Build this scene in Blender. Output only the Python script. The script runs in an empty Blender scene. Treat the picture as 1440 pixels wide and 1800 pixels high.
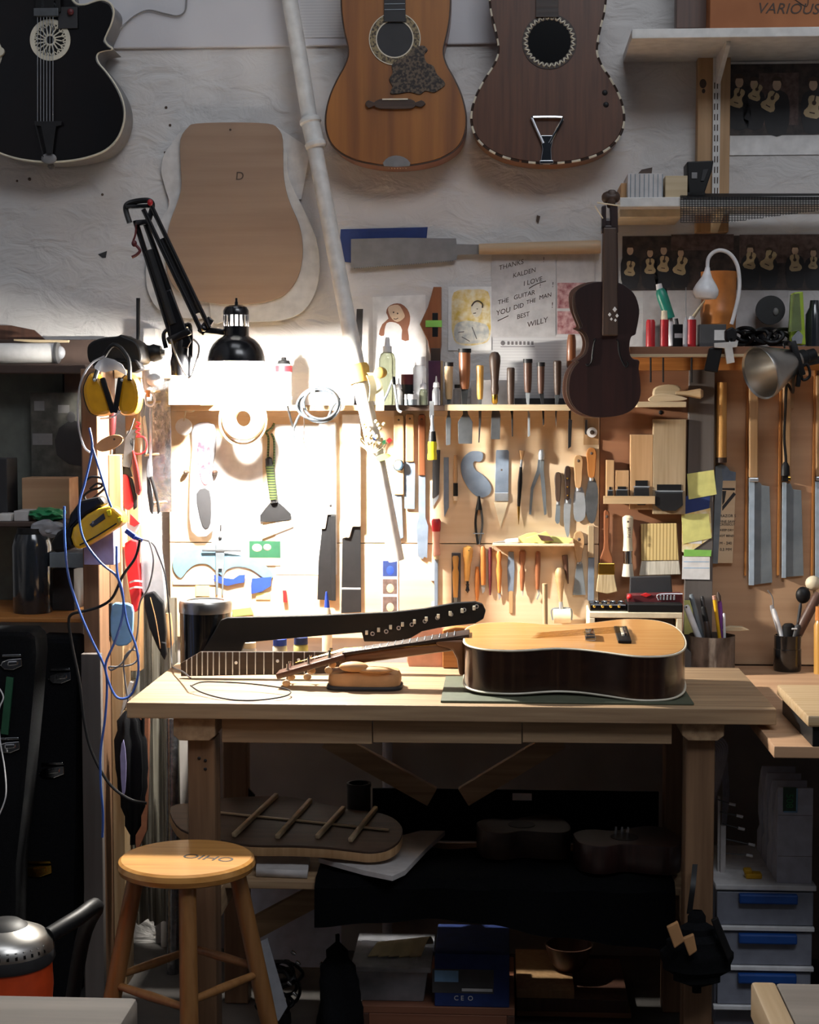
import bpy, bmesh, math, random
from mathutils import Vector, Matrix, Euler
random.seed(7)
SC = bpy.context.scene
COL = SC.collection

# ---------------------------------------------------------------- camera
F = 2850.0                       # focal length in pixels of the 1440 x 1800 frame
CAM = Vector((0.0, -4.7, 1.6))
phi = math.atan(185 / F)
psi = math.atan(160 / F * math.cos(phi))
RGT = Vector((math.cos(psi), math.sin(psi), 0))
FWD = Vector((-math.sin(psi) * math.cos(phi), math.cos(psi) * math.cos(phi), -math.sin(phi)))
UPV = RGT.cross(FWD)
cd = bpy.data.cameras.new('camera')
cam = bpy.data.objects.new('camera', cd)
COL.objects.link(cam)
cam.matrix_world = Matrix(((RGT.x, UPV.x, -FWD.x, CAM.x), (RGT.y, UPV.y, -FWD.y, CAM.y), (RGT.z, UPV.z, -FWD.z, CAM.z), (0, 0, 0, 1)))
cd.sensor_fit = 'HORIZONTAL'
cd.sensor_width = 36
cd.lens = 36 * F / 1440
cd.clip_start = 0.05
SC.camera = cam

# ---------------------------------------------------------------- light and exposure
SC.view_settings.view_transform = 'Standard'
SC.view_settings.look = 'None'
SC.view_settings.gamma = 1
SC.view_settings.use_curve_mapping = False
SC.view_settings.exposure = 0.0
BULB_POWER = 200.0                # watts of the work lamp's bulb
W = bpy.data.worlds.new('world')
SC.world = W
W.use_nodes = True
W.node_tree.nodes['Background'].inputs[0].default_value = (0.55, 0.65, 0.85, 1)
W.node_tree.nodes['Background'].inputs[1].default_value = 0.02

def area(name, loc, target, sx, sy, power, col):
    l = bpy.data.lights.new(name, 'AREA')
    l.shape = 'RECTANGLE'; l.size = sx; l.size_y = sy; l.energy = power; l.color = col
    o = bpy.data.objects.new(name, l); COL.objects.link(o)
    o.location = loc
    o.rotation_euler = (Vector(target) - Vector(loc)).to_track_quat('-Z', 'Y').to_euler()
    return o
area('window_daylight', (1.1, -4.3, 5.0), (0.3, 0, 1.9), 2.4, 1.2, 74, (0.90, 0.94, 1.0))
area('overhead_fill', (-0.3, -4.0, 9.0), (0.0, -0.5, 1.2), 4.0, 2.2, 90, (0.88, 0.93, 1.0))  # added overhead fill light; no roof opening is known here

# ---------------------------------------------------------------- pixel -> place on a vertical plane
def ray(px, py):
    return FWD + RGT * ((px - 720) / F) + UPV * ((900 - py) / F)
def at(px, py, Y):
    d = ray(px, py)
    return CAM + d * ((Y - CAM.y) / d.y)
def atz(px, py, z):
    d = ray(px, py)
    return CAM + d * ((z - CAM.z) / d.z)
def ppm(Y):
    return F / (4.7 + Y)

# ---------------------------------------------------------------- materials
def lin(c):
    if isinstance(c, str):
        c = c.lstrip('#')
        c = [int(c[i:i + 2], 16) / 255 for i in (0, 2, 4)]
    return tuple((x / 12.92 if x <= 0.04045 else ((x + 0.055) / 1.055) ** 2.4) for x in c) + (1,)
_M = {}
def mat(name, c, rough=0.5, metal=0.0, c2=None, scale=30, stretch=None, bump=0.0, coat=0.0, trans=0.0, alpha=1.0, emit=0.0, detail=4, contrast=(0.35, 0.65), spec=None):
    m = bpy.data.materials.new(name); m.use_nodes = True
    nt = m.node_tree; b = nt.nodes['Principled BSDF']
    b.inputs['Base Color'].default_value = lin(c)
    b.inputs['Roughness'].default_value = rough
    b.inputs['Metallic'].default_value = metal
    b.inputs['Coat Weight'].default_value = coat
    b.inputs['Coat Roughness'].default_value = 0.15
    b.inputs['Transmission Weight'].default_value = trans
    b.inputs['Alpha'].default_value = alpha
    if spec is not None: b.inputs['Specular IOR Level'].default_value = spec
    if emit:
        b.inputs['Emission Color'].default_value = lin(c); b.inputs['Emission Strength'].default_value = emit
    if c2 is None: c2 = None
    tc = nt.nodes.new('ShaderNodeTexCoord'); mp = nt.nodes.new('ShaderNodeMapping')
    nt.links.new(tc.outputs['Object'], mp.inputs['Vector'])
    if stretch: mp.inputs['Scale'].default_value = stretch
    no = nt.nodes.new('ShaderNodeTexNoise'); no.inputs['Scale'].default_value = scale; no.inputs['Detail'].default_value = detail
    nt.links.new(mp.outputs[0], no.inputs['Vector'])
    if c2 is None:   # a faint mottling of the same colour
        a = lin(c); d = tuple(x * 0.82 for x in a[:3]) + (1,)
    else:
        a = lin(c); d = lin(c2)
    r = nt.nodes.new('ShaderNodeValToRGB')
    r.color_ramp.elements[0].position = contrast[0]; r.color_ramp.elements[0].color = d
    r.color_ramp.elements[1].position = contrast[1]; r.color_ramp.elements[1].color = a
    nt.links.new(no.outputs['Fac'], r.inputs[0]); nt.links.new(r.outputs[0], b.inputs['Base Color'])
    if bump:
        bp = nt.nodes.new('ShaderNodeBump'); bp.inputs['Strength'].default_value = bump; bp.inputs['Distance'].default_value = 0.004
        nt.links.new(no.outputs['Fac'], bp.inputs['Height']); nt.links.new(bp.outputs[0], b.inputs['Normal'])
    _M[name] = m
    return m
def wood(name, c, c2, axis='Z', rough=0.55, fine=70, coat=0.0, bump=0.08):
    s = {'X': (0.05, 1, 1), 'Y': (1, 0.05, 1), 'Z': (1, 1, 0.05)}[axis]
    return mat(name, c, rough, 0, c2, fine, s, bump, coat, detail=5, contrast=(0.3, 0.72))
def MM(n):
    return _M[n]
for a in 'XYZ':
    wood('bench_oak_' + a, '#b09472', '#866a4f', a, 0.6, 55, 0, .15)
    wood('pine_' + a, '#c6ad8a', '#ae9068', a, 0.5)
    wood('pale_wood_' + a, '#ccb999', '#b59f7c', a, 0.5)
    wood('dark_wood_' + a, '#4b372b', '#33241c', a, 0.5)
    wood('orange_wood_' + a, '#b5793f', '#8f5a2a', a, 0.45)
wood('ply', '#d6c0a2', '#c6a985', 'X', 0.6, 26)
wood('ply_dark', '#bf9a78', '#a98262', 'X', 0.6, 26)
wood('red_ply', '#94684a', '#7d5239', 'X', 0.6, 26)
wood('template_ply', '#9c8470', '#8c735f', 'X', 0.6, 30)
wood('spruce', '#a36b34', '#74482a', 'Z', 0.4, 22, 0.2, 0.02)
wood('mahogany', '#5d3b29', '#4a2e20', 'Z', 0.4, 110, 0.2, 0.02)
wood('mahogany_side', '#8a5a38', '#744a2c', 'X', 0.45, 60, 0.2, 0.02)
wood('pink_side', '#8f6049', '#7d4f3c', 'X', 0.4, 60, 0.2, 0.02)
wood('gold_spruce', '#c7935a', '#b68148', 'X', 0.25, 110, 0.5, 0.02)
wood('rosewood_side', '#2e1a12', '#1e100b', 'X', 0.22, 60, 0.6, 0.02)
wood('rosewood', '#33221a', '#241711', 'X', 0.45, 80)
wood('violin_top', '#2c1614', '#1d0e0d', 'Z', 0.38, 90, 0.25, 0.02)
wood('stool_oak', '#d29a55', '#b67c3b', 'X', 0.3, 60, 0.4)
wood('stool_leg', '#94683c', '#7d542c', 'Z', 0.4, 60, 0.2)
wood('walnut', '#5f4234', '#49322a', 'Z', 0.45)
wood('tan_wood', '#b8946c', '#a17d55', 'Z', 0.5)
wood('honey', '#c99a52', '#b5843c', 'Z', 0.35, 60, .3)
wood('red_brown', '#8f5a3a', '#77462a', 'Z', 0.4, 60, .3)
wood('bamboo', '#ab977a', '#8f7b5e', 'Z', 0.5, 90)
wood('leg_oak', '#84654a', '#654a34', 'Z', 0.55, 50, 0, .15)
wood('post_wood', '#86644a', '#6e5039', 'Z', 0.6)
mat('log_bark', '#94867b', 0.9, c2='#5f5248', scale=32, bump=1.0, stretch=(1, 1, .5), detail=6)
wood('weathered', '#7f756a', '#5a5048', 'X', 0.8, 24, 0, .3)
wood('board_grey', '#635c58', '#514a46', 'Z', 0.8, 30)
mat('plaster_white', '#d6d3d0', 0.85)
mat('white_paint', '#d8d6d2', 0.5)
mat('white_plastic', '#e2e2e4', 0.35)
mat('cream', '#e4d6b8', 0.5)
mat('paper', '#e6e4e2', 0.8)
mat('paper_grey', '#c4c0bf', 0.8)
mat('paper_cream', '#ddd3c0', 0.8)
mat('sticky_yellow', '#d9d684', 0.8)
mat('sticky_green', '#86c45a', 0.8)
mat('blue_tape', '#2244b0', 0.6)
mat('blue_dark', '#20356f', 0.7)
mat('blue_cable', '#3f62b0', 0.4)
mat('light_blue', '#86b4dc', 0.8)
mat('blue_handle', '#1c4a92', 0.4)
mat('lilac', '#a9a2d0', 0.6)
mat('black', '#131315', 0.5, spec=0.3)
mat('black_gloss', '#0e0e10', 0.15, coat=0.5)
mat('black_rubber', '#17171a', 0.7, spec=0.2)
mat('archtop_black', '#0b0c0f', 0.3, coat=0.15, spec=0.3, c2='#120d0e', scale=6)
mat('lamp_black', '#141417', 0.25, coat=0.4)
mat('fabric_black', '#101114', 0.95, spec=0.15, c2='#0a0b0d', scale=200, bump=.2)
mat('charcoal', '#2b2b2e', 0.6)
mat('grey', '#7c7b7c', 0.5)
mat('grey_dark', '#4a4a4c', 0.5)
mat('steel', '#8f989f', 0.4, 0.4, '#767f86', 12)
mat('steel_bright', '#ced4da', 0.25, 0.6)
mat('steel_blue', '#8391a3', 0.45, 0.3, '#707e90', 25)
mat('steel_dark', '#63666a', 0.42, 0.4, '#4c4f52', 20)
mat('iron_dark', '#2e2e30', 0.5, 0.6)
mat('chrome', '#d8dadd', 0.1, 1.0)
mat('brass', '#c9a04a', 0.25, 1.0)
mat('aluminium', '#b8b5b0', 0.3, 1.0, '#a19e99', 8)
mat('red', '#b3222a', 0.4)
mat('red_bright', '#d8262a', 0.45)
mat('red_dark', '#5d1f24', 0.5)
mat('purple_dark', '#4b2440', 0.5)
mat('purple', '#7a3f92', 0.4)
mat('yellow', '#d8a51c', 0.4)
mat('yellow_muff', '#d59a1d', 0.35, coat=.2)
mat('yellow_clear', '#d6c22a', 0.2, coat=.4)
mat('orange', '#c47a3c', 0.4)
mat('orange_tool', '#d0481c', 0.4)
mat('green', '#2f8a5a', 0.4)
mat('green_dark', '#24563c', 0.5)
mat('teal', '#2a8c78', 0.35)
mat('lime', '#a6c23a', 0.45)
mat('pink_wood', '#d6a08c', 0.5)
mat('cork', '#b98d5d', 0.8, c2='#8d6238', scale=120)
mat('ivory', '#d8d0bc', 0.45)
mat('pearl', '#e3e2df', 0.25)
mat('tan_leather', '#b98a5c', 0.6)
mat('glass_clear', '#e8f0ea', 0.05, trans=0.9, alpha=1.0)
mat('glass_green', '#dbe4c4', 0.08, trans=0.85)
mat('plastic_clear', '#c9cbd2', 0.25, trans=0.35, alpha=0.75)
mat('plastic_sheet', '#b9b4a6', 0.25, trans=0.25, c2='#7d776b', scale=10, stretch=(3, 3, .2))
mat('foil', '#b6b9bf', 0.25, 0.9, '#8a8d92', 60, None, 0.5)
mat('drawer_plastic', '#8a8e9c', 0.4, trans=0.1)
mat('folder_white', '#c8cbdc', 0.5)
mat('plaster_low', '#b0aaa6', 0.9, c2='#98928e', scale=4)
mat('dried_flower', '#c3b48a', 0.8)
mat('leaf', '#9bb05a', 0.6)
mat('cloth_cream', '#d9cda4', 0.9)
mat('cloth_yellow', '#c9a455', 0.9)
mat('spine_steel', '#b7c8d8', 0.35, 0.2)
mat('curve_blue', '#6f95ad', 0.3)
mat('deep_red', '#8a1e2c', 0.5, c2='#b06068', scale=60)
mat('cable_black', '#161a1e', 0.45, c2='#39434c', scale=60)
mat('print_dark', '#2a2626', 0.6, c2='#4b403c', scale=40)
mat('print_brick', '#4b3a36', 0.6, c2='#6a5852', scale=60)
mat('print_guitar', '#c9b48d', 0.6)
mat('print_pink', '#c9a3a0', 0.7, c2='#8f4f55', scale=60)
mat('ink', '#4e4038', 0.8)
mat('ink_grey', '#6f6a6c', 0.8)
mat('draw_brown', '#8a5a44', 0.8)
mat('draw_skin', '#d3b79c', 0.8)
mat('draw_yellow', '#d6b352', 0.8, c2='#e6dcc0', scale=40)
mat('draw_grey', '#a9aaa8', 0.8, c2='#d6d0c2', scale=50)
mat('floral_guard', '#1d1310', 0.5, c2='#5d4d3d', scale=130, contrast=(0.42, 0.56))
mat('rosette', '#3b3026', 0.5, c2='#8a7a58', scale=160, contrast=(0.45, 0.58))
mat('dark_jar', '#2b2f34', 0.12, coat=.6)
mat('concrete', '#5a5653', 0.9, c2='#454240', scale=6, bump=.1)
mat('box_orange', '#a5673c', 0.7, c2='#92572f', scale=6)
mat('label_white', '#dadada', 0.6)
mat('lcd', '#1f4a3c', 0.3)
mat('bristle', '#b9a684', 0.9, c2='#968362', scale=260, stretch=(1, 1, .05))
mat('bristle_white', '#d2cbbc', 0.9, c2='#b5ad9c', scale=260, stretch=(1, 1, .05))

def plaster(name, c, bump, sc, stretch=(1, 1, 1)):
    m = bpy.data.materials.new(name); m.use_nodes = True
    nt = m.node_tree; b = nt.nodes['Principled BSDF']; b.inputs['Roughness'].default_value = 0.9
    tc = nt.nodes.new('ShaderNodeTexCoord'); mp = nt.nodes.new('ShaderNodeMapping'); mp.inputs['Scale'].default_value = stretch
    nt.links.new(tc.outputs['Object'], mp.inputs[0])
    n1 = nt.nodes.new('ShaderNodeTexNoise'); n1.inputs['Scale'].default_value = sc; n1.inputs['Detail'].default_value = 9; n1.inputs['Distortion'].default_value = 0.8
    n2 = nt.nodes.new('ShaderNodeTexNoise'); n2.inputs['Scale'].default_value = 1.6; n2.inputs['Detail'].default_value = 3
    nt.links.new(mp.outputs[0], n1.inputs[0]); nt.links.new(tc.outputs['Object'], n2.inputs[0])
    r = nt.nodes.new('ShaderNodeValToRGB'); a = lin(c)
    r.color_ramp.elements[0].position = .3; r.color_ramp.elements[0].color = tuple(x * .86 for x in a[:3]) + (1,)
    r.color_ramp.elements[1].position = .7; r.color_ramp.elements[1].color = a
    nt.links.new(n2.outputs['Fac'], r.inputs[0]); nt.links.new(r.outputs[0], b.inputs['Base Color'])
    bp = nt.nodes.new('ShaderNodeBump'); bp.inputs['Strength'].default_value = bump; bp.inputs['Distance'].default_value = 0.014
    nt.links.new(n1.outputs['Fac'], bp.inputs['Height']); nt.links.new(bp.outputs[0], b.inputs['Normal'])
    _M[name] = m
plaster('plaster', '#cfccca', 0.9, 10, (1, 1, 1.7))
plaster('plaster_smooth', '#cfced2', 0.15, 9)

def emission(name, col, strength):
    m = bpy.data.materials.new(name); m.use_nodes = True
    nt = m.node_tree
    b = nt.nodes['Principled BSDF']
    b.inputs['Base Color'].default_value = (1, 1, 1, 1)
    b.inputs['Emission Color'].default_value = col; b.inputs['Emission Strength'].default_value = strength
    _M[name] = m

# stripes across an axis (frets of colour: cane wrapping, rope binding, printed grid)
def stripes(name, c, c2, axis, freq, duty=0.5, rough=0.5, bump=0.0):
    m = bpy.data.materials.new(name); m.use_nodes = True
    nt = m.node_tree; b = nt.nodes['Principled BSDF']; b.inputs['Roughness'].default_value = rough
    tc = nt.nodes.new('ShaderNodeTexCoord'); sp = nt.nodes.new('ShaderNodeSeparateXYZ')
    nt.links.new(tc.outputs['Object'], sp.inputs[0])
    mu = nt.nodes.new('ShaderNodeMath'); mu.operation = 'MULTIPLY'; mu.inputs[1].default_value = freq
    fr = nt.nodes.new('ShaderNodeMath'); fr.operation = 'FRACT'
    gt = nt.nodes.new('ShaderNodeMath'); gt.operation = 'GREATER_THAN'; gt.inputs[1].default_value = duty
    nt.links.new(sp.outputs['XYZ'.index(axis)], mu.inputs[0]); nt.links.new(mu.outputs[0], fr.inputs[0]); nt.links.new(fr.outputs[0], gt.inputs[0])
    mx = nt.nodes.new('ShaderNodeMix'); mx.data_type = 'RGBA'
    mx.inputs[6].default_value = lin(c); mx.inputs[7].default_value = lin(c2)
    nt.links.new(gt.outputs[0], mx.inputs[0]); nt.links.new(mx.outputs[2], b.inputs['Base Color'])
    if bump:
        bp = nt.nodes.new('ShaderNodeBump'); bp.inputs['Strength'].default_value = bump; bp.inputs['Distance'].default_value = .002
        nt.links.new(fr.outputs[0], bp.inputs['Height']); nt.links.new(bp.outputs[0], b.inputs['Normal'])
    _M[name] = m
stripes('cane_Z', '#c99a58', '#b38348', 'Z', 300, .6, .5, .4)
stripes('cane_X', '#bda283', '#a58a6c', 'X', 300, .6, .5, .4)
stripes('grid_paper', '#c8c6c6', '#b0adb0', 'Z', 120, .86, .8)
stripes('bamboo_strip', '#c3ab74', '#8f7848', 'X', 105, .72, .6, .5)
stripes('paracord', '#14200e', '#4c5c28', 'Z', 130, .5, .8, .6)

# ---------------------------------------------------------------- mesh helpers
def spl(pts, n=6, closed=True):
    pts = [Vector(p) for p in pts]; N = len(pts); out = []
    rng = range(N if closed else N - 1)
    for i in rng:
        if closed: p0, p1, p2, p3 = pts[i - 1], pts[i], pts[(i + 1) % N], pts[(i + 2) % N]
        else: p0, p1, p2, p3 = pts[max(i - 1, 0)], pts[i], pts[i + 1], pts[min(i + 2, N - 1)]
        for k in range(n):
            t = k / n
            out.append(0.5 * ((2 * p1) + (p2 - p0) * t + (2 * p0 - 5 * p1 + 4 * p2 - p3) * t * t + (3 * p1 - p0 - 3 * p2 + p3) * t ** 3))
    if not closed: out.append(pts[-1])
    return out

class MB:
    def __init__(s): s.bm = bmesh.new(); s.lo = None
    def _merge(s, b, bev=0.0, seg=2, flags=False):
        if not flags:
            for q in b.faces: q.smooth = True
        if bev > 0:
            es = [e for e in b.edges if len(e.link_faces) == 2 and e.calc_face_angle(0) > 0.7]
            if es:
                bmesh.ops.bevel(b, geom=es, offset=bev, segments=seg, affect='EDGES', profile=0.5, clamp_overlap=True)
        me = bpy.data.meshes.new('t'); b.to_mesh(me); b.free()
        s.bm.from_mesh(me); bpy.data.meshes.remove(me)
        return s
    def poly(s, pts, off, bev=0.0):
        """polygon in space, pushed along OFF into a solid"""
        b = bmesh.new(); off = Vector(off)
        f = [b.verts.new(p) for p in pts]; k = [b.verts.new(Vector(p) + off) for p in pts]
        caps = [b.faces.new(f), b.faces.new(k[::-1])]
        n = len(f)
        for i in range(n):
            j = (i + 1) % n
            b.faces.new((f[j], f[i], k[i], k[j]))
        bmesh.ops.recalc_face_normals(b, faces=b.faces[:])
        for q in b.faces: q.smooth = True
        for q in caps: q.smooth = False
        return s._merge(b, bev, flags=True)
    def box(s, x0, x1, y0, y1, z0, z1, bev=0.0015):
        return s.poly([(x0, y0, z0), (x1, y0, z0), (x1, y0, z1), (x0, y0, z1)], (0, y1 - y0, 0), bev)
    def obox(s, a, b_, w, t, up=(0, -1, 0), bev=0.001):
        """bar from a to b, width w across, thickness t along `up`"""
        a = Vector(a); b_ = Vector(b_); d = (b_ - a).normalized(); up = Vector(up)
        side = d.cross(up).normalized(); up = side.cross(d).normalized()
        q = [a + side * w / 2 - up * t / 2, a - side * w / 2 - up * t / 2, a - side * w / 2 + up * t / 2, a + side * w / 2 + up * t / 2]
        return s.poly(q, b_ - a, bev)
    def lathe(s, a, b_, prof, n=20, caps=True):
        a = Vector(a); b_ = Vector(b_); d = b_ - a; L = d.length; d = d / L
        x = d.orthogonal().normalized(); y = d.cross(x)
        b = bmesh.new(); rings = []
        for t, r in prof:
            c = a + d * (t * L)
            if r < 1e-5: rings.append([b.verts.new(c)])
            else: rings.append([b.verts.new(c + (x * math.cos(2 * math.pi * i / n) + y * math.sin(2 * math.pi * i / n)) * r) for i in range(n)])
        for p, q in zip(rings, rings[1:]):
            if len(p) == 1 and len(q) == 1: continue
            for i in range(n):
                j = (i + 1) % n
                if len(p) == 1: b.faces.new((p[0], q[j], q[i]))
                elif len(q) == 1: b.faces.new((p[i], p[j], q[0]))
                else: b.faces.new((p[i], p[j], q[j], q[i]))
        if caps:
            for rr in (rings[0], rings[-1]):
                if len(rr) > 2: b.faces.new(rr)
        bmesh.ops.recalc_face_normals(b, faces=b.faces[:])
        return s._merge(b)
    def tube(s, pts, r, n=8, closed=False, smooth=5):
        pts = [Vector(p) for p in pts]
        if smooth > 1 and len(pts) > 2: pts = spl(pts, smooth, closed)
        N = len(pts); b = bmesh.new(); rings = []
        nrm = None
        for i, p in enumerate(pts):
            if closed: d = (pts[(i + 1) % N] - pts[i - 1])
            else: d = (pts[min(i + 1, N - 1)] - pts[max(i - 1, 0)])
            if d.length < 1e-9: d = Vector((0, 0, 1))
            d.normalize()
            if nrm is None: nrm = d.orthogonal().normalized()
            nrm = (nrm - d * nrm.dot(d))
            nrm = nrm.normalized() if nrm.length > 1e-6 else d.orthogonal().normalized()
            bi = d.cross(nrm)
            rr = r if not isinstance(r, (list, tuple)) else r[0] + (r[1] - r[0]) * i / max(N - 1, 1)
            rings.append([b.verts.new(p + (nrm * math.cos(2 * math.pi * k / n) + bi * math.sin(2 * math.pi * k / n)) * rr) for k in range(n)])
        m = N if closed else N - 1
        for i in range(m):
            p, q = rings[i], rings[(i + 1) % N]
            for k in range(n):
                l = (k + 1) % n
                b.faces.new((p[k], p[l], q[l], q[k]))
        if not closed: b.faces.new(rings[0]); b.faces.new(rings[-1])
        bmesh.ops.recalc_face_normals(b, faces=b.faces[:])
        return s._merge(b)
    def ell(s, c, rx, ry, rz, n=16, rot=None):
        b = bmesh.new()
        bmesh.ops.create_uvsphere(b, u_segments=n, v_segments=max(6, n // 2), radius=1)
        M = Matrix.Translation(Vector(c)) @ (rot.to_matrix().to_4x4() if rot else Matrix()) @ Matrix.Diagonal((rx, ry, rz, 1))
        b.transform(M)
        return s._merge(b)
    def ribbon(s, pts, width, th, smooth=4):
        """a strip of cloth or tape: pts are centres, width is a vector"""
        pts = spl(pts, smooth, False); w = Vector(width) / 2; b = bmesh.new(); rows = []
        for i, p in enumerate(pts):
            d = (pts[min(i + 1, len(pts) - 1)] - pts[max(i - 1, 0)]).normalized(); nn = d.cross(w).normalized() * th / 2
            rows.append([b.verts.new(p + w + nn), b.verts.new(p - w + nn), b.verts.new(p - w - nn), b.verts.new(p + w - nn)])
        for p, q in zip(rows, rows[1:]):
            for k in range(4): b.faces.new((p[k], p[(k + 1) % 4], q[(k + 1) % 4], q[k]))
        b.faces.new(rows[0]); b.faces.new(rows[-1])
        bmesh.ops.recalc_face_normals(b, faces=b.faces[:])
        return s._merge(b)
    def grid(s, fn, nu, nv, th=0.0, tv=(0, -1, 0)):
        """sheet from fn(u,v); TH thickens it"""
        b = bmesh.new(); tv = Vector(tv)
        A = [[b.verts.new(fn(i / nu, j / nv)) for j in range(nv + 1)] for i in range(nu + 1)]
        for i in range(nu):
            for j in range(nv): b.faces.new((A[i][j], A[i + 1][j], A[i + 1][j + 1], A[i][j + 1]))
        if th: bmesh.ops.solidify(b, geom=b.faces[:], thickness=th)
        bmesh.ops.recalc_face_normals(b, faces=b.faces[:])
        return s._merge(b)
    def text(s, body, size, M, th=0.0006, shear=0.0, spacing=1.0):
        cu = bpy.data.curves.new('t', 'FONT'); cu.body = body; cu.size = size; cu.extrude = th / 2; cu.shear = shear; cu.space_character = spacing
        cu.align_x = 'CENTER'; cu.align_y = 'CENTER'; cu.resolution_u = 3
        o = bpy.data.objects.new('t', cu); COL.objects.link(o)
        dg = bpy.context.evaluated_depsgraph_get(); me = bpy.data.meshes.new_from_object(o.evaluated_get(dg))
        b = bmesh.new(); b.from_mesh(me); b.transform(M)
        bpy.data.objects.remove(o); bpy.data.curves.remove(cu); bpy.data.meshes.remove(me)
        return s._merge(b)
    # ---- the same in photo pixels at depth Y
    def S(s, pts, Y, th, bev=0.0006, n=0):
        if n: pts = spl([(p[0], p[1], 0) for p in pts], n, True)
        return s.poly([at(p[0], p[1], Y) for p in pts], (0, th, 0), bev)
    def B(s, x0, y0, x1, y1, Y, d, bev=0.001):
        a = at((x0 + x1) / 2, y0, Y); b = at((x0 + x1) / 2, y1, Y); l = at(x0, (y0 + y1) / 2, Y); r = at(x1, (y0 + y1) / 2, Y)
        return s.box(l.x, r.x, Y, Y + d, b.z, a.z, bev)
    def L(s, p0, p1, prof, Y, n=16, Y1=None):
        k = ppm(Y)
        return s.lathe(at(p0[0], p0[1], Y), at(p1[0], p1[1], Y if Y1 is None else Y1), [(t, r / k) for t, r in prof], n)
    def TB(s, pts, Y, r, n=8, closed=False, smooth=5):
        return s.tube([at(p[0], p[1], p[2] if len(p) > 2 else Y) for p in pts], r / ppm(Y), n, closed, smooth)
    def E(s, x, y, Y, rx, ry, rz, n=16, rot=None):
        k = ppm(Y)
        return s.ell(at(x, y, Y), rx / k, rz / k, ry / k, n, rot)
    def D(s, x, y, Y, r, th=.002, n=32):
        c = at(x, y, Y); k = ppm(Y)
        return s.lathe(c, c + Vector((0, th, 0)), [(0, r / k), (1, r / k)], n)
    def X(s, body, x, y, Y, hpx, th=0.0006, shear=0, rot=0, spacing=1.0):
        """lettering facing the room, centred at a pixel"""
        M = Matrix.Translation(at(x, y, Y)) @ Matrix.Rotation(-rot, 4, 'Y') @ Matrix.Rotation(math.pi / 2, 4, 'X')
        return s.text(body, hpx / ppm(Y) * 1.35, M, th, shear, spacing)

# ---------------------------------------------------------------- things, parts and sub-parts
ALL = []
class T:
    def __init__(s, name, label, cat, group=None, kind=None):
        s.name, s.label, s.cat, s.group, s.kind = name, label, cat, group, kind
        s.parts = []; ALL.append(s)
    def add(s, part, mb, m, parent=None, label=None, kind=None):
        rec = [part, mb, m, parent, label, None, kind]; s.parts.append(rec); return rec
    def finish(s):
        lo = Vector((1e9,) * 3); hi = Vector((-1e9,) * 3)
        for r in s.parts:
            for v in r[1].bm.verts:
                for i in range(3): lo[i] = min(lo[i], v.co[i]); hi[i] = max(hi[i], v.co[i])
        base = Vector(((lo.x + hi.x) / 2, (lo.y + hi.y) / 2, lo.z))
        if len(s.parts) == 1 and s.parts[0][0] == '': root = None
        else:
            root = bpy.data.objects.new(s.name, None); COL.objects.link(root); root.location = base; root.empty_display_size = .03
        for r in s.parts:
            bm = r[1].bm
            bmesh.ops.translate(bm, verts=bm.verts[:], vec=-base)
            me = bpy.data.meshes.new(r[0] or s.name); bm.to_mesh(me); bm.free()
            fl = [q.use_smooth for q in me.polygons]
            me.set_sharp_from_angle(angle=math.radians(35))
            me.polygons.foreach_set('use_smooth', fl)
            me.materials.append(r[2] if not isinstance(r[2], str) else MM(r[2]))
            o = bpy.data.objects.new(r[0] or s.name, me); COL.objects.link(o)
            r[5] = o
            if root is None: root = o; o.location = base
            else: o.parent = r[3][5] if r[3] else root
            if r[4]: o['label'] = r[4]
            if r[6]: o['kind'] = r[6]
        if s.kind != 'structure':
            root['label'] = s.label; root['category'] = s.cat
        if s.group: root['group'] = s.group
        if s.kind: root['kind'] = s.kind
        return root

def shape(mb, sp):
    k, a = sp[0], sp[1:]
    getattr(mb, {'S': 'S', 'B': 'B', 'L': 'L', 'T': 'TB', 'E': 'E', 'X': 'X', 'D': 'D'}[k])(*a)
def make(name, label, cat, parts, group=None, kind=None):
    """parts: (path, material, shape, shape...); 'door/knob' is a sub-part of the door before it"""
    t = T(name, label, cat, group, kind); by = {}
    for p in parts:
        path, m, shp = p[0], p[1], p[2:]
        lab = None
        if '|' in path: path, lab = path.split('|')
        mb = MB()
        for s_ in shp: shape(mb, s_)
        par = None
        nm = path
        if '/' in path:
            q, nm = path.split('/'); par = by[q]
        by[nm if '/' not in path else path] = t.add(nm, mb, m, par, lab)
    return t
def struct(name, mb, m):
    t = T(name, None, None, None, 'structure'); t.add('', mb, m); return t
PEG = -0.05
# ================================================================ THE ROOM
struct('wall_back', MB().box(-2.4, 2.4, 0, 0.15, 0, 5.0, 0), 'plaster')
struct('floor', MB().box(-2.4, 2.4, -5.2, 0, -0.1, 0, 0), 'concrete')
struct('wall_left', MB().box(-2.52, -2.4, -5.2, 0.15, 0, 5.0, 0), 'plaster_smooth')
struct('wall_right', MB().box(2.4, 2.52, -5.2, 0.15, 0, 5.0, 0), 'plaster_smooth')
# the smoother upper band of the wall, standing a little proud
a = at(720, 79, -0.012)
struct('trim_1', MB().box(-1.3, 0.28, -0.012, 0, a.z, 5.0, 0.004), 'plaster_smooth')
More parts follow.
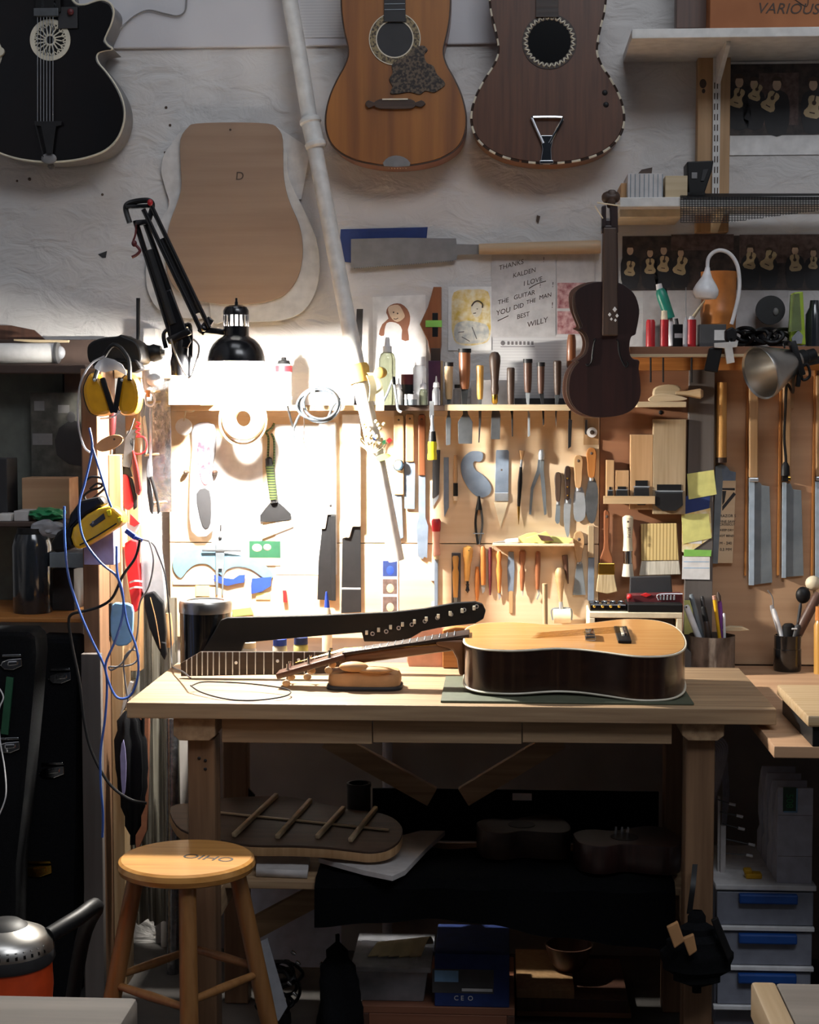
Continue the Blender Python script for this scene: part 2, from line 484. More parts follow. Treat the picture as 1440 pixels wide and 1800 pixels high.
# plywood tool board in two sheets with a seam
pl = at(298, 900, PEG).x; pr = at(1053, 900, PEG).x; ps = at(860, 956, PEG).z; ptop = at(860, 722, PEG).z
struct('wall_panel_upper', MB().box(pl, pr, PEG, 0, ps + .0012, ptop), 'ply')
struct('wall_panel_lower', MB().box(pl, pr, PEG, 0, 0.93, ps - .0012), 'ply')
pr2 = at(1212, 900, PEG).x
struct('wall_panel_middle', MB().box(pr + .0015, pr2, PEG + .004, 0, 0.93, at(1130, 628, PEG).z), 'red_ply')
struct('wall_panel_right', MB().box(pr2, 1.35, PEG + .012, 0, 0.862, at(1330, 640, PEG).z), 'ply_dark')
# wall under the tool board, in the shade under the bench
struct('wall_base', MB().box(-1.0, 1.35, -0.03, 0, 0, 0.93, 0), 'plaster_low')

# nail holes in the plaster
for x, y, r in [(261, 83, 3), (341, 82, 2), (292, 189, 2.6), (299, 220, 2.4), (290, 268, 2), (52, 315, 3), (30, 318, 2), (180, 342, 2.4)]:
    make('nail_hole', 'small dark nail hole in the white plaster around the black guitar', 'nail hole', [('', 'ink', ('E', x, y, -0.001, r, r, .8, 8))], 'nail holes in the plaster')
make('tape_scrap', 'dark torn scrap of tape stuck on the white wall left of the lamp arm', 'tape',
     [('', 'charcoal', ('S', [(172, 447), (188, 441), (186, 453), (180, 453)], -0.002, .002))])
make('hook_nail', 'small dark nail in the white plaster right above the cane saw handle', 'nail',
     [('', 'ink', ('S', [(944, 378), (950, 380), (947, 392), (943, 388)], -0.006, .006))])
make('wall_wire', 'thin grey wire curving over the wall from the black guitar to the top', 'wire',
     [('', 'grey', ('T', [(206, 55, -.03), (220, 42), (240, 26), (262, 18), (290, 24), (312, 28), (325, 20), (328, 0), (329, -40)], -0.018, 1.5))])

# ================================================================ GUITARS ON THE WALL
def body_outline(cx, half, n=5):
    """half: (y, half width) from the neck joint to the tail"""
    right = [(cx + w, y) for y, w in half]; left = [(cx - w, y) for y, w in half[::-1] if w > 0]
    return spl([(p[0], p[1], 0) for p in left + right], n, True)
def scale_outline(pts, k, cx, cy):
    return [Vector((cx + (p[0] - cx) * k, cy + (p[1] - cy) * k, 0)) for p in pts]
def ring(mb, x, y, Y, r0, r1, th=.002, n=40):
    k = ppm(Y); c = at(x, y, Y)
    mb.lathe(c + Vector((0, 0, 0)), c + Vector((0, th, 0)), [(0, r0 / k), (0, r1 / k), (1, r1 / k), (1, r0 / k), (0, r0 / k)], n, caps=False)
def binding(mb, pts, Y, r):
    mb.tube([at(p[0], p[1], Y) for p in pts], r / ppm(Y), 6, True, 1)

def neck_up(t, cx, y0, w, Y, fb, hd):
    """fingerboard, neck and headstock above the frame"""
    m = MB(); m.S([(cx - w / 2, y0), (cx - w * .42, -330), (cx + w * .42, -330), (cx + w / 2, y0)], Y - .008, .008); t.add('fingerboard', m, fb)
    m = MB(); m.S([(cx - w * .48, -108), (cx - w * .42, -340), (cx + w * .42, -340), (cx + w * .48, -108)], Y, .02, .004); n_ = t.add('neck', m, hd)
    m = MB(); m.S([(cx - w * .42, -330), (cx - w * .75, -350), (cx - w * .7, -450), (cx + w * .7, -450), (cx + w * .75, -350), (cx + w * .42, -330)], Y + .002, .016, .002); t.add('headstock', m, hd)

GF = -0.125
# --- black archtop
t = T('archtop_guitar', 'black cutaway guitar with white rosette and trapeze tailpiece hanging top left', 'guitar', 'guitars hanging on the wall')
right = [(104, -52), (118, -25), (124, -6), (135, 7), (150, 8), (165, 3), (180, 0), (194, 6), (200, 20), (196, 40), (188, 58), (184, 70), (190, 80), (198, 86), (186, 88), (174, 92), (170, 100), (174, 112), (186, 126), (202, 148), (214, 172), (219, 197), (216, 222), (205, 246), (186, 264), (160, 275), (128, 282), (88, 285)]
left = [(48, 282), (16, 275), (-10, 264), (-29, 246), (-40, 222), (-43, 197), (-38, 172), (-26, 148), (-10, 126), (0, 108), (3, 90), (-4, 70), (-14, 45), (-17, 15), (-12, -15), (6, -42), (40, -55), (72, -56)]
o = spl([(p[0], p[1], 0) for p in right + left], 3, True)
m = MB(); m.S(o, GF + .003, .105, .0); t.add('side', m, 'grey')
m = MB(); m.S(scale_outline(o, .985, 88, 120), GF - .003, .01, .003); top = t.add('soundboard', m, 'archtop_black')
m = MB(); binding(m, o, GF + .001, 2.0); t.add('binding', m, 'ivory')
m = MB(); ring(m, 88, 70, GF - .006, 28, 36, .004); ring(m, 88, 70, GF - .006, 7, 10, .004)
for i in range(16):
    a = i * math.pi / 8
    p = at(88 + 10 * math.cos(a), 70 + 10 * math.sin(a), GF - .004); q = at(88 + 29 * math.cos(a + .12), 70 + 29 * math.sin(a + .12), GF - .004)
    m.obox(p, q, .0035, .003, (0, -1, 0), .0)
    for s_ in (-.18, .2):
        r_ = at(88 + 21 * math.cos(a + .08), 70 + 21 * math.sin(a + .08), GF - .004); q2 = at(88 + 28 * math.cos(a + .08 + s_), 70 + 28 * math.sin(a + .08 + s_), GF - .004)
        m.obox(r_, q2, .0025, .003, (0, -1, 0), .0)
t.add('rosette', m, 'ivory')
m = MB(); m.D(88, 70, GF - .0045, 7); t.add('soundhole', m, 'black')
m = MB(); m.B(59, 14, 102, 28, GF - .022, .018); m.B(72, -12, 78, 14, GF - .02, .01); m.B(94, -12, 99, 14, GF - .02, .01); t.add('pickup', m, 'steel_dark')
m = MB(); m.B(102, 12, 136, 50, GF - .01, .004); pk = t.add('pickguard', m, 'charcoal')
m = MB(); m.E(124, 21, GF - .014, 6, 6, 5); t.add('knob', m, 'red_dark', pk)
m = MB(); m.D(-1, 90, GF - .012, 8, .01); t.add('control_knob', m, 'ivory')
for i in range(6):
    m = MB(); m.TB([(66 + i * 5.5, -330, GF - .02), (66 + i * 5.4, 215, GF - .014)], GF, .55, 5, False, 1); t.add('string', m, 'steel_bright')
m = MB(); m.S([(60, 213), (108, 213), (108, 220), (98, 222), (92, 270), (82, 270), (72, 222), (60, 220)], GF - .016, .004); m.TB([(62, 218), (76, 276)], GF - .016, 1, 6, False, 1); t.add('tailpiece', m, 'iron_dark')
m = MB(); m.E(86, 279, GF - .004, 14, 10, 3); t.add('end_plate', m, 'grey'); m = MB(); m.E(90, 292, GF + .04, 6, 6, 6); t.add('end_pin', m, 'grey')
neck_up(t, 84, 20, 44, GF - .012, 'black', 'black')

# --- spruce parlour guitar
t = T('acoustic_guitar', 'orange spruce guitar with dark floral pickguard hanging beside the pale pole', 'guitar', 'guitars hanging on the wall')
half2 = [(-112, 34), (-108, 58), (-95, 76), (-70, 89), (-40, 94.5), (-8, 96), (25, 94.5), (55, 90), (88, 83), (112, 88), (140, 103), (170, 116), (205, 123.5), (235, 121), (260, 108), (279, 78), (289, 38), (292, 0)]
o = body_outline(696, half2, 4)
m = MB(); m.S(o, GF + .003, .112, 0); t.add('side', m, 'pink_side')
m = MB(); m.S(scale_outline(o, .99, 696, 120), GF - .001, .01, .001); t.add('soundboard', m, 'spruce')
m = MB(); binding(m, o, GF + .002, 1.6); t.add('binding', m, 'dark_wood_X')
m = MB(); ring(m, 694, 68, GF - .003, 33, 44); t.add('rosette', m, 'rosette')
m = MB(); ring(m, 694, 68, GF - .0035, 31, 33, .003); ring(m, 694, 68, GF - .0035, 43.5, 45, .003); t.add('purfling', m, 'ivory')
m = MB(); m.D(694, 68, GF - .0018, 32); t.add('soundhole', m, 'charcoal')
m = MB(); m.S([(690, 112), (712, 100), (730, 84), (744, 80), (752, 88), (746, 96), (750, 110), (762, 116), (768, 130), (780, 142), (782, 150), (772, 158), (762, 163), (748, 160), (738, 166), (720, 162), (700, 165), (686, 164), (690, 152), (684, 140), (690, 128)], GF - .0045, .004, .001, 3); t.add('pickguard', m, 'floral_guard')
m = MB(); m.S([(642, 182), (648, 176), (658, 180), (668, 174), (722, 174), (730, 180), (741, 176), (748, 182), (740, 188), (730, 186), (722, 191), (668, 191), (658, 186), (648, 190)], GF - .01, .01, .001, 2); br = t.add('bridge', m, 'dark_wood_X')
m = MB(); m.B(672, 173, 717, 175.5, GF - .013, .006, 0); t.add('saddle', m, 'ivory', br)
m = MB(); m.S([(675, 292), (678, 280), (690, 274), (703, 274), (716, 280), (720, 292)], GF - .004, .003, .001, 2); t.add('end_patch', m, 'grey')
for i in range(7):
    m = MB(); m.E(684 + i * 5, 296, GF + .03, 1.2, 1.2, 1.2, 6); t.add('bridge_pin', m, 'ivory')
neck_up(t, 694, 38, 38, GF - .001, 'charcoal', 'dark_wood_Z')
for y in (6, 16, -8, -24):
    m = MB(); m.B(676, y, 712, y + 1.2, GF - .0105, .002, 0); t.add('fret', m, 'steel')

# --- mahogany guitar with rope binding
t = T('acoustic_guitar', 'dark mahogany guitar with rope binding and metal tailpiece hanging beside the white shelf', 'guitar', 'guitars hanging on the wall')
half3 = [(-108, 34), (-104, 60), (-92, 80), (-66, 95), (-36, 101), (-5, 102), (22, 99), (50, 92), (86, 86), (112, 93), (142, 112), (172, 127), (200, 134), (226, 132), (250, 119), (270, 92), (283, 50), (287, 0)]
o = body_outline(963, half3, 4)
m = MB(); m.S(o, GF + .003, .112, 0); t.add('side', m, 'mahogany_side')
m = MB(); m.S(scale_outline(o, .985, 963, 120), GF - .001, .01, .001); t.add('soundboard', m, 'mahogany')
N = len(o); pts = [at(p[0], p[1], GF + .002) for p in o]
dense = []
for i in range(N):
    for j in range(3): dense.append(pts[i].lerp(pts[(i + 1) % N], j / 3))
L_ = len(dense); d_acc = 0; flag = 0; run = [dense[0]]
for i in range(L_):
    q = dense[(i + 1) % L_]; d_acc += (q - run[-1]).length; run.append(q)
    if d_acc > .019:
        m = MB(); m.tube(run, .0036, 6, False, 1); t.add('binding_block', m, 'ivory' if flag else 'rosewood', None, 'white binding block' if flag else 'dark binding block'); run = [q]; d_acc = 0; flag = 1 - flag
m = MB(); ring(m, 966, 73, GF - .003, 37, 47); ro = t.add('rosette', m, 'rosewood')
m = MB()
for i in range(30):
    a = i * 2 * math.pi / 30
    m.obox(at(966 + 38 * math.cos(a), 73 + 38 * math.sin(a), GF - .0035), at(966 + 46 * math.cos(a + .13), 73 + 46 * math.sin(a + .13), GF - .0035), .004, .002, (0, -1, 0), 0)
    m.obox(at(966 + 46 * math.cos(a + .13), 73 + 46 * math.sin(a + .13), GF - .0035), at(966 + 38 * math.cos(a + .21), 73 + 38 * math.sin(a + .21), GF - .0035), .003, .002, (0, -1, 0), 0)
t.add('rope_inlay', m, 'ivory', ro)
m = MB(); m.D(966, 73, GF - .0018, 37); t.add('soundhole', m, 'black_gloss')
for y in (163, 184):
    m = MB(); m.E(1063.5 + (y > 170) * 2, y, GF - .001, 5, 5, 2, 12); t.add('knob_hole', m, 'black')
m = MB(); m.TB([(955, 252), (938, 214), (936, 207), (944, 206), (982, 206), (989, 208), (986, 216), (966, 252)], GF - .01, 2.6, 8)
m.S([(949, 238), (974, 238), (969, 262), (970, 284), (951, 284), (954, 262)], GF - .01, .004, .001); t.add('tailpiece', m, 'chrome')
m = MB(); m.B(949, 282, 973, 287, GF - .012, .03); t.add('tailpiece_hinge', m, 'chrome')
neck_up(t, 962, 30, 40, GF - .001, 'rosewood', 'mahogany')

# --- flat templates
make('guitar_template', 'brown plywood guitar body template marked D on the wall above the lamp', 'template',
     [('board', 'template_ply', ('S', [(330, 224), (345, 217), (408, 215), (470, 217), (488, 225), (497, 245), (498, 300), (503, 335), (512, 362), (526, 395), (532, 430), (530, 465), (520, 495), (500, 518), (470, 530), (420, 535), (370, 532), (328, 522), (304, 502), (292, 470), (291, 430), (299, 390), (312, 355), (319, 325), (317, 285), (317, 245)], -0.03, .008, .001, 3)),
      ('lettering', 'ink', ('X', 'D', 421, 310, -.0305, 15, .001, .1)),
      ('hanging_hole', 'ink', ('E', 405, 228, -.03, 2, 2, 1, 8))])
make('guitar_template', 'white guitar body template half hidden behind the brown plywood template, left one', 'template',
     [('', 'plaster_white', ('S', [(316, 232), (330, 222), (420, 240), (480, 300), (490, 400), (480, 500), (420, 550), (340, 560), (285, 548), (262, 518), (256, 480), (262, 430), (280, 390), (297, 360), (290, 330), (283, 300), (288, 272), (302, 252)], -0.014, .005, .001, 4))])
make('guitar_template', 'white guitar body template showing right and below the brown plywood template', 'template',
     [('', 'white_paint', ('S', [(440, 240), (500, 262), (505, 300), (515, 330), (536, 372), (556, 420), (562, 465), (556, 510), (535, 545), (500, 562), (450, 566), (400, 565), (370, 555), (370, 400), (400, 280)], -0.021, .005, .001, 4))])
make('paper_sheet', 'faint ruled paper sheet at the top of the wall between pole and guitar', 'paper', [('', 'grid_paper', ('B', 528, -30, 606, 66, -.014, .0015, 0))])
make('paper_sheet', 'pale paper sheet behind the template beside the pole joint', 'paper',
     [('', 'paper', ('S', [(486, 222), (546, 262), (530, 350), (505, 352), (490, 300)], -0.008, .001, 0))])

# --- pole
t = T('wooden_pole', 'long pale pole with a sleeve joint leaning diagonally across the tool wall', 'pole')
PP = [(497, -70, -.075), (520, 60, -.08), (549, 235, -.10), (590, 450, -.14), (628, 645, -.19), (655, 770, -.19), (697, 985, -.17)]
m = MB(); m.tube([at(*p) for p in PP], .0225, 18, False, 4); t.add('shaft', m, 'white_paint')
a, b = at(545, 210, -.097), at(556, 258, -.105)
m = MB(); m.lathe(a, b, [(-.08, .024), (0, .03), (.12, .031), (.18, .027), (.82, .027), (.88, .031), (1, .03), (1.08, .024)], 20); t.add('sleeve_joint', m, 'white_paint')
t = T('cloth_strip', 'yellowish cloth strip knotted around the pale pole at shelf height', 'cloth')
m = MB(); pw = spl([at(*p) for p in PP], 40, False); za = at(628, 640, -.188).z; zb = at(632, 672, -.19).z
pa = min(pw, key=lambda q: abs(q.z - za)); pb = min(pw, key=lambda q: abs(q.z - zb))
m.lathe(pa, pb, [(0, .0275), (0, .029), (.2, .033), (.5, .031), (.8, .034), (1, .03), (1, .0275), (0, .0275)], 20, False); m.E(669, 655, -.226, 12, 10, 9); t.add('knot', m, 'cloth_yellow')
m = MB(); m.ribbon([at(652, 655, -.222), at(664, 672, -.225), at(668, 700, -.24), at(668, 722, -.235)], (.022, .004, 0), .003); t.add('tail', m, 'cloth_cream')
m = MB(); m.ribbon([at(650, 660, -.234), at(656, 680, -.242), at(654, 705, -.242)], (.018, .008, 0), .003); t.add('tail', m, 'cloth_cream')
# ================================================================ WORKBENCH
BZ = 0.912
t = T('workbench', 'heavy oak workbench with trestle legs under the tool wall', 'workbench')
m = MB(); m.box(-.868, .631, -1.0, -.705, BZ - .037, BZ, .002); m.box(-.868, .631, -.7035, -.41, BZ - .037, BZ, .002); t.add('bench_top', m, 'bench_oak_X')
for x0, x1, in ((390, 654), (656, 917), (919, 1181)):
    a, b = at(x0, 1270, -.97), at(x1, 1308, -.97); m = MB(); m.box(a.x, b.x, -.97, -.945, b.z, BZ - .037, .001); t.add('apron_board', m, 'bench_oak_X')
def trestle(xa, xb, cap0, cap1, bevelcap):
    a, b = at(cap0, 1269, -.93), at(cap1, 1295, -.93)
    m = MB(); m.poly([(a.x, -.98, BZ - .037), (b.x, -.98, BZ - .037), (b.x, -.98, b.z + .012), (b.x - .015, -.98, b.z), (a.x + .015, -.98, b.z), (a.x, -.98, b.z + .012)], (0, .55, 0), .002); t.add('leg_cap', m, 'bench_oak_Y')
    l, r = at(xa, 1400, -.95).x, at(xb, 1400, -.95).x
    for y, d in ((-.955, .075), (-.475, .055)):
        m = MB(); m.box(l, r, y, y + d, 0, b.z, .004); t.add('leg', m, 'leg_oak')
    m = MB(); m.box(l + .005, r - .005, -.88, -.52, .36, .43, .002); t.add('side_rail', m, 'bench_oak_Y')
trestle(331, 379, 312, 385, 1)
trestle(1205, 1256, 1195, 1268, 0)
m = MB(); m.obox(at(575, 1297, -.46), at(760, 1400, -.46), .052, .03, (0, -1, 0), .002); t.add('brace', m, 'bench_oak_X')
m = MB(); m.obox(at(985, 1297, -.50), at(815, 1400, -.50), .052, .03, (0, -1, 0), .002); t.add('brace', m, 'bench_oak_X')
m = MB(); m.obox(at(430, 1640, -.60), at(600, 1550, -.60), .055, .03, (0, -1, 0), .002); t.add('brace', m, 'bench_oak_X')
SZ = at(500, 1545, -.78).z
m = MB(); m.box(at(372, 1545, -.8).x, at(1206, 1545, -.8).x, -.80, -.42, SZ - .02, SZ, .002); t.add('lower_shelf', m, 'bench_oak_X')
# bolts on the left leg
for x, y in ((350, 1333), (361, 1337), (361, 1352)):
    m = MB(); m.E(x, y, -.956, 3, 3, 1.5, 8); t.add('screw', m, 'iron_dark')

# ---------------------------------------------------------------- guitar lying on the bench
def pz(px, py, z): return atz(px, py, z)
t = T('acoustic_guitar', 'guitar with golden top lying face up on the bench, its neck to the left', 'guitar')
GB = BZ + .0075; GT = GB + .104
# outline of the top in plan: (x, half width) along the body, axis runs slightly
x0 = atz(815, 1140, GT).x; x1 = atz(1200, 1130, GT).x; LEN = x1 - x0
def plan(k=1.0, n=5):
    hb = [(0, .03), (.004, .07), (.03, .105), (.09, .132), (.18, .143), (.26, .14), (.36, .124), (.43, .118), (.52, .126), (.62, .15), (.74, .184), (.83, .188), (.91, .172), (.965, .13), (.992, .072), (1, 0)]
    up = [(x0 + LEN * u * 1.0, w) for u, w in hb]; dn = [(x, -w) for x, w in hb_rev(up)]
    return spl([(p[0], p[1], 0) for p in up + dn], n, True)
def hb_rev(up): return [p for p in up[::-1] if p[1] > 1e-6]
CY_ = -.765
ol = plan()
ol = [Vector((x0 + LEN / 2 + (p.x - x0 - LEN / 2), CY_ + p.y * 1.0, 0)) for p in ol]
def ext(k, z0, z1, bev=0):
    m = MB(); cx = x0 + LEN / 2
    m.poly([(cx + (p.x - cx) * k, CY_ + (p.y - CY_) * k, z0) for p in ol], (0, 0, z1 - z0), bev); return m
t.add('side', ext(.995, GB, GT), 'rosewood_side')
t.add('soundboard', ext(.992, GT, GT + .003, .001), 'gold_spruce')
m = MB(); m.tube([(p.x, p.y, GT) for p in ol], .0026, 6, True, 1); t.add('binding', m, 'ivory', None, 'ivory binding around the top edge')
m = MB(); m.tube([(p.x, p.y, GB + .002) for p in ol], .0026, 6, True, 1); t.add('binding', m, 'ivory', None, 'ivory binding around the back edge')
TZ = GT + .003
p = atz(1030, 1112, TZ)
m = MB(); m.box(p.x - .014, p.x + .012, CY_ - .052, CY_ + .01, TZ, TZ + .010, .002); m.box(p.x - .012, p.x + .01, CY_ - .05, CY_ + .008, TZ + .010, TZ + .016, .002); t.add('pickup', m, 'chrome')
p = atz(1088, 1118, TZ)
m = MB(); m.box(p.x - .016, p.x + .016, CY_ - .075, CY_ + .075, TZ, TZ + .008, .002); br = t.add('bridge', m, 'black')
m = MB(); m.box(p.x - .004, p.x + .002, CY_ - .035, CY_ + .035, TZ + .008, TZ + .014, .001); t.add('saddle', m, 'ivory', br)
BX = p.x
for i in range(6):
    m = MB(); m.box(BX + .001, BX + .009, CY_ - .033 + i * .0125, CY_ - .026 + i * .0125, TZ + .008, TZ + .016, .001); t.add('saddle_piece', m, 'chrome', br)
# neck to the left, tilted back toward the headstock
nj = Vector((x0 + .0, CY_, TZ)); nx = at(604, 1150, CY_)
hx = at(489, 1186, CY_)
dirn = (nx - nj)
m = MB(); m.obox(nj + Vector((.012, 0, .004)), nx + Vector((0, 0, .004)), .056, .008, (0, 0, 1), .001); fb = t.add('fingerboard', m, 'rosewood')
for i in range(16):
    f = i / 16; q = nj.lerp(nx, 1 - f * .98) + Vector((0, 0, .008)); m = MB(); m.box(q.x - .0008, q.x + .0008, CY_ - .024, CY_ + .024, q.z - .001, q.z + .001, 0); t.add('fret', m, 'steel_bright', fb)
m = MB(); m.obox(nj + Vector((.02, 0, -.014)), nx + Vector((-.01, 0, -.012)), .048, .030, (0, 0, 1), .010)
zz = at(800, 1196, CY_ - .03)
m.poly([(x0 + .002, CY_ - .028, GT - .002), (x0 + .002, CY_ - .028, GB + .014), (x0 - .012, CY_ - .028, GB + .014), (x0 - .018, CY_ - .028, GB + .055), (x0 - .03, CY_ - .028, GB + .078), (x0 - .07, CY_ - .028, GB + .09), (x0 - .07, CY_ - .028, GT + .002)], (0, .056, 0), .006); t.add('neck', m, 'mahogany_side')
m = MB(); m.obox(nx + Vector((.006, 0, -.002)), hx, .066, .014, (0, 0, 1), .002); hs = t.add('headstock', m, 'mahogany')
for i in range(6):
    q = nx.lerp(hx, .2 + .7 * (i % 3) / 2.2); s_ = -1 if i < 3 else 1
    m = MB(); m.lathe(q + Vector((0, s_ * .02, .004)), q + Vector((0, s_ * .02, .022)), [(0, .004), (1, .004)], 10); tp = t.add('tuner_post', m, 'chrome', hs)
    m = MB(); e = q + Vector((0, s_ * .046, -.018)); m.lathe(q + Vector((0, s_ * .03, -.008)), e, [(0, .002), (1, .002)], 8); m.ell(e + Vector((0, 0, -.004)), .010, .005, .009, 12); t.add('tuner_knob', m, 'tan_wood', hs)
for i in range(6):
    y = CY_ - .02 + i * .008
    m = MB(); m.tube([(BX, CY_ - .029 + i * .0117, TZ + .017), (nx.x, y, nx.z + .011), (nx.lerp(hx, .25 + .1 * i)).to_tuple()[:1] + (y, nx.lerp(hx, .25 + .1 * i).z + .014)], .0008, 5, False, 1); t.add('string', m, 'brass')
for r_ in t.parts:      # the body is propped up a little along its far side
    for v in r_[1].bm.verts: v.co.z += (v.co.y + .945) * .095 * max(0, min(1, (v.co.x - nx.x) / (x0 - nx.x)))
m = MB(); a, b = atz(775, 1231, BZ + .003), atz(1216, 1231, BZ + .003)
m.box(a.x, b.x, -.965, -.62, BZ, BZ + .006, .002)
mat('mat_green', '#4d5240', 0.7)
t = T('bench_mat', 'dark green mat under the lying guitar on the bench', 'mat'); t.add('', m, 'mat_green')

# neck rest: leather sandbag on a dark base
t = T('neck_rest', 'tan leather neck rest under the headstock of the lying guitar', 'neck rest')
a, b = atz(578, 1208, BZ), atz(706, 1208, BZ)
cx = (a.x + b.x) / 2; hw = (b.x - a.x) / 2; cy = CY_
m = MB(); m.poly([(cx + (hw + .004) * math.copysign(abs(math.cos(i * math.pi / 16)) ** .5, math.cos(i * math.pi / 16)), cy + .06 * math.copysign(abs(math.sin(i * math.pi / 16)) ** .5, math.sin(i * math.pi / 16)), BZ) for i in range(32)], (0, 0, .010), .003); t.add('base', m, 'charcoal')
zt = at(640, 1177, cy).z
m = MB()
def bag(u, v):
    A = u * 2 * math.pi; z = [0, .0, .25, .6, .9, 1.0, 1.0][min(6, int(v * 6 + .5))]; k = [0.9, .98, 1.0, .99, .93, .72, 0.0][min(6, int(v * 6 + .5))]
    c_, s_ = math.cos(A), math.sin(A); e = .55
    return (cx + hw * k * math.copysign(abs(c_) ** e, c_), cy + .054 * k * math.copysign(abs(s_) ** e, s_), BZ + .010 + (zt - BZ - .010) * z + .003 * math.sin(A * 3) * z)
m.grid(bag, 48, 6); t.add('cushion', m, 'tan_leather')
m = MB()
for x_, y_, r_, h_ in ((622, 1172, 26, .013), (658, 1178, 34, .009)):
    p = at(x_, y_, cy - .046); m.ell(p, r_ / 727, .018, h_, 20)
t.add('fold', m, 'tan_leather')

# loose fingerboard leaning on the jar and things
t = T('loose_fingerboard', 'dark fingerboard with frets standing on its edge at the bench back', 'fingerboard')
YF = -.66
m = MB(); m.S([(318, 1189), (318, 1166), (352, 1146), (560, 1146), (600, 1148), (600, 1183), (545, 1185)], YF, .012, .001); t.add('board', m, 'rosewood')
for i, x in enumerate((328, 337, 346, 355.5, 365, 375, 385.5, 397, 409, 421, 434, 449, 464, 480, 497, 515, 535, 553)):
    yt = 1166 - (x - 318) * .58 if x < 352 else 1146
    m = MB(); m.S([(x - .9, yt), (x + .9, yt), (x + .9, 1188 - (x - 318) * .018), (x - .9, 1188 - (x - 318) * .018)], YF - .0012, .002, 0); t.add('fret', m, 'steel_bright')
for x, y in ((415, 1165), (488, 1162), (525, 1160)):
    m = MB(); m.E(x, y, YF - .0005, 3, 3, 1.2, 10); t.add('inlay_dot', m, 'pearl')

# black paddle and twelve string headstock lying behind
YB = -.56
t = T('guitar_neck', 'black slotted headstock and neck blank lying behind the guitar on the bench', 'guitar neck')
m = MB(); m.S([(352, 1150), (376, 1112), (388, 1090), (400, 1086), (560, 1082), (690, 1076), (745, 1070), (800, 1060), (835, 1058), (848, 1062), (854, 1074), (850, 1088), (836, 1096), (800, 1100), (770, 1104), (742, 1110), (722, 1122), (700, 1128), (640, 1128), (636, 1112), (560, 1118), (430, 1130), (424, 1146), (360, 1152)], YB, .02, .002); hs = t.add('headstock', m, 'black')
for i in range(10):
    x = 642 + i * 21.0; y = 1112 - i * 4.8
    m = MB(); m.B(x + (i % 2) * 0, y - 3.5 - (8 if i % 2 else 0) * 0, x + 5, y + 4, YB - .006, .007, .0008); t.add('tuner_post', m, 'ivory', hs)
for x, y in ((655, 1114), (679, 1110), (701, 1104), (724, 1098), (747, 1092), (769, 1086), (793, 1080), (816, 1072), (838, 1066)):
    m = MB(); ring(m, x, y, YB - .002, 2.2, 4, .002, 14); t.add('bushing', m, 'steel_bright', hs)

# black jar with a metal lid, and the audio cable in front of it
t = T('storage_canister', 'black glossy canister with brushed metal lid on the bench left end', 'canister')
Yj = -.48; k = ppm(Yj); p = at(362, 1150, Yj); R_ = 47 / k
zt = at(362, 1074, Yj).z; zl = at(362, 1063, Yj).z
m = MB(); m.lathe((p.x, Yj, BZ), (p.x, Yj, zt), [(0, R_ * .9), (.03, R_ * .97), (1, R_ * .97)], 36); t.add('body', m, 'black_gloss')
m = MB(); m.lathe((p.x, Yj, zt - .002), (p.x, Yj, zl + .012), [(0, R_), (.8, R_), (1, R_ * .95), (1, R_ * .72), (.85, R_ * .7), (.85, 0)], 36, False); t.add('lid', m, 'aluminium')
m = MB(); m.lathe((p.x, Yj, zl + .004), (p.x, Yj, zl + .009), [(0, R_ * .69), (1, R_ * .69)], 32); t.add('lid_window', m, 'grey')
make('audio_cable', 'thin black cable lying in a loop on the bench left of the neck rest', 'cable',
     [('', 'black', ('T', [(335, 1205, -.86), (352, 1216, -.90), (384, 1226, -.95), (420, 1231, -.965), (462, 1230, -.965), (500, 1224, -.94), (511, 1216, -.90), (494, 1209, -.87), (440, 1202, -.83), (390, 1199, -.82), (355, 1199, -.82), (336, 1206, -.86)], -.9, 1.4, 7))])

# small things at the back of the bench
def small_jar(name, label, x, y0, y1, r, body, lid, Y, lh=.28, cat='jar', group=None):
    k = ppm(Y); m = MB(); zs = at(x, y1, Y).z
    m.L((x, y1), (x, y1 + (y0 - y1) * (1 - lh)), [(0, r * .92), (.06, r), (.9, r), (1, r * .85)], Y)
    m2 = MB(); m2.L((x, y1 + (y0 - y1) * (1 - lh)), (x, y0), [(0, r * .95), (.9, r * .95), (1, r * .85)], Y)
    t = T(name, label, cat, group); t.add('jar', m, body); t.add('lid', m2, lid); return t
small_jar('glue_jar', 'small jar with blue lid on the bench behind the loose fingerboard, left of two', 492, 1122, 1166, 13, 'paper_cream', 'blue_tape', -.5)
small_jar('glue_jar', 'yellowish jar with blue lid on the bench beside the neck blank, right of two', 529, 1119, 1166, 13, 'sticky_yellow', 'blue_dark', -.5)
small_jar('ointment_pot', 'small white pot with cream lid on the bench behind the fingerboard', 438, 1128, 1164, 13, 'white_plastic', 'cream', -.5, .3, 'pot')
make('glue_bottle', 'small yellow bottle with blue tip standing under the black saw blade', 'bottle',
     [('bottle', 'cream', ('L', (575, 1197), (575, 1068), [(0, 9), (.85, 9), (1, 5)], -.35)), ('nozzle', 'blue_tape', ('L', (575, 1068), (574, 1040), [(0, 5), (.4, 4), (1, 1.6)], -.35))])
make('wood_offcut', 'pink rounded wooden form lying behind the guitar body', 'wood block',
     [('', 'pink_wood', ('S', [(720, 1176), (720, 1122), (726, 1106), (750, 1098), (776, 1102), (790, 1122), (790, 1176)], -.44, .03, .003, 3))])
make('wood_offcut', 'small flat wooden wedge lying behind the golden guitar top', 'wood block',
     [('', 'orange_wood_X', ('S', [(778, 1108), (800, 1102), (842, 1104), (842, 1174), (778, 1174)], -.47, .03, .003))])
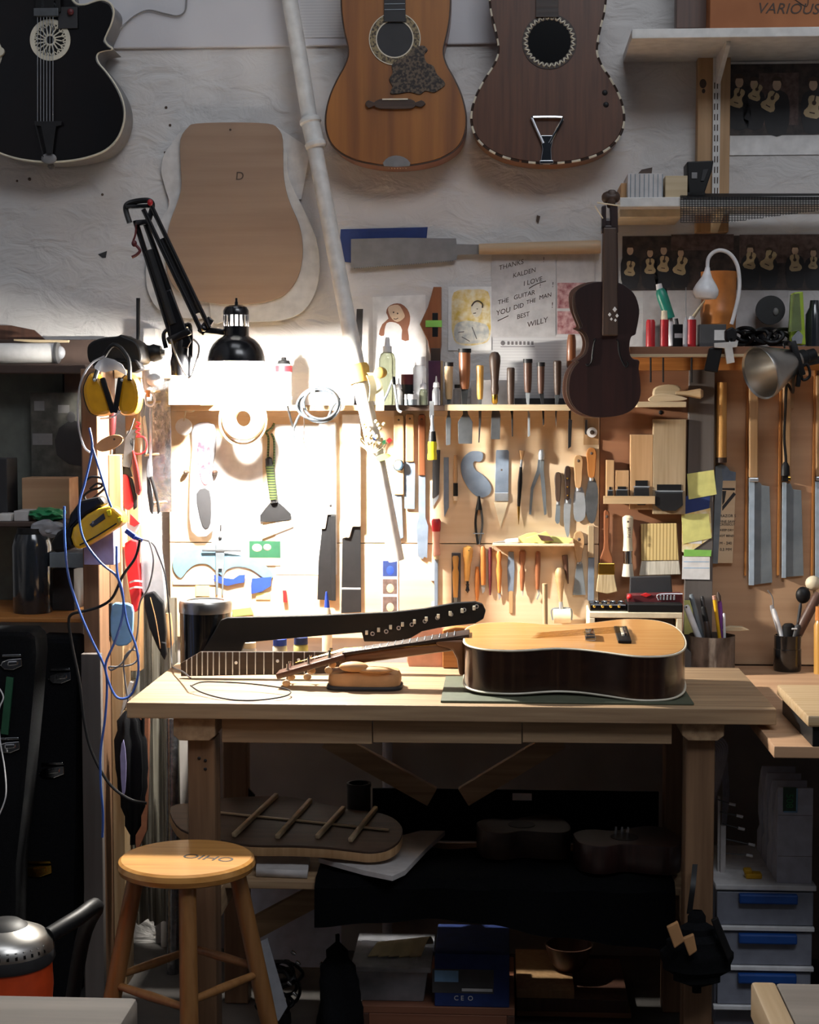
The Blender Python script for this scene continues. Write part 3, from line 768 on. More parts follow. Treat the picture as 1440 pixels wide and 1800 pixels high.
make('wood_offcut', 'pale curved wooden strip lying on its side behind the guitar', 'wood block',
     [('', 'pale_wood_X', ('S', [(828, 1106), (850, 1100), (890, 1097), (901, 1101), (897, 1108), (880, 1176), (830, 1176)], -.43, .02, .003, 3))])
# ================================================================ THE WORK LAMP
YL = -.40
emission('bulb_glow', (1.0, 0.95, 0.86, 1), 1.0)
t = T('desk_lamp', 'black swing-arm work lamp, lit, clamped at the left end of the tool shelf', 'lamp')
sh = [(0, .118), (.10, .116), (.22, .108), (.36, .09), (.48, .068), (.56, .058), (.60, .056)]
k = ppm(YL)
cx = 415.5
zr, zt = at(cx, 632, YL).z, at(cx, 592, YL).z
X0 = at(cx, 620, YL).x
def lz(py): return at(cx, py, YL).z
m = MB()
prof = [(51, 636), (50.5, 628), (47, 616), (41, 605), (33, 597), (24, 592), (22.5, 590), (22.5, 574)]
b_ = bmesh.new()
def rings(mb, prof, n=40, th=.0012):
    out = [(r / k, lz(y)) for r, y in prof]; inn = [(max(r - th, .002), z) for r, z in out[::-1]]
    z0 = out[0][1]; z1 = out[-1][1]
    full = out + inn
    mb.lathe((X0, YL, z0), (X0, YL, z1), [((z - z0) / (z1 - z0), r) for r, z in full + [full[0]]], n, False)
rings(m, prof); t.add('shade', m, 'lamp_black')
m = MB(); rings(m, [(max(r - 1.2, 20.5), y - .3) for r, y in prof[:-1]]); t.add('reflector', m, 'white_paint', None, 'white inside of the shade')
m = MB()
for i in range(16):
    a = i * 2 * math.pi / 16
    c, s = math.cos(a), math.sin(a)
    m.obox((X0 + c * 22 / k, YL + s * 22 / k, lz(575)), (X0 + c * 22 / k, YL + s * 22 / k, lz(552)), .0045, .0015, (c, s, 0), 0)
t.add('vent_cage', m, 'lamp_black')
m = MB(); rings(m, [(22.5, 554), (22.5, 546), (19, 540), (12, 537), (4, 536), (.5, 536)], 32); t.add('shade_cap', m, 'lamp_black')
m = MB(); m.L((cx, 537), (cx, 524), [(0, 3), (.5, 3), (.5, 2), (1, 2)], YL, 10); t.add('switch', m, 'lamp_black')
m = MB(); m.L((cx, 545), (cx, 598), [(0, 10), (1, 12)], YL, 16); t.add('socket', m, 'white_plastic')
m = MB(); m.L((cx, 596), (cx, 654), [(0, 9), (.2, 11), (.45, 20), (.7, 22), (.9, 15), (1, 0)], YL, 24)
bulb_r = 21 / k
_M['bulb_glow'].node_tree.nodes['Principled BSDF'].inputs['Emission Strength'].default_value = BULB_POWER / (4 * math.pi ** 2 * bulb_r ** 2) * 0.9
t.add('bulb', m, 'bulb_glow')
# bracket, upper arm pair, elbow, lower arm pair, base
def rod(p, q, r, y0, y1=None):
    mm = MB(); mm.tube([at(p[0], p[1], y0), at(q[0], q[1], y0 if y1 is None else y1)], r / k, 10, False, 1); return mm
m = MB(); m.obox(at(395, 584, YL), at(358, 580, YL), .016, .012, (0, -1, 0), .003); m.obox(at(352, 586, YL), at(372, 560, YL), .022, .014, (0, -1, 0), .004); m.E(358, 577, YL - .012, 6, 6, 6); t.add('shade_bracket', m, 'lamp_black')
for dx, dy, y in ((0, 0, YL - .012), (14, -6, YL - .012)):
    t.add('arm_rod', rod((354 + dx, 582 + dy), (252 + dx, 368 + dy), 4.2, y), 'lamp_black')
t.add('spring', rod((346, 552), (285, 420), 6.5, YL + .004), 'iron_dark')
m = MB(); m.TB([(228, 392), (221, 368), (226, 358), (246, 353), (262, 353), (268, 362), (262, 386)], YL - .006, 5, 8); m.obox(at(222, 364, YL - .006), at(268, 362, YL - .006), .010, .02, (0, -1, 0), .002); m.obox(at(240, 392, YL - .006), at(264, 390, YL - .006), .014, .02, (0, -1, 0), .003); el = t.add('elbow', m, 'lamp_black')
m = MB(); m.E(264, 356, YL - .02, 5, 6, 5); t.add('tension_knob', m, 'red', el)
for (p, q) in (((238, 388), (304, 600)), ((254, 388), (326, 590))):
    t.add('arm_rod', rod(p, q, 5, YL + .008), 'lamp_black')
t.add('spring', rod((262, 440), (304, 570), 8, YL + .004), 'iron_dark')
m = MB(); m.TB([(240, 392), (238, 412), (234, 424)], YL, 2, 6); m.E(236, 428, YL, 5, 6, 5); m.TB([(238, 430), (246, 440), (240, 448), (232, 452)], YL, 3, 6); t.add('wing_nut', m, 'red_dark')
m = MB(); m.S([(288, 512), (300, 508), (336, 600), (330, 612), (306, 612), (300, 600)], YL + .0, .012, .003); t.add('arm_sleeve', m, 'lamp_black')
m = MB(); m.L((316, 584), (316, 660), [(0, 10), (.2, 16), (.5, 14), (.7, 17), (1, 16)], YL + .02, 16); m.obox(at(295, 600, YL), at(335, 582, YL), .02, .02, (0, -1, 0), .004); t.add('base', m, 'lamp_black')
m = MB(); m.TB([(292, 612), (288, 588), (302, 576), (326, 572), (335, 580), (334, 664)], YL + .02, 4, 8); t.add('clamp', m, 'lamp_black')
m = MB(); m.TB([(300, 596), (312, 630), (332, 664), (344, 640), (350, 610), (340, 596)], YL - .02, 1.8, 7); t.add('cord', m, 'grey')

# shelf the lamp and bottles stand on
ya = at(600, 722, -.2).z; yb = at(600, 712, -.2).z
xl = at(292, 717, -.2).x
struct_shelf = T('tool_shelf', 'long narrow wooden shelf along the top of the tool board', 'shelf')
m = MB(); m.box(xl, at(664, 717, -.2).x, -.155, -.0, ya, yb, .001); struct_shelf.add('board', m, 'pine_X')
m = MB(); m.box(at(664, 717, -.18).x, at(782, 717, -.18).x, -.155, 0, ya, yb, .001); struct_shelf.add('board', m, 'dark_wood_X')
RZ0, RZ1 = at(900, 722, -.16).z, at(900, 711, -.16).z
m = MB(); m.box(at(782, 717, -.16).x, at(1003, 717, -.16).x, -.16, 0, RZ0, RZ1, .001); struct_shelf.add('chisel_rail', m, 'pale_wood_X')
m = MB(); m.box(pl, at(1003, 717, -.05).x, -.052, 0, RZ0 - .018, RZ0, .001); struct_shelf.add('cleat', m, 'ply')
# the support reaching the lamp's base
make('lamp_block', 'pale block under the clamp of the black work lamp', 'block',
     [('', 'pale_wood_X', ('B', 296, 672, 352, 712, YL + .03, .33))])

# ================================================================ BOTTLES AND BITS ON THE SHELF
YS = -.11
SH = 712
make('spray_bottle', 'clear spray bottle with white pump on the shelf beside the pole', 'bottle',
     [('bottle', 'glass_green', ('L', (681, SH), (681, 618), [(0, 14), (.04, 15), (.85, 15), (.95, 12), (1, 7)], YS)), ('pump', 'white_plastic', ('L', (681, 622), (681, 593), [(0, 8), (.45, 8), (.5, 5), (.9, 4), (1, 3)], YS))])
make('bottle', 'cloudy bottle with white screw cap on the shelf right of the red capped jar', 'bottle',
     [('bottle', 'plastic_clear', ('L', (738, SH), (738, 640), [(0, 12), (.9, 12), (1, 7)], YS)), ('cap', 'white_plastic', ('L', (738, 642), (738, 627), [(0, 9), (1, 8.5)], YS))])
for x, y, lab, bm_ in ((701, 664, 'small dropper bottle right beside the spray bottle', 'plastic_clear'), (744, 664, 'small green dropper bottle in front of the white capped bottle', 'glass_green'), (767, 661, 'small pale dropper bottle in front of the purple block', 'plastic_clear')):
    make('dropper_bottle', lab, 'bottle', [('bottle', bm_, ('L', (x, SH), (x, y + 20), [(0, 7), (.8, 7), (1, 4)], -.15)), ('dropper_cap', 'white_plastic', ('L', (x, y + 20), (x, y), [(0, 6), (.4, 5), (.5, 2), (1, 1)], -.15))], 'dropper bottles on the shelf')
make('jar', 'black jar with dark red lid on the shelf between the bottles', 'jar',
     [('jar', 'black', ('L', (716, SH), (716, 676), [(0, 11), (1, 11)], YS)), ('lid', 'red_dark', ('L', (716, 676), (716, 658), [(0, 11), (1, 11)], YS))])
make('tin', 'small low tin with white lid on the shelf below the black jar', 'tin',
     [('tin', 'steel', ('L', (722, SH), (722, 702), [(0, 11), (1, 11)], -.16)), ('lid', 'white_plastic', ('L', (722, 702), (722, 693), [(0, 11.5), (1, 11)], -.16))])
make('divider_compass', 'dividers leaning on the shelf edge under the spray bottle', 'compass',
     [('leg', 'steel', ('T', [(690, 668), (680, 694), (668, 716)], -.19, 2, 8)), ('leg', 'steel_bright', ('T', [(692, 668), (697, 700), (700, 720), (706, 724)], -.19, 2.2, 8)), ('joint', 'black', ('L', (692, 676), (692, 662), [(0, 4), (.5, 4), (1, 2.5)], -.19))])
make('wooden_form', 'brown waisted wooden form with green tape on the wall above the shelf', 'wooden form',
     [('form', 'red_brown', ('S', [(762, 504), (776, 504), (776, 560), (776, 605), (773, 632), (758, 632), (752, 600), (738, 570), (752, 540), (758, 520)], -.04, .04, .002)),
      ('tape_band', 'sticky_green', ('B', 748, 563, 777, 575, -.042, .006)), ('slot', 'black', ('B', 760, 550, 770, 563, -.041, .002), ('B', 760, 575, 770, 592, -.041, .002)),
      ('foot', 'dark_wood_Z', ('B', 757, 612, 774, 634, -.043, .03))])
make('wood_block', 'dark purple block standing on the shelf under the wooden form', 'block',
     [('', 'purple_dark', ('B', 753, 634, 774, SH, -.09, .08))])
make('wood_strip', 'light thin strip standing beside the purple block on the shelf', 'strip', [('', 'pine_Z', ('B', 774.5, 634, 778, SH, -.07, .05))])
make('bottle', 'small grey vial standing between the two leftmost shelf chisels', 'bottle', [('vial', 'plastic_clear', ('L', (804, SH), (804, 682), [(0, 7), (.9, 7), (1, 4)], -.05)), ('cap', 'charcoal', ('L', (804, 682), (804, 676), [(0, 5), (1, 5)], -.05))])
make('dark_bar', 'dark flat bar standing against the wall right of the pale pole', 'bar', [('', 'charcoal', ('S', [(627, 543), (638, 543), (632, SH), (622, SH)], -.05, .01))])
make('spray_can', 'white and red aerosol can on the shelf right of the lit lamp', 'spray can',
     [('can', 'white_plastic', ('L', (499, SH), (499, 640), [(0, 15), (.9, 15), (1, 12)], YS)), ('band', 'red', ('L', (499, 654), (499, 643), [(0, 15.4), (1, 15.4)], YS)), ('cap', 'black', ('L', (499, 640), (499, 628), [(0, 12), (.5, 10), (.6, 5), (1, 4)], YS)),
      ('lettering', 'ink', ('X', 'I', 504, 686, YS - .027, 9, .001), ('X', 'O8', 507, 700, YS - .027, 8, .001, 0))])
make('black_strip', 'flat grey edge scale lying on shelf behind the chisels', 'bar', [('', 'charcoal', ('B', 905, 700, 1000, SH, -.04, .03))])
make('paper_card', 'pale card standing behind the chisels on the shelf', 'card', [('', 'paper_grey', ('B', 828, 668, 893, SH, -.03, .003))])
make('white_box', 'small white carton standing behind the lamp foot beside the black roll', 'box', [('', 'plaster_white', ('B', 252, 577, 273, 640, -.08, .08))])

# coiled cable on the shelf front
t = T('cable_coil', 'coiled grey cable with pale tie hanging at the shelf edge by the pole', 'cable')
m = MB()
for i, (rx, ry, dx, dy, dz) in enumerate(((36, 30, 0, 0, 0), (33, 32, 2, 2, .006), (38, 27, -1, 3, .01), (30, 29, 3, -1, .014), (36, 32, 1, 1, -.006))):
    m.tube([at(561 + dx + rx * math.cos(a * math.pi / 6), 710 + dy + ry * math.sin(a * math.pi / 6) * .95, -.176 - dz) for a in range(12)], 2.2 / ppm(-.2), 7, True, 4)
m.TB([(540, 735), (528, 728), (515, 760), (522, 776)], -.17, 2.2); m.TB([(575, 740), (585, 715), (598, 700)], -.18, 2.2)
t.add('coil', m, 'cable_black'); m = MB(); m.obox(at(551, 682, -.195), at(549, 708, -.195), .012, .012, (0, -1, 0), .002); t.add('tie', m, 'grey')
make('headphone_cord', 'black cord hanging from the coiled cable in front of white paper', 'cord', [('', 'charcoal', ('T', [(505, 712, -.2), (512, 740, -.14), (517, 757, -.08)], -.1, 2)), ])
make('hanging_cord', 'thin dark cord hanging down over the white paper sheet', 'cord', [('', 'ink', ('T', [(533, 716, -.2), (535, 750, -.11), (534, 776, -.075), (540, 792, -.07)], -.1, 1)),])
# ================================================================ TOOLS ON THE BOARD
P1 = PEG - .004
def yc(r): return PEG - r / 614 - .001     # centre depth of a round handle touching the board
CH = 'chisels standing in the shelf rail'
YC = -.115
def chisel(label, x, top, hb, r, m, blade, blade_m='steel_dark', ring_=None, shape_='L', ferrule=None, bb=None):
    parts = [('handle', m, ('L', (x, top), (x, hb), [(0, r * .8), (.03, r), (.15, r), (.6, r * .93), (.9, r * .8), (1, r * .65)] if shape_ == 'L' else [(0, 0), (.02, r * .6), (.1, r * .95), (.22, r), (.4, r * .85), (.7, r * .62), (.85, r * .72), (1, r * .5)], YC))]
    if ring_: parts.append(('hoop', ring_, ('L', (x, top - 1), (x, top + 6), [(0, r * 1.0), (0, r * 1.1), (1, r * 1.1), (1, r)], YC)))
    if ferrule: parts.append(('ferrule', ferrule, ('L', (x, hb - 3), (x, hb + 14), [(0, r * .55), (.8, r * .55), (1, r * .35)], YC)))
    parts.append(('blade', blade_m, ('S', blade, YC - .003, .006, .0006)))
    return make('chisel', label, 'chisel', parts, CH)
chisel('pale handled chisel with black hoop, leftmost in the shelf rail', 789, 638, 702, 7.5, 'pine_Z', [(786, 700), (793, 700), (791, 728), (793, 738), (792, 782), (784, 783), (784, 738), (787, 728)], 'steel_dark', 'black')
chisel('largest chisel with red-brown handle and broad steel blade in the shelf rail', 817, 614, 684, 10.5, 'red_brown', [(811, 684), (823, 684), (821, 718), (823, 728), (831, 742), (830, 780), (806, 780), (805, 742), (814, 728), (813, 715)], 'steel_dark', 'black')
chisel('slim chisel with plain light wood handle right of the broad one', 844, 642, 702, 6.5, 'honey', [(841, 702), (847, 702), (846, 740), (843, 778), (841, 778), (842, 740)], 'steel_dark')
chisel('scraper chisel with dark pear-shaped handle and brass ferrule in the rail', 870, 618, 696, 10, 'dark_wood_Z', [(867, 708), (873, 708), (877, 718), (880, 730), (879, 772), (863, 772), (864, 730), (866, 718)], 'steel_dark', None, 'P', 'brass')
chisel('short dark handled chisel, first of the dark four in the rail', 898, 646, 712, 7, 'dark_wood_Z', [(894, 708), (904, 708), (902, 730), (902, 767), (900, 768), (899, 730)], 'iron_dark')
chisel('red-brown chisel with flat iron hoop and bright blade, second dark one', 928, 632, 690, 7.5, 'walnut', [(924, 690), (932, 690), (930, 722), (932, 728), (932, 766), (928, 768), (928, 728)], 'steel_bright', 'iron_dark')
chisel('dark handled chisel with short tapered blade, third dark one in rail', 951, 638, 692, 6.5, 'walnut', [(948, 690), (956, 690), (957, 720), (957, 745), (955, 749), (953, 720)], 'iron_dark', 'iron_dark')
chisel('dark handled chisel right at the violin, fourth dark one in rail', 980, 634, 694, 7, 'dark_wood_Z', [(976, 694), (984, 694), (979, 728), (978, 752), (976, 728)], 'steel_dark')
make('file', 'rough dark file hanging below the rail end beside the violin', 'file', [('tang', 'iron_dark', ('B', 1000, 716, 1004, 740, YC, .004)), ('blade', 'iron_dark', ('S', [(999, 738), (1006, 738), (1004, 785), (999, 789)], YC, .005))])
make('chisel', 'brown turned handle showing behind the violin waist', 'chisel', [('', 'red_brown', ('L', (1005, 588), (1003, 700), [(0, 6), (.1, 8), (.5, 8), (.55, 5), (.6, 3), (1, 3)], -.09))])

def jsaw(label, x0, x1, top, hb, blade, hm='pale_wood_Z', Y=None, hole=True, sub=None, nm='pull_saw', cat='saw', bm='steel_blue', group=None):
    parts = [('handle', hm, ('S', [(x0 + 2, top), (x1 - 2, top), (x1, top + 4), (x1, hb), (x0, hb), (x0, top + 4)], (Y or PEG) - .016, .015, .003)), ('blade', bm, ('S', blade, (Y or PEG) - .009, .003, .0003))]
    if hole: parts.append(('hanging_hole', 'ink', ('E', (x0 + x1) / 2, top + 9, (Y or PEG) - .016, 1.8, 1.8, 1, 8)))
    return make(nm, label, cat, parts, group)
JS = 'saws hanging on the left of the board'
jsaw('pull saw with wide pale handle hanging first right of the pole', 692, 710, 729, 870, [(697, 865), (706, 870), (709, 945), (686, 955), (685, 880), (690, 862), (695, 846), (699, 848)], 'pine_Z', None, True, None, group=JS)
jsaw('pull saw with pale handle and square blue-grey blade, second from the pole', 713, 728, 727, 812, [(713, 808), (726, 808), (730, 816), (729, 895), (711, 894), (711, 816)], 'tan_wood', None, True, group=JS)
jsaw('pull saw with reddish handle and long flared blade, third from the pole', 735, 748, 728, 836, [(736, 835), (748, 835), (748, 910), (753, 925), (751, 981), (746, 979), (743, 983), (735, 978), (732, 925), (736, 910)], 'red_brown', None, True, group=JS)
make('file', 'flat steel file partly behind the pole under the first saw', 'file', [('', 'steel', ('S', [(683, 930), (690, 930), (694, 985), (681, 985)], P1, .003))])
make('flat_file', 'thin dark blade hanging at the very left of the saws', 'blade', [('', 'iron_dark', ('S', [(686, 876), (690, 880), (684, 958), (681, 960)], PEG - .012, .003))])
# upside-down yellow chisel
make('chisel', 'chisel with yellow and black handle hanging blade up below the shelf', 'chisel',
     [('blade', 'steel_bright', ('S', [(755, 705), (763, 705), (763, 730), (762, 745), (763, 758), (757, 758), (757, 745), (755, 730)], -.178, .004)), ('shank', 'steel_bright', ('L', (760, 730), (760, 762), [(0, 2), (.5, 3), (1, 5)], -.176)),
      ('grip', 'black', ('L', (760, 758), (760, 776), [(0, 5.5), (1, 7.5)], -.176)), ('handle', 'yellow_clear', ('L', (760, 774), (760, 808), [(0, 7), (.2, 8.5), (.6, 7.5), (.75, 8.5), (1, 8.5)], -.176))])
make('marking_knife', 'black knife with bright slanted tip hanging below the yellow chisel', 'knife', [('body', 'charcoal', ('S', [(761, 791), (774, 791), (772, 868), (760, 876)], P1 - .002, .005)), ('edge', 'steel_bright', ('S', [(760, 877), (772, 868), (771, 876), (760, 893)], P1, .002))])
make('marking_knife', 'slim grey steel marking knife with slanted tip beside the black knife', 'knife', [('', 'steel_blue', ('S', [(780, 804), (789, 804), (789, 892), (781, 909), (780, 880)], P1, .003))])
make('brush', 'small dark brush with cane top and white tip hanging on the board', 'brush', [('handle', 'tan_wood', ('L', (801, 800), (801, 852), [(0, 3), (.7, 4), (1, 3)], yc(4))), ('grip', 'black', ('L', (801, 849), (801, 872), [(0, 4), (1, 4.2)], yc(4))), ('tip', 'cream', ('L', (801, 872), (801, 880), [(0, 4), (1, 3)], yc(4)))])
make('scraper', 'paisley-shaped steel card scraper hanging on the board', 'scraper', [('', 'steel_blue', ('S', [(841, 793), (849, 797), (849, 806), (843, 812), (835, 811), (832, 816), (836, 826), (848, 834), (859, 846), (864, 858), (861, 868), (852, 874), (842, 874), (832, 868), (822, 856), (813, 838), (810, 818), (815, 804), (827, 794)], P1, .003, .0005, 4))])
make('scraper', 'rectangular steel card scraper with bright lower edge hanging on the board', 'scraper', [('plate', 'steel_blue', ('S', [(873, 791), (893, 791), (895, 794), (894, 866), (870, 866), (872, 794)], P1, .003)), ('edge', 'steel_bright', ('B', 870, 866, 894, 881, P1 - .002, .004)), ('rivet', 'ink', ('E', 882, 826, P1, 1.6, 1.6, .8, 8))])
make('wood_wedge', 'cream pointed wooden wedge pinned under the rectangular scraper', 'wedge', [('', 'cream', ('S', [(868, 882), (894, 882), (880, 929)], P1 + .001, .003))])
make('divider_compass', 'black dividers hanging point down below the paisley scraper', 'compass', [('joint', 'black', ('L', (842, 872), (842, 896), [(0, 2), (.3, 3), (1, 6)], yc(6))), ('leg', 'iron_dark', ('T', [(839, 890), (836, 920), (840, 957)], P1, 2)), ('leg', 'steel_dark', ('T', [(845, 890), (848, 920), (843, 957)], P1, 2)), ('spring_screw', 'steel', ('T', [(832, 938), (851, 938)], P1 - .003, 1))])
make('awl', 'thin black awl with frayed top hanging beside the calipers', 'awl', [('handle', 'black', ('L', (916, 820), (912, 890), [(0, 2.5), (.4, 4), (1, 2.6)], yc(4))), ('ferrule', 'steel_bright', ('L', (917, 808), (916, 821), [(0, 2), (1, 2.6)], yc(4))), ('frayed_top', 'tan_wood', ('L', (918, 792), (917, 809), [(0, 5), (.4, 4), (1, 1.5)], yc(4))), ('point', 'brass', ('L', (912, 888), (912, 922), [(0, 2.6), (.4, 2), (1, .4)], yc(4)))])
make('caliper', 'steel spring caliper with splayed legs hanging on the board', 'caliper', [('leg', 'steel', ('S', [(947, 800), (953, 812), (950, 830), (938, 860), (934, 905), (930, 904), (933, 858), (944, 826)], P1, .003)), ('leg', 'steel', ('S', [(951, 800), (957, 806), (956, 826), (960, 868), (961, 904), (957, 906), (953, 868), (949, 826)], P1 - .003, .003)), ('pivot', 'steel_bright', ('L', (952, 790), (952, 808), [(0, 4), (.5, 6), (1, 5)], yc(6)), ('E', 952, 800, P1 - .006, 3, 3, 3))])
def spatula(label, x, top, hb, r, hm, blade, bm='steel_bright', nm='palette_knife', hole=False, rivets=0):
    parts = [('handle', hm, ('S', [(x - r * .7, top + 2), (x, top), (x + r * .7, top + 2), (x + r, top + 12), (x + r * .85, (top + hb) / 2), (x + r * .6, hb), (x - r * .6, hb), (x - r * .85, (top + hb) / 2), (x - r, top + 12)], PEG - .014, .013, .002, 2)),
             ('ferrule', 'steel_bright', ('L', (x, hb - 2), (x, hb + 7), [(0, r * .45), (1, r * .4)], PEG - .007)), ('blade', bm, ('S', blade, PEG - .007, .002, .0003, 2))]
    if hole: parts.append(('hanging_hole', 'ink', ('E', x, top + 10, PEG - .014, 2.6, 2.6, 1, 10)))
    for i in range(rivets): parts.append(('rivet', 'brass', ('E', x, hb - 6 - i * 15, PEG - .014, 1.6, 1.6, 1, 8)))
    return make(nm, label, 'knife', parts)
spatula('small palette knife with dark turned handle, leftmost of the spatulas', 981, 830, 880, 6, 'dark_wood_Z', [(979, 878), (984, 878), (985, 900), (984, 917), (980, 921), (976, 915), (977, 900)], 'steel')
spatula('table knife with brown riveted handle among the spatulas', 998, 819, 877, 5.5, 'rosewood', [(993, 877), (1004, 877), (1003, 900), (1001, 940), (996, 942), (991, 915)], 'steel_bright', 'table_knife', False, 3)
spatula('wide bright spatula with grey wooden handle beside the table knife', 1017, 800, 856, 8.5, 'tan_wood', [(1012, 857), (1024, 857), (1029, 880), (1029, 908), (1020, 917), (1010, 913), (1008, 885)], 'steel_bright', 'palette_knife', True)
spatula('putty knife with orange wooden handle and stained leaf blade, rightmost spatula', 1040, 787, 838, 9, 'orange_wood_Z', [(1037, 838), (1044, 838), (1051, 858), (1051, 885), (1046, 915), (1038, 920), (1031, 905), (1029, 880), (1032, 858)], 'steel_dark', 'palette_knife', True)
make('hook_plate', 'metal bracket with white roller hanging below the violin', 'hook', [('bracket', 'aluminium', ('B', 1028, 738, 1033, 764, PEG - .006, .006)), ('roller', 'white_plastic', ('D', 1041, 760, PEG - .012, 9, .012)), ('hub', 'ink', ('E', 1041, 760, PEG - .013, 4, 4, 2, 12)), ('plate', 'tan_wood', ('B', 1026, 735, 1052, 782, PEG - .0007, .0007, 0))])

# lower row
make('rasp', 'rasp with pink handle and red plastic end hanging in the lower row', 'rasp', [('handle_end', 'red', ('L', (767, 912), (767, 934), [(0, 6), (.2, 8.5), (.7, 8), (1, 7)], yc(9))), ('handle', 'pink_wood', ('L', (767, 933), (767, 976), [(0, 7), (.5, 6), (1, 7.5)], yc(9))), ('ferrule', 'pale_wood_Z', ('L', (767, 975), (767, 983), [(0, 5), (1, 5)], yc(9))), ('blade', 'steel_blue', ('B', 763.5, 982, 770, 1066, yc(5), .008)), ('clip', 'label_white', ('B', 757, 1013, 764, 1021, PEG - .008, .008), ('B', 759, 1058, 766, 1066, PEG - .008, .008))])
LOW = 'carving tools in the lower row of the board'
def carver(label, x, top, hb, prof, m, tip, tm='steel_bright', x2=None, cat='carving tool', nm='carving_tool', extra=()):
    x2 = x if x2 is None else x2; mr = max(r for _, r in prof)
    return make(nm, label, cat, [('handle', m, ('L', (x, top), (x2, hb), prof, yc(mr)))] + ([('tip', tm) + tuple(tip)] if tip else []) + list(extra), LOW)
carver('yellow wooden handled gouge standing in a grey sleeve in the lower row', 801, 977, 1050, [(0, 4), (.05, 6), (.3, 4), (.4, 6), (.6, 5.5), (1, 4)], 'honey', [('L', (801, 1049), (801, 1066), [(0, 3), (1, 2)], yc(6))], 'steel', extra=[('sleeve', 'steel_dark', ('B', 794, 972, 810, 1066, PEG - .003, .003))])
carver('bulb-headed wooden drill handle with spiral point in the lower row', 823, 959, 1021, [(0, 3), (.05, 8), (.15, 9.5), (.25, 8.5), (.3, 9), (.35, 7.5), (.4, 8), (.5, 6), (.8, 5.5), (1, 4)], 'honey', [('L', (822, 1020), (822, 1042), [(0, 2), (.3, 2), (.35, 3.5), (.45, 2), (.7, 3), (.8, 4), (1, .5)], yc(9))], 'iron_dark', 821, extra=[('hanging_hole', 'ink', ('E', 824, 968, PEG - .030, 1.5, 1.5, 1, 8))])
carver('bright orange handled gouge with steel tip, third in the lower row', 849, 960, 1028, [(0, 2.5), (.05, 4.5), (.5, 5), (.9, 4.6), (1, 4)], 'orange', [('S', [(845, 1026), (854, 1026), (852, 1040), (848, 1044)], PEG - .008, .003)], 'steel_bright', 850)
carver('short orange tool half hidden behind the bright orange gouge', 839, 996, 1056, [(0, 3), (.3, 4.5), (.8, 3.8), (1, 2)], 'orange', [], 'steel')
carver('dark red slim tool right behind the bright orange gouge', 862, 962, 1046, [(0, 2.5), (.1, 3.6), (.7, 3), (1, 1.5)], 'red_dark', [], 'steel')
carver('waisted honey coloured knife handle with small hole in the lower row', 877.5, 969, 1042, [(0, 3), (.08, 5.5), (.25, 3.5), (.45, 5.5), (.7, 4), (1, 2.8)], 'orange', [('S', [(875, 1040), (881, 1040), (881, 1050), (877, 1056), (876, 1048)], yc(4), .003)], 'steel_bright', 878)
make('feeler_blade', 'flat grey steel blade on a cork strip hanging in the lower row', 'blade', [('blade', 'steel_blue', ('S', [(894, 970), (903, 970), (905, 1000), (903, 1040), (893, 1040), (892, 1000)], P1, .002)), ('strip', 'tan_wood', ('B', 895, 1038, 902, 1078, P1, .003))], LOW)
carver('red-brown bobbin handled knife in the lower row', 919, 967, 1038, [(0, 4), (.04, 6), (.25, 5.5), (.4, 3), (.55, 5), (.8, 4), (1, 2.6)], 'red_brown', [('L', (919, 1037), (919, 1048), [(0, 2), (1, .6)], yc(6))], 'steel_bright', 918)
carver('slim red-brown knife with bright hooked blade, rightmost of the carving row', 946, 969, 1036, [(0, 3), (.05, 4.5), (.4, 5), (1, 3.4)], 'red_brown', [('S', [(943, 1034), (949, 1034), (949, 1046), (945, 1055), (943, 1053), (947, 1044)], yc(4), .003)], 'steel_bright', 945)
make('dowel', 'plain pale dowel standing behind the golden guitar', 'dowel', [('', 'pine_Z', ('L', (958, 1026), (960, 1192), [(0, 4.5), (1, 4.5)], -.30))])
make('awl', 'squat wooden awl with turned rings hanging above the roller', 'awl', [('handle', 'tan_wood', ('L', (984, 998), (986, 1060), [(0, 4), (.08, 8), (.25, 9), (.3, 8), (.35, 9), (.45, 7), (.8, 4), (1, 3)], yc(9))),])
make('roller', 'small glue roller with white cylinder in a wire frame', 'roller', [('cylinder', 'cream', ('L', (973, 1083), (1003, 1082), [(0, 13), (1, 13)], -.08)), ('frame', 'steel', ('T', [(972, 1090), (970, 1072), (986, 1069), (1004, 1071), (1005, 1090)], -.08, 1.4, 8)), ('neck', 'steel_bright', ('L', (986, 1058), (987, 1072), [(0, 3.5), (1, 4)], -.08))])
make('carving_tool', 'thin brown tool leaning right beside the squat wooden awl', 'carving tool', [('', 'walnut', ('L', (993, 976), (999, 1026), [(0, 5), (.3, 4.5), (1, 1)], yc(5)))])
make('putty_knife', 'putty knife with light holed handle and grey blade in the lower row', 'knife', [('handle', 'tan_wood', ('S', [(1010, 938), (1018, 934), (1026, 938), (1028, 955), (1024, 972), (1022, 987), (1014, 987), (1011, 970), (1008, 955)], PEG - .015, .014, .002, 2)), ('hanging_hole', 'ink', ('E', 1018, 948, PEG - .015, 3, 3, 1, 10)), ('ferrule', 'steel_bright', ('L', (1018.5, 986), (1018.5, 991), [(0, 4), (1, 4)], PEG - .008)), ('blade', 'steel', ('S', [(1014, 990), (1024, 990), (1030, 1046), (1007, 1046)], PEG - .008, .002))])
make('file', 'long file with yellowish handle hanging at the board edge', 'file', [('handle', 'bamboo', ('B', 1034, 924, 1045, 980, PEG - .014, .012, .002)), ('blade', 'steel_blue', ('B', 1034, 980, 1045, 1056, PEG - .010, .006))])
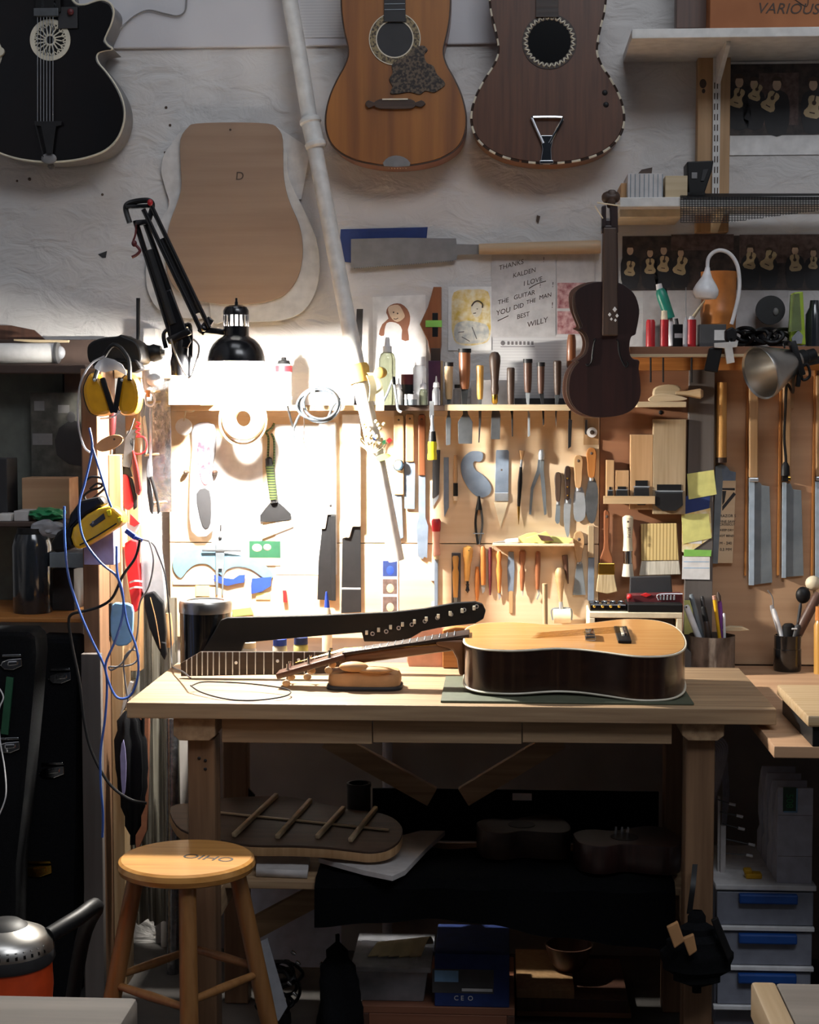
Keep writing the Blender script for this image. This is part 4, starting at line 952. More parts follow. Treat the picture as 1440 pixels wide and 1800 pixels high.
# ledge with notes
t = make('note_pile', 'pile of curled yellow sticky notes on the ledge over the lower row', 'notes', [('', 'sticky_yellow', ('S', [(912, 944), (926, 938), (940, 936), (956, 941), (1008, 947), (998, 957), (978, 953), (955, 958), (934, 954), (914, 955)], -.075, .012, .0005), ('S', [(925, 946), (960, 934), (975, 950), (950, 956)], -.09, .006, .0005))])
make('correction_pen', 'white capped pen lying on the ledge beside the sticky notes', 'pen', [('barrel', 'label_white', ('L', (888, 952), (911, 950), [(0, 3.5), (.2, 4.5), (1, 4.5)], -.075)), ('tip', 'grey', ('L', (868, 954), (889, 952), [(0, .8), (.8, 2), (1, 3.5)], -.075))])
make('wood_chip', 'small brown blade holder lying on the sticky note pile', 'wood block', [('', 'walnut', ('S', [(945, 940), (966, 943), (974, 951), (952, 950)], -.098, .008))])
make('ledge_strip', 'thin ledge along the seam of the tool board under the notes', 'ledge', [('', 'ply', ('B', 866, 956, 1010, 960, -.10, .05))])

# brushes
make('paint_brush', 'flat varnish brush with long brown handle and brass ferrule', 'brush', [('handle', 'red_brown', ('S', [(1062, 900), (1068, 898), (1072, 904), (1071, 940), (1072, 965), (1079, 992), (1053, 992), (1061, 965), (1062, 940)], PEG - .017, .013, .003, 2)), ('ferrule', 'brass', ('B', 1052, 990, 1081, 1010, PEG - .019, .016, .002)), ('bristles', 'bristle', ('S', [(1052, 1010), (1080, 1010), (1086, 1040), (1068, 1044), (1048, 1040)], PEG - .018, .014, .002)), ('hanging_hole', 'ink', ('E', 1067, 908, PEG - .017, 2.2, 3, 1, 8))])
make('paint_brush', 'round brush with white handle and chrome ferrule beside the varnish brush', 'brush', [('handle', 'cream', ('L', (1104, 906), (1104, 968), [(0, 5), (.05, 9.5), (.2, 9.5), (.6, 7.5), (.85, 8), (1, 9)], yc(10))), ('ferrule', 'chrome', ('L', (1104, 967), (1104, 992), [(0, 8), (1, 7.5)], yc(10))), ('bristles', 'bristle_white', ('L', (1104, 991), (1104, 1013), [(0, 8), (1, 10.5)], yc(10))), ('hanging_hole', 'ink', ('E', 1104, 917, PEG - .032, 1.8, 1.8, 1.5, 8)), ('lettering', 'ink', ('X', '|A1AI', 1106, 936, PEG - .0335, 6, .001, 0, -math.pi / 2))])
make('hake_brush', 'wide flat bamboo brush with white bristles above the black tray', 'brush', [('handle', 'bamboo_strip', ('S', [(1127, 921), (1190, 920), (1194, 985), (1128, 986)], PEG - .016, .014, .002)), ('bristles', 'bristle_white', ('S', [(1128, 985), (1194, 984), (1197, 1010), (1124, 1012)], PEG - .014, .012, .002))])

# planes
PLN = 'wooden planes hanging in a rack'
YPL = PEG - .034
def plane(label, x0, y0, x1, y1, iron, m='tan_wood', chip=True):
    ix0, iy0, ix1, iy1 = iron; k_ = (iy1 - iy0)
    make('wooden_plane', label, 'plane', [('body', m, ('B', x0, y0, x1, y1, YPL, .03, .0015)), ('mouth', 'black', ('B', ix0 + 2, iy0 - k_ * .45, ix1 - 2, iy0 + 2, YPL - .0015, .004, 0)),
        ('blade', 'iron_dark', ('S', [(ix0, iy0), (ix1, iy0), (ix1 + 1, iy1 - k_ * .3), ((ix0 + ix1) / 2 + (ix1 - ix0) * .25, iy1), ((ix0 + ix1) / 2 - (ix1 - ix0) * .25, iy1), (ix0 - 1, iy1 - k_ * .3)], YPL - .012, .011, .001)),
        ('pin', 'steel_bright', ('B', ix0 - 1, iy0 - k_ * .12, ix1 + 1, iy0 - k_ * .04, YPL - .004, .003, 0))], PLN)
plane('smallest narrow wooden plane at the left end of the plane rack', 1066, 809, 1080, 876, (1069, 863, 1077, 879))
plane('small square wooden plane, second from the left in the plane rack', 1082, 827, 1106, 876, (1084, 862, 1103, 877))
plane('middle sized tall wooden plane with stained top in the plane rack', 1108, 764, 1148, 896, (1115, 858, 1141, 888))
plane('largest wooden plane with wide dark iron at the right of the rack', 1148, 737, 1206, 904, (1153, 866, 1200, 898), 'bamboo')
make('plane_rack', 'thin pale wooden rail holding the wooden planes', 'rack', [('', 'pine_X', ('B', 1061, 872, 1152, 886, YPL - .016, .005, .001))])
make('screw_hole', 'dark round hole in the brown board above the largest plane', 'hole', [('', 'black', ('E', 1162, 725, PEG + .004, 4, 4, 1.5, 12))])

# left part, in the glare of the lamp
make('paper_sheet', 'large white paper sheet pinned behind the cord and saws right of the lamp', 'paper', [('', 'paper', ('B', 484, 746, 592, 1010, PEG - .0015, .0015, 0))])
make('paper_sheet', 'white sheet pinned on the board below the lamp', 'paper', [('', 'paper', ('B', 372, 770, 462, 1000, PEG - .001, .001, 0))])
make('cord_scraper', 'grey fan-shaped scraper with green cord-wrapped handle hanging by a loop', 'scraper', [('blade', 'iron_dark', ('S', [(478, 880), (486, 880), (500, 892), (511, 903), (512, 912), (507, 915), (468, 918), (457, 917), (457, 906), (466, 894)], PEG - .008, .005, .001)), ('shaft', 'iron_dark', ('L', (472, 803), (482, 884), [(0, 2), (.04, 6), (.15, 6.5), (1, 6)], PEG - .01)), ('wrapping', 'paracord', ('L', (474, 818), (481, 878), [(0, 7.5), (1, 7)], PEG - .012)), ('loop', 'paracord', ('T', [(471, 804), (472, 770), (468, 760), (478, 752), (482, 744)], PEG - .012, 2), ('T', [(477, 762), (482, 775), (482, 810), (480, 822)], PEG - .012, 2))])
make('cardboard_strip', 'brown cardboard piece below the cord-wrapped scraper', 'cardboard', [('', 'ply', ('S', [(458, 924), (514, 914), (516, 926), (460, 948)], PEG - .006, .003))])
make('pull_saw', 'dark bladed saw with white handle in the glare, left of the pair', 'saw', [('handle', 'white_paint', ('S', [(560, 742), (590, 742), (591, 905), (576, 905), (572, 930), (562, 930), (562, 800)], PEG - .018, .014, .003)), ('blade', 'iron_dark', ('S', [(576, 904), (589, 904), (589, 1056), (558, 1054), (560, 985), (566, 930), (574, 920)], PEG - .012, .003)), ('spine', 'iron_dark', ('B', 582, 906, 590, 1056, PEG - .016, .006)), ('screw', 'charcoal', ('E', 581, 888, PEG - .019, 2.5, 2.5, 1.5, 8))])
make('pull_saw', 'dark toothed saw with white handle in the glare, right of the pair', 'saw', [('handle', 'white_paint', ('S', [(601, 728), (634, 728), (634, 926), (620, 926), (614, 946), (602, 944), (603, 800)], PEG - .020, .014, .003)), ('blade', 'iron_dark', ('S', [(619, 925), (634, 925), (635, 1076), (600, 1078), (602, 946), (616, 944)], PEG - .012, .003)), ('stripe', 'label_white', ('B', 601, 1033, 634, 1036, PEG - .0125, .002, 0))])
t = make('plastic_bag', 'long clear plastic bag with red contents hanging on the board left of the lamp', 'bag', [('bag', 'plastic_clear', ('S', [(340, 748), (376, 746), (378, 790), (373, 830), (374, 932), (336, 934), (334, 840), (338, 790)], PEG - .020, .018, .003, 3)), ('red_content', 'deep_red', ('S', [(352, 770), (366, 775), (372, 812), (366, 850), (354, 846), (346, 800)], PEG - .023, .012, .002, 3)), ('grey_content', 'charcoal', ('S', [(345, 868), (368, 862), (370, 920), (356, 926)], PEG - .0225, .01, .002, 3))])
for i, x in enumerate((327, 378)):
    make('knob', ('dark wooden knob on the board left of the plastic bag', 'dark wooden knob on the board right of the plastic bag')[i], 'knob', [('', 'dark_wood_Y', ('E', x, 830, PEG - .015, 5, 4, 10, 12))])
make('drafting_curve', 'pale blue transparent drafting curve taped to the board under the lamp', 'template', [('curve', 'curve_blue', ('S', [(310, 972), (330, 968), (360, 965), (395, 972), (430, 978), (460, 990), (479, 1008), (474, 1022), (462, 1015), (440, 1000), (415, 996), (398, 1002), (392, 1012), (380, 1004), (365, 992), (345, 992), (330, 1002), (318, 1016), (306, 1004), (304, 988)], PEG - .005, .003, .0005, 3)), ('edge', 'white_paint', ('B', 304, 1020, 380, 1028, PEG - .004, .003))])
make('caliper', 'steel sliding caliper beam hanging over the pale blue drafting curve', 'caliper', [('beam', 'steel', ('S', [(379, 940), (384, 934), (391, 934), (395, 942), (394, 1000), (392, 1046), (390, 1046), (390, 1000), (384, 1000), (383, 1046), (380, 1046), (379, 1000)], PEG - .012, .004)), ('crossbar', 'steel_dark', ('B', 355, 966, 424, 970, PEG - .014, .003)), ('hook', 'iron_dark', ('T', [(388, 934), (388, 922)], PEG - .01, 1.2)), ('screw', 'iron_dark', ('E', 387, 946, PEG - .013, 3, 3, 2, 8))])
t = make('picture_card', 'small green picture card of pink flowers pinned above the blue tape', 'card', [('card', 'green_dark', ('B', 438, 951, 493, 981, PEG - .003, .002, 0)), ('flower', 'draw_skin', ('E', 452, 963, PEG - .003, 9, 7, 1, 12)), ('flower', 'print_pink', ('E', 470, 962, PEG - .003, 7, 6, 1, 12)), ('lower_edge', 'ply', ('B', 440, 981, 493, 994, PEG - .004, .003, 0))])
make('tape_piece', 'torn blue tape piece under the caliper on the board', 'tape', [('', 'blue_tape', ('S', [(376, 1010), (395, 1016), (410, 1018), (420, 1011), (431, 1010), (429, 1024), (415, 1026), (400, 1030), (377, 1022)], PEG - .0085, .002, .0003))])
make('tape_piece', 'square blue tape piece below the green picture card', 'tape', [('', 'blue_tape', ('S', [(443, 1017), (477, 1014), (476, 1030), (460, 1040), (442, 1044), (441, 1030)], PEG - .0085, .003, .0003))])
make('sticky_note', 'yellow note on the board above the canister lid', 'note', [('', 'sticky_yellow', ('B', 344, 1029, 368, 1048, PEG - .003, .002, 0))])
make('sticky_note', 'yellow note stuck below the square blue tape piece', 'note', [('', 'sticky_yellow', ('B', 450, 1042, 475, 1054, PEG - .003, .002, 0))])
make('clothes_peg', 'small red clip on the white paper above the saw handle blank', 'clip', [('', 'red_bright', ('S', [(497, 1038), (503, 1038), (505, 1059), (498, 1059)], PEG - .012, .008))])
make('green_card', 'bright green card standing behind the canister on the bench', 'card', [('', 'sticky_green', ('S', [(408, 1072), (440, 1068), (445, 1080), (410, 1084)], PEG - .012, .01))])
# photo strip
t = T('photo_strip', 'strip of three small photographs pinned on the board beside the pole foot', 'photographs')
m = MB(); m.B(671, 978, 700, 1085, PEG - .0025, .0025, 0); t.add('sheet', m, 'paper')
for y0, y1, mm in ((986, 1013, 'blue_dark'), (1018, 1044, 'print_brick'), (1049, 1080, 'print_brick')):
    m = MB(); m.B(673, y0, 698, y1, PEG - .003, .001, 0); ph = t.add('photograph', m, mm)
    m = MB(); m.E(686, (y0 + y1) / 2 + 3, PEG - .003, 7, 8, .6, 10); t.add('figure', m, 'print_guitar' if y0 > 1000 else 'blue_tape', ph)
# dried flowers and trinkets tied to the pole
t = T('dried_bouquet', 'small dried flower bunch with green leaf tied to the pole', 'dried flowers')
m = MB()
for i in range(22):
    a = random.uniform(-1.2, 1.2); L_ = random.uniform(18, 38)
    m.TB([(650, 800), (655 + 14 * math.sin(a), 800 - L_ * .5), (654 + 26 * math.sin(a), 802 - L_)], -.225, .7, 5)
t.add('stems', m, 'dried_flower'); m = MB()
for i in range(20): m.E(654 + random.uniform(-22, 22), random.uniform(740, 785), -.225 - random.uniform(0, .02), 3.5, 3.5, 3.5, 8)
t.add('blossoms', m, 'dried_flower', None, None, 'stuff'); m = MB(); m.S([(662, 803), (676, 797), (688, 801), (676, 809), (664, 810)], -.222, .002, .0003, 2); t.add('leaf', m, 'leaf')
make('glass_gem', 'round blue-white glass gem hanging on the board by the first saw', 'gem', [('gem', 'light_blue', ('E', 701, 818, PEG - .024, 8, 9, 5, 16)), ('setting', 'chrome', ('T', [(692, 818), (695, 811), (701, 809), (707, 811), (709, 818), (707, 825), (701, 827), (695, 825)], PEG - .022, 1.2, 6, True))])
make('pin_flag', 'small red square pin flag right of the pole', 'pin', [('flag', 'red', ('S', [(679, 774), (685, 769), (690, 774), (684, 780)], PEG - .012, .003)), ('stem', 'grey', ('T', [(680, 778), (674, 790), (670, 800)], PEG - .008, .7, 5))])
make('pin_flag', 'small green square pin flag right of the pole', 'pin', [('flag', 'green', ('S', [(671, 775), (678, 773), (678, 780), (672, 782)], PEG - .014, .003)), ('stem', 'grey', ('T', [(674, 781), (672, 786), (674, 792)], PEG - .010, .7, 5))])
make('dark_bead', 'dark blue bead strung on the pole side near the pin flags', 'bead', [('', 'blue_dark', ('E', 660, 769, -.222, 6, 6, 5, 12))])
# round objects left of lamp
for i, (x, y, r, lab) in enumerate(((331, 708, 17, 'pale tape roll hanging left of the lamp, upper of two'), (323, 750, 15, 'white disc tag hanging below the pale tape roll'))):
    t = T(('tape_roll', 'disc_tag')[i], lab, ('tape roll', 'tag')[i]); m = MB(); k_ = ppm(-.09); c = at(x, y, -.10)
    if i == 0: m.lathe(c, c + Vector((0, .02, 0)), [(0, 6 / k_), (0, r / k_), (1, r / k_), (1, 6 / k_), (0, 6 / k_)], 28, False); t.add('roll', m, 'cream'); m = MB(); m.lathe(c + Vector((0, .001, 0)), c + Vector((0, .019, 0)), [(0, 6 / k_), (1, 6 / k_)], 20); t.add('core', m, 'walnut')
    else: m.lathe(c, c + Vector((0, .004, 0)), [(0, r / k_), (1, r / k_)], 28); t.add('disc', m, 'white_plastic'); m = MB(); m.TB([(x, y - 10), (x + 4, y - 28), (x + 8, y - 40)], -.1, 1.2); t.add('string', m, 'ivory')
t = T('bobbin', 'large round cream coil hanging on the board right below the lamp bulb', 'coil')
m = MB(); k_ = ppm(-.1); c = at(427, 736, -.192)
m.lathe(c, c + Vector((0, .03, 0)), [(0, 14 / k_), (0, 36 / k_), (.2, 38 / k_), (.8, 38 / k_), (1, 36 / k_), (1, 14 / k_), (0, 14 / k_)], 40, False); t.add('coil', m, 'cream')
m = MB()
for i in range(4): m.TB([(427 + (39 + i) * math.cos(a * math.pi / 8), 738 + (41 + i * 2) * math.sin(a * math.pi / 8)) for a in range(16)], -.168 - i * .006, 1, 6, True)
t.add('wire_turns', m, 'bamboo')
# ================================================================ RIGHT-HAND SHELVES
# uprights: timber stud with slotted standard
t = T('timber_stud', 'vertical timber stud with a white slotted rail on the right wall', 'stud')
a, b = at(1226, 260, -.05), at(1283, 260, -.05)
zb = at(1255, 408, -.05).z
m = MB(); m.box(a.x, b.x, -.05, 0, zb, at(1255, 63, -.3).z - .001, .002); t.add('stud', m, 'tan_wood')
m = MB(); m.B(1253, 90, 1266, 405, -.062, .012, .001); r_ = t.add('slotted_rail', m, 'white_paint')
for i in range(14):
    y = 145 + i * 18.5
    for x in (1255.5, 1260.5):
        m = MB(); m.B(x, y, x + 2, y + 11, -.0625, .002, 0); t.add('slot', m, 'ink', r_)
m = MB(); m.E(1236, 147, -.05, 6, 8, 1, 12); m.E(1237, 160, -.05, 3, 4, 1, 12); t.add('knot', m, 'dark_wood_Z')
make('timber_post', 'brown timber post behind the carton on the top shelf', 'post', [('', 'walnut', ('B', 1190, -60, 1246, 49, -.12, .06))])

def shelf_on(name, label, x0, x1, ytop, ybot, Yf, m, cat='shelf', back=0):
    a, b = at(x0, ytop, Yf), at(x1, ybot, Yf)
    t = T(name, label, cat); mm = MB(); mm.box(a.x, b.x, Yf, back, b.z, a.z, .002); t.add('board', mm, m); return t, a.z, b.z
t, z1, z0 = shelf_on('wall_shelf', 'long white shelf high on the right wall', 1111, 1500, 51, 63, -.30, 'white_paint')
m = MB(); p = at(1278, 75, -.24); q = at(1262, 140, -.06)
x = at(1263, 110, -.06).x
m.poly([(x - .006, -.06, z0), (x - .006, -.26, z0), (x - .006, -.26, z0 - .012), (x - .006, -.06, z0 - .075)], (.012, 0, 0), .001); t.add('bracket', m, 'white_paint')
TZS = z1
# carton on it
t = T('carton', 'orange-brown carton lettered VARIOUS on the white top shelf', 'box')
m = MB(); a = at(1248, 30, -.20); m.box(a.x, 1.05, -.20, -.055, TZS, TZS + .30, .003); t.add('carton', m, 'box_orange')
m = MB(); m.X('VARIOUS', 1385, 16, -.2006, 19, .001, .25, -.03); m.TB([(1396, -2), (1418, 11), (1421, -8)], -.2006, .9, 5); t.add('lettering', m, 'ink')
# photograph on a sheet
def guitar_print(m, x, y, h, ang, Y, hole_mb=None):
    base = [(0, -.5), (.16, -.5), (.27, -.42), (.29, -.28), (.22, -.08), (.24, .05), (.36, .22), (.37, .36), (.25, .48), (0, .5)]
    pts = base + [(-px, py) for px, py in base[::-1][1:-1]]
    c, s = math.cos(ang), math.sin(ang)
    m.S([(x + h * (px * c - py * s), y + h * (px * s + py * c)) for px, py in pts], Y, .0006, 0)
    if hole_mb is not None:
        hole_mb.E(x + h * (.18 * s), y - h * .18 * c, Y, h * .1, h * .1, .4, 10)
        hole_mb.S([(x + h * (-.12 * c - .24 * s), y + h * (-.12 * s + .24 * c)), (x + h * (.12 * c - .24 * s), y + h * (.12 * s + .24 * c)), (x + h * (.12 * c - .29 * s), y + h * (.12 * s + .29 * c)), (x + h * (-.12 * c - .29 * s), y + h * (-.12 * s + .29 * c))], Y - .0003, .0005, 0)
        hole_mb.S([(x + h * (-.04 * c + .2 * s), y + h * (-.04 * s - .2 * c)), (x + h * (.04 * c + .2 * s), y + h * (.04 * s - .2 * c)), (x + h * (.035 * c + .5 * s), y + h * (.035 * s - .5 * c)), (x + h * (-.035 * c + .5 * s), y + h * (-.035 * s - .5 * c))], Y - .0003, .0005, 0)
def person_print(t, par, x, y, h, Y, coat='print_dark', face=True):
    m = MB(); m.S([(x - h * .14, y), (x - h * .2, y - h * .35), (x - h * .17, y - h * .6), (x - h * .05, y - h * .68), (x + h * .05, y - h * .68), (x + h * .17, y - h * .6), (x + h * .2, y - h * .35), (x + h * .14, y)], Y, .0004, 0, 2); t.add('figure', m, coat, par)
    m = MB(); m.E(x, y - h * .77, Y, h * .07, h * .095, .3, 10); t.add('face', m, 'draw_skin', par)
    m = MB(); m.S([(x - h * .085, y - h * .76), (x - h * .08, y - h * .87), (x, y - h * .91), (x + h * .08, y - h * .87), (x + h * .085, y - h * .76), (x + h * .05, y - h * .83), (x - h * .05, y - h * .83)], Y - .0004, .0004, 0); t.add('hair', m, 'ink', par)
t = T('photograph', 'group photograph of people holding guitars on a white sheet under the top shelf', 'photograph')
m = MB(); m.B(1284, 108, 1500, 272, -.004, .003, 0); sh_ = t.add('sheet', m, 'paper')
m = MB(); m.B(1284, 112, 1500, 237, -.0055, .002, 0); ph = t.add('print', m, 'print_dark')
m = MB(); m.B(1334, 128, 1404, 220, -.0057, .001, 0); t.add('brick_wall', m, 'print_brick', ph)
for x, y, h in ((1300, 225, 105), (1326, 225, 100), (1366, 235, 112), (1430, 232, 108)): person_print(t, ph, x, y, h, -.0062, 'charcoal')
g, hm = MB(), MB()
for i, (x, y, h, a_) in enumerate(((1297, 172, 34, .3), (1329, 162, 30, .35), (1355, 178, 36, .5), (1430, 188, 40, .2), (1382, 150, 22, .8))):
    if i == 4: continue
    gm, hm = MB(), MB(); guitar_print(gm, x, y, h, a_, -.0068, hm); pg = t.add('printed_guitar', gm, 'print_guitar', ph)
    t.add('soundhole_print', hm, 'ink', ph)
# second white shelf with boxes
t, z1, z0 = shelf_on('wall_shelf', 'short white shelf carrying the blocks and the black case', 1090, 1500, 347, 361, -.26, 'white_paint', 'shelf', -.064)
m = MB(); m.box(at(1090, 365, -.2).x, at(1200, 365, -.2).x, -.2, 0, z0 - .02, z0, .001); t.add('underboard', m, 'cream')
x = at(1262, 395, -.06).x
m = MB(); m.poly([(x - .02, -.06, z0), (x - .02, -.20, z0), (x - .02, -.20, z0 - .01), (x - .02, -.06, z0 - .05)], (.02, 0, 0), .001); t.add('bracket', m, 'cream')
zs = z1
def sit(name, label, cat, x0, x1, ytop, Y, d, m, z=None, extra=(), bev=.001):
    a, b = at(x0, ytop, Y), at(x1, ytop, Y); t = T(name, label, cat); mm = MB(); mm.box(a.x, b.x, Y, Y + d, zs if z is None else z, a.z, bev); t.add('body' if extra else '', mm, m)
    for p_, m_, *ss in extra:
        mm = MB()
        for s_ in ss: shape(mm, s_)
        t.add(p_, mm, m_)
    return t
stp = [('strip', 'steel', ('B', 1108 + i * 8, 306, 1109.5 + i * 8, 347, -.2412, .002, 0)) for i in range(8)]
sit('bone_blanks', 'bundle of grey striped blanks on the short white shelf', 'blanks', 1104, 1166, 305, -.24, .15, 'paper_grey', None, stp)
make('wood_wedge', 'dark slanted wedge lying on the grey striped bundle', 'wedge', [('', 'dark_wood_X', ('S', [(1122, 305), (1128, 298), (1147, 294), (1146, 305)], -.2, .05))])
sit('wood_block', 'small pale wooden box between the bundle and the black case', 'block', 1170, 1209, 309, -.22, .12, 'pale_wood_X')
sit('wood_block', 'thin wooden slats leaning at the left end of the short white shelf', 'slats', 1092, 1102, 322, -.2, .15, 'tan_wood')
make('label_case', 'black hand tool case standing open on the short white shelf', 'case', [('body', 'black', ('S', [(1208, 284), (1255, 282), (1252, 300), (1238, 342), (1212, 346), (1209, 320)], -.2, .09, .003)), ('window', 'grey', ('B', 1216, 303, 1226, 314, -.202, .004)), ('rib', 'charcoal', ('S', [(1236, 298), (1246, 297), (1238, 318), (1232, 318)], -.203, .005)), ('base', 'black', ('B', 1205, 338, 1240, 347, -.2, .09))])
# wire mesh hanging over the shelf
t = T('wire_mesh', 'dark woven wire mesh draped over the front of the short white shelf', 'mesh')
m = MB(); Ym = -.268
for i in range(52):
    x = 1197 + i * 5
    yb = 390 if x < 1290 else 390 - (x - 1290) * .13
    m.TB([(x, 346), (x, yb)], Ym, .8, 4, False, 1)
for j in range(12):
    y = 347 + j * 4
    xe = 1456 if y < 368 else 1456 - (y - 368) * 7.6
    m.TB([(1196, y), (max(xe, 1200), y)], Ym, .8, 4, False, 1)
t.add('weave', m, 'iron_dark', None, None, 'stuff')
m = MB(); m.grid(lambda u, v: at(1196 + 262 * u, 340 + 6 * v, Ym + .11 * (1 - v)), 20, 2, .002); t.add('top_fold', m, 'iron_dark')
# panorama
t = T('photograph', 'wide panorama photograph of people with guitars behind the white gooseneck lamp', 'photograph')
m = MB(); m.B(1094, 414, 1500, 510, -.003, .003, 0); ph = t.add('print', m, 'print_dark')
m = MB(); m.B(1180, 412, 1290, 440, -.0032, .001, 0); m.B(1300, 412, 1500, 462, -.0032, .001, 0); t.add('brick_wall', m, 'print_brick', ph)
for i, (x, y, h, a_) in enumerate(((1108, 472, 26, .15), (1143, 468, 27, .0), (1167, 464, 28, .15), (1197, 467, 32, .3), (1319, 458, 30, .2), (1352, 457, 34, .4), (1398, 462, 30, -.1), (1430, 462, 22, .1))):
    person_print(t, ph, x, 505, 78 if i % 2 else 84, -.0038, 'charcoal')
    gm, hm = MB(), MB(); guitar_print(gm, x, y, h, a_, -.0044, hm); t.add('printed_guitar', gm, 'print_guitar', ph); t.add('soundhole_print', hm, 'ink', ph)
make('paper_sheet', 'white sheet pinned under the panorama right of the gooseneck lamp', 'paper', [('', 'paper_grey', ('B', 1130, 508, 1386, 612, -.002, .002, 0))])

# saw on the wall with its blue sheath and handle
make('saw_sheath', 'blue sheath hanging behind the grey saw blade on the wall', 'sheath', [('', 'blue_dark', ('S', [(599, 403), (752, 399), (750, 420), (640, 424), (620, 462), (604, 460), (598, 420)], -.004, .004))])
t = T('pull_saw', 'grey pull saw with long cane handle hanging level on the white wall', 'saw')
m = MB(); m.S([(617, 420), (700, 418), (802, 419), (803, 429), (843, 430), (843, 447), (805, 448), (802, 457), (700, 465), (617, 471)], -.02, .002, .0003); b_ = t.add('blade', m, 'grey')
m = MB()
for i in range(44):
    x = 622 + i * 4; y = 470.6 - i * .30
    m.S([(x, y), (x + 3.4, y), (x + 1.7, y + 2.6)], -.0195, .001, 0)
t.add('teeth', m, 'steel', b_, None, 'stuff')
m = MB(); m.L((842, 438), (1056, 434), [(0, 9), (.03, 9.5), (.5, 11), (.97, 12), (1, 11)], -.024); t.add('handle', m, 'cane_X')
# handwritten note
t = T('thank_you_note', 'handwritten thank you note on white paper below the cane saw handle', 'note')
m = MB(); m.B(864, 444, 977, 592, -.0035, .002, 0); t.add('sheet', m, 'paper_grey')
m = MB()
for s_, x, y, h in (('THANKS', 898, 461, 8.5), ('KALDEN', 921, 475, 8), ('!', 955, 452, 9), ('I LOVE', 936, 490, 8.5), ('!', 971, 496, 9), ('THE', 884, 525, 8), ('GUITAR', 921, 514, 8), ('!', 949, 498, 7), ('MAN', 958, 516, 7.5), ('YOU', 884, 543, 9), ('DID', 911, 534, 8), ('THE', 933, 525, 7), ('BEST', 919, 550, 8), ('WILLY', 944, 562, 9.5), ('!', 970, 532, 10)):
    m.X(s_, x, y + 5, -.004, h, .0006, .3, .26)
m.TB([(930, 507), (944, 499), (960, 494)], -.004, .7, 5); m.TB([(875, 564), (894, 555)], -.004, .7, 5)
t.add('handwriting', m, 'ink')
t = T('printed_sheet', 'printed form with a faint grid behind the dark chisel handles', 'paper')
m = MB(); m.B(866, 588, 1003, 700, -.0025, .0025, 0); t.add('sheet', m, 'grid_paper'); m = MB()
m.E(884, 603, -.0028, 4, 4, .6, 10)
for i in range(7): m.B(892 + i * 7, 600, 896 + i * 7, 606, -.003, .001, 0)
m.B(880, 609, 940, 610, -.003, .001, 0); t.add('heading', m, 'ink_grey')
# drawings
t = T('drawing', 'child drawing of a long-haired face on white paper above the spray bottle', 'drawing')
m = MB(); m.S([(655, 522), (748, 518), (750, 690), (657, 690)], -.003, .003, 0); t.add('sheet', m, 'paper')
m = MB(); m.S([(682, 540), (692, 534), (705, 534), (716, 543), (721, 556), (720, 570), (717, 580), (719, 598), (706, 597), (707, 580), (701, 570), (690, 566), (680, 568), (676, 580), (675, 590), (666, 588), (672, 570), (683, 560), (679, 550)], -.0036, .001, 0, 2); t.add('hair', m, 'draw_brown')
m = MB(); m.S([(683, 540), (700, 536), (709, 548), (711, 558), (698, 566), (686, 556)], -.0040, .001, 0, 3); f = t.add('face', m, 'draw_skin')
m = MB(); m.E(692, 549, -.0041, 1.5, 1.5, .5, 8); m.E(699, 551, -.0041, 1.5, 1.5, .5, 8); m.TB([(692, 560), (696, 561), (700, 559)], -.0041, .7, 5); t.add('features', m, 'ink', f)
t = T('painting', 'yellow watercolour of a figure on white paper right of the wooden form', 'painting')
m = MB(); m.B(788, 504, 864, 616, -.003, .003, 0); t.add('sheet', m, 'paper')
m = MB(); m.S([(798, 514), (830, 509), (858, 513), (862, 550), (861, 595), (840, 606), (808, 606), (796, 590), (794, 550)], -.0035, .001, 0, 3); bg = t.add('background', m, 'draw_yellow')
m = MB(); m.S([(800, 572), (818, 564), (838, 566), (858, 574), (856, 598), (830, 604), (802, 600)], -.004, .001, 0, 3); t.add('clothing', m, 'draw_grey', bg)
m = MB(); m.S([(829, 536), (838, 531), (847, 537), (846, 550), (838, 558), (829, 550)], -.0044, .001, 0, 3); fc = t.add('face', m, 'paper_cream', bg)
m = MB(); m.TB([(829, 538), (834, 531), (841, 529), (848, 534), (848, 541)], -.005, 1.2, 6); m.TB([(838, 543), (840, 543)], -.005, .7, 5); m.TB([(832, 551), (837, 550)], -.005, .7, 5); t.add('outline', m, 'ink', bg)
for x0_, y0_, x1_, y1_ in ((806, 584, 816, 583), (812, 592, 826, 600), (830, 575, 838, 596)):
    m = MB(); m.TB([(x0_, y0_), (x1_, y1_)], -.0047, .7, 5); t.add('brush_stroke', m, 'ink_grey', bg)
make('print_sheet', 'reddish printed picture on the wall left of the violin', 'print', [('sheet', 'paper_grey', ('B', 978, 442, 1045, 590, -.002, .002, 0)), ('picture', 'print_pink', ('B', 980, 497, 1032, 542, -.0025, .001, 0)), ('picture', 'print_pink', ('B', 980, 547, 1032, 587, -.0025, .001, 0))])

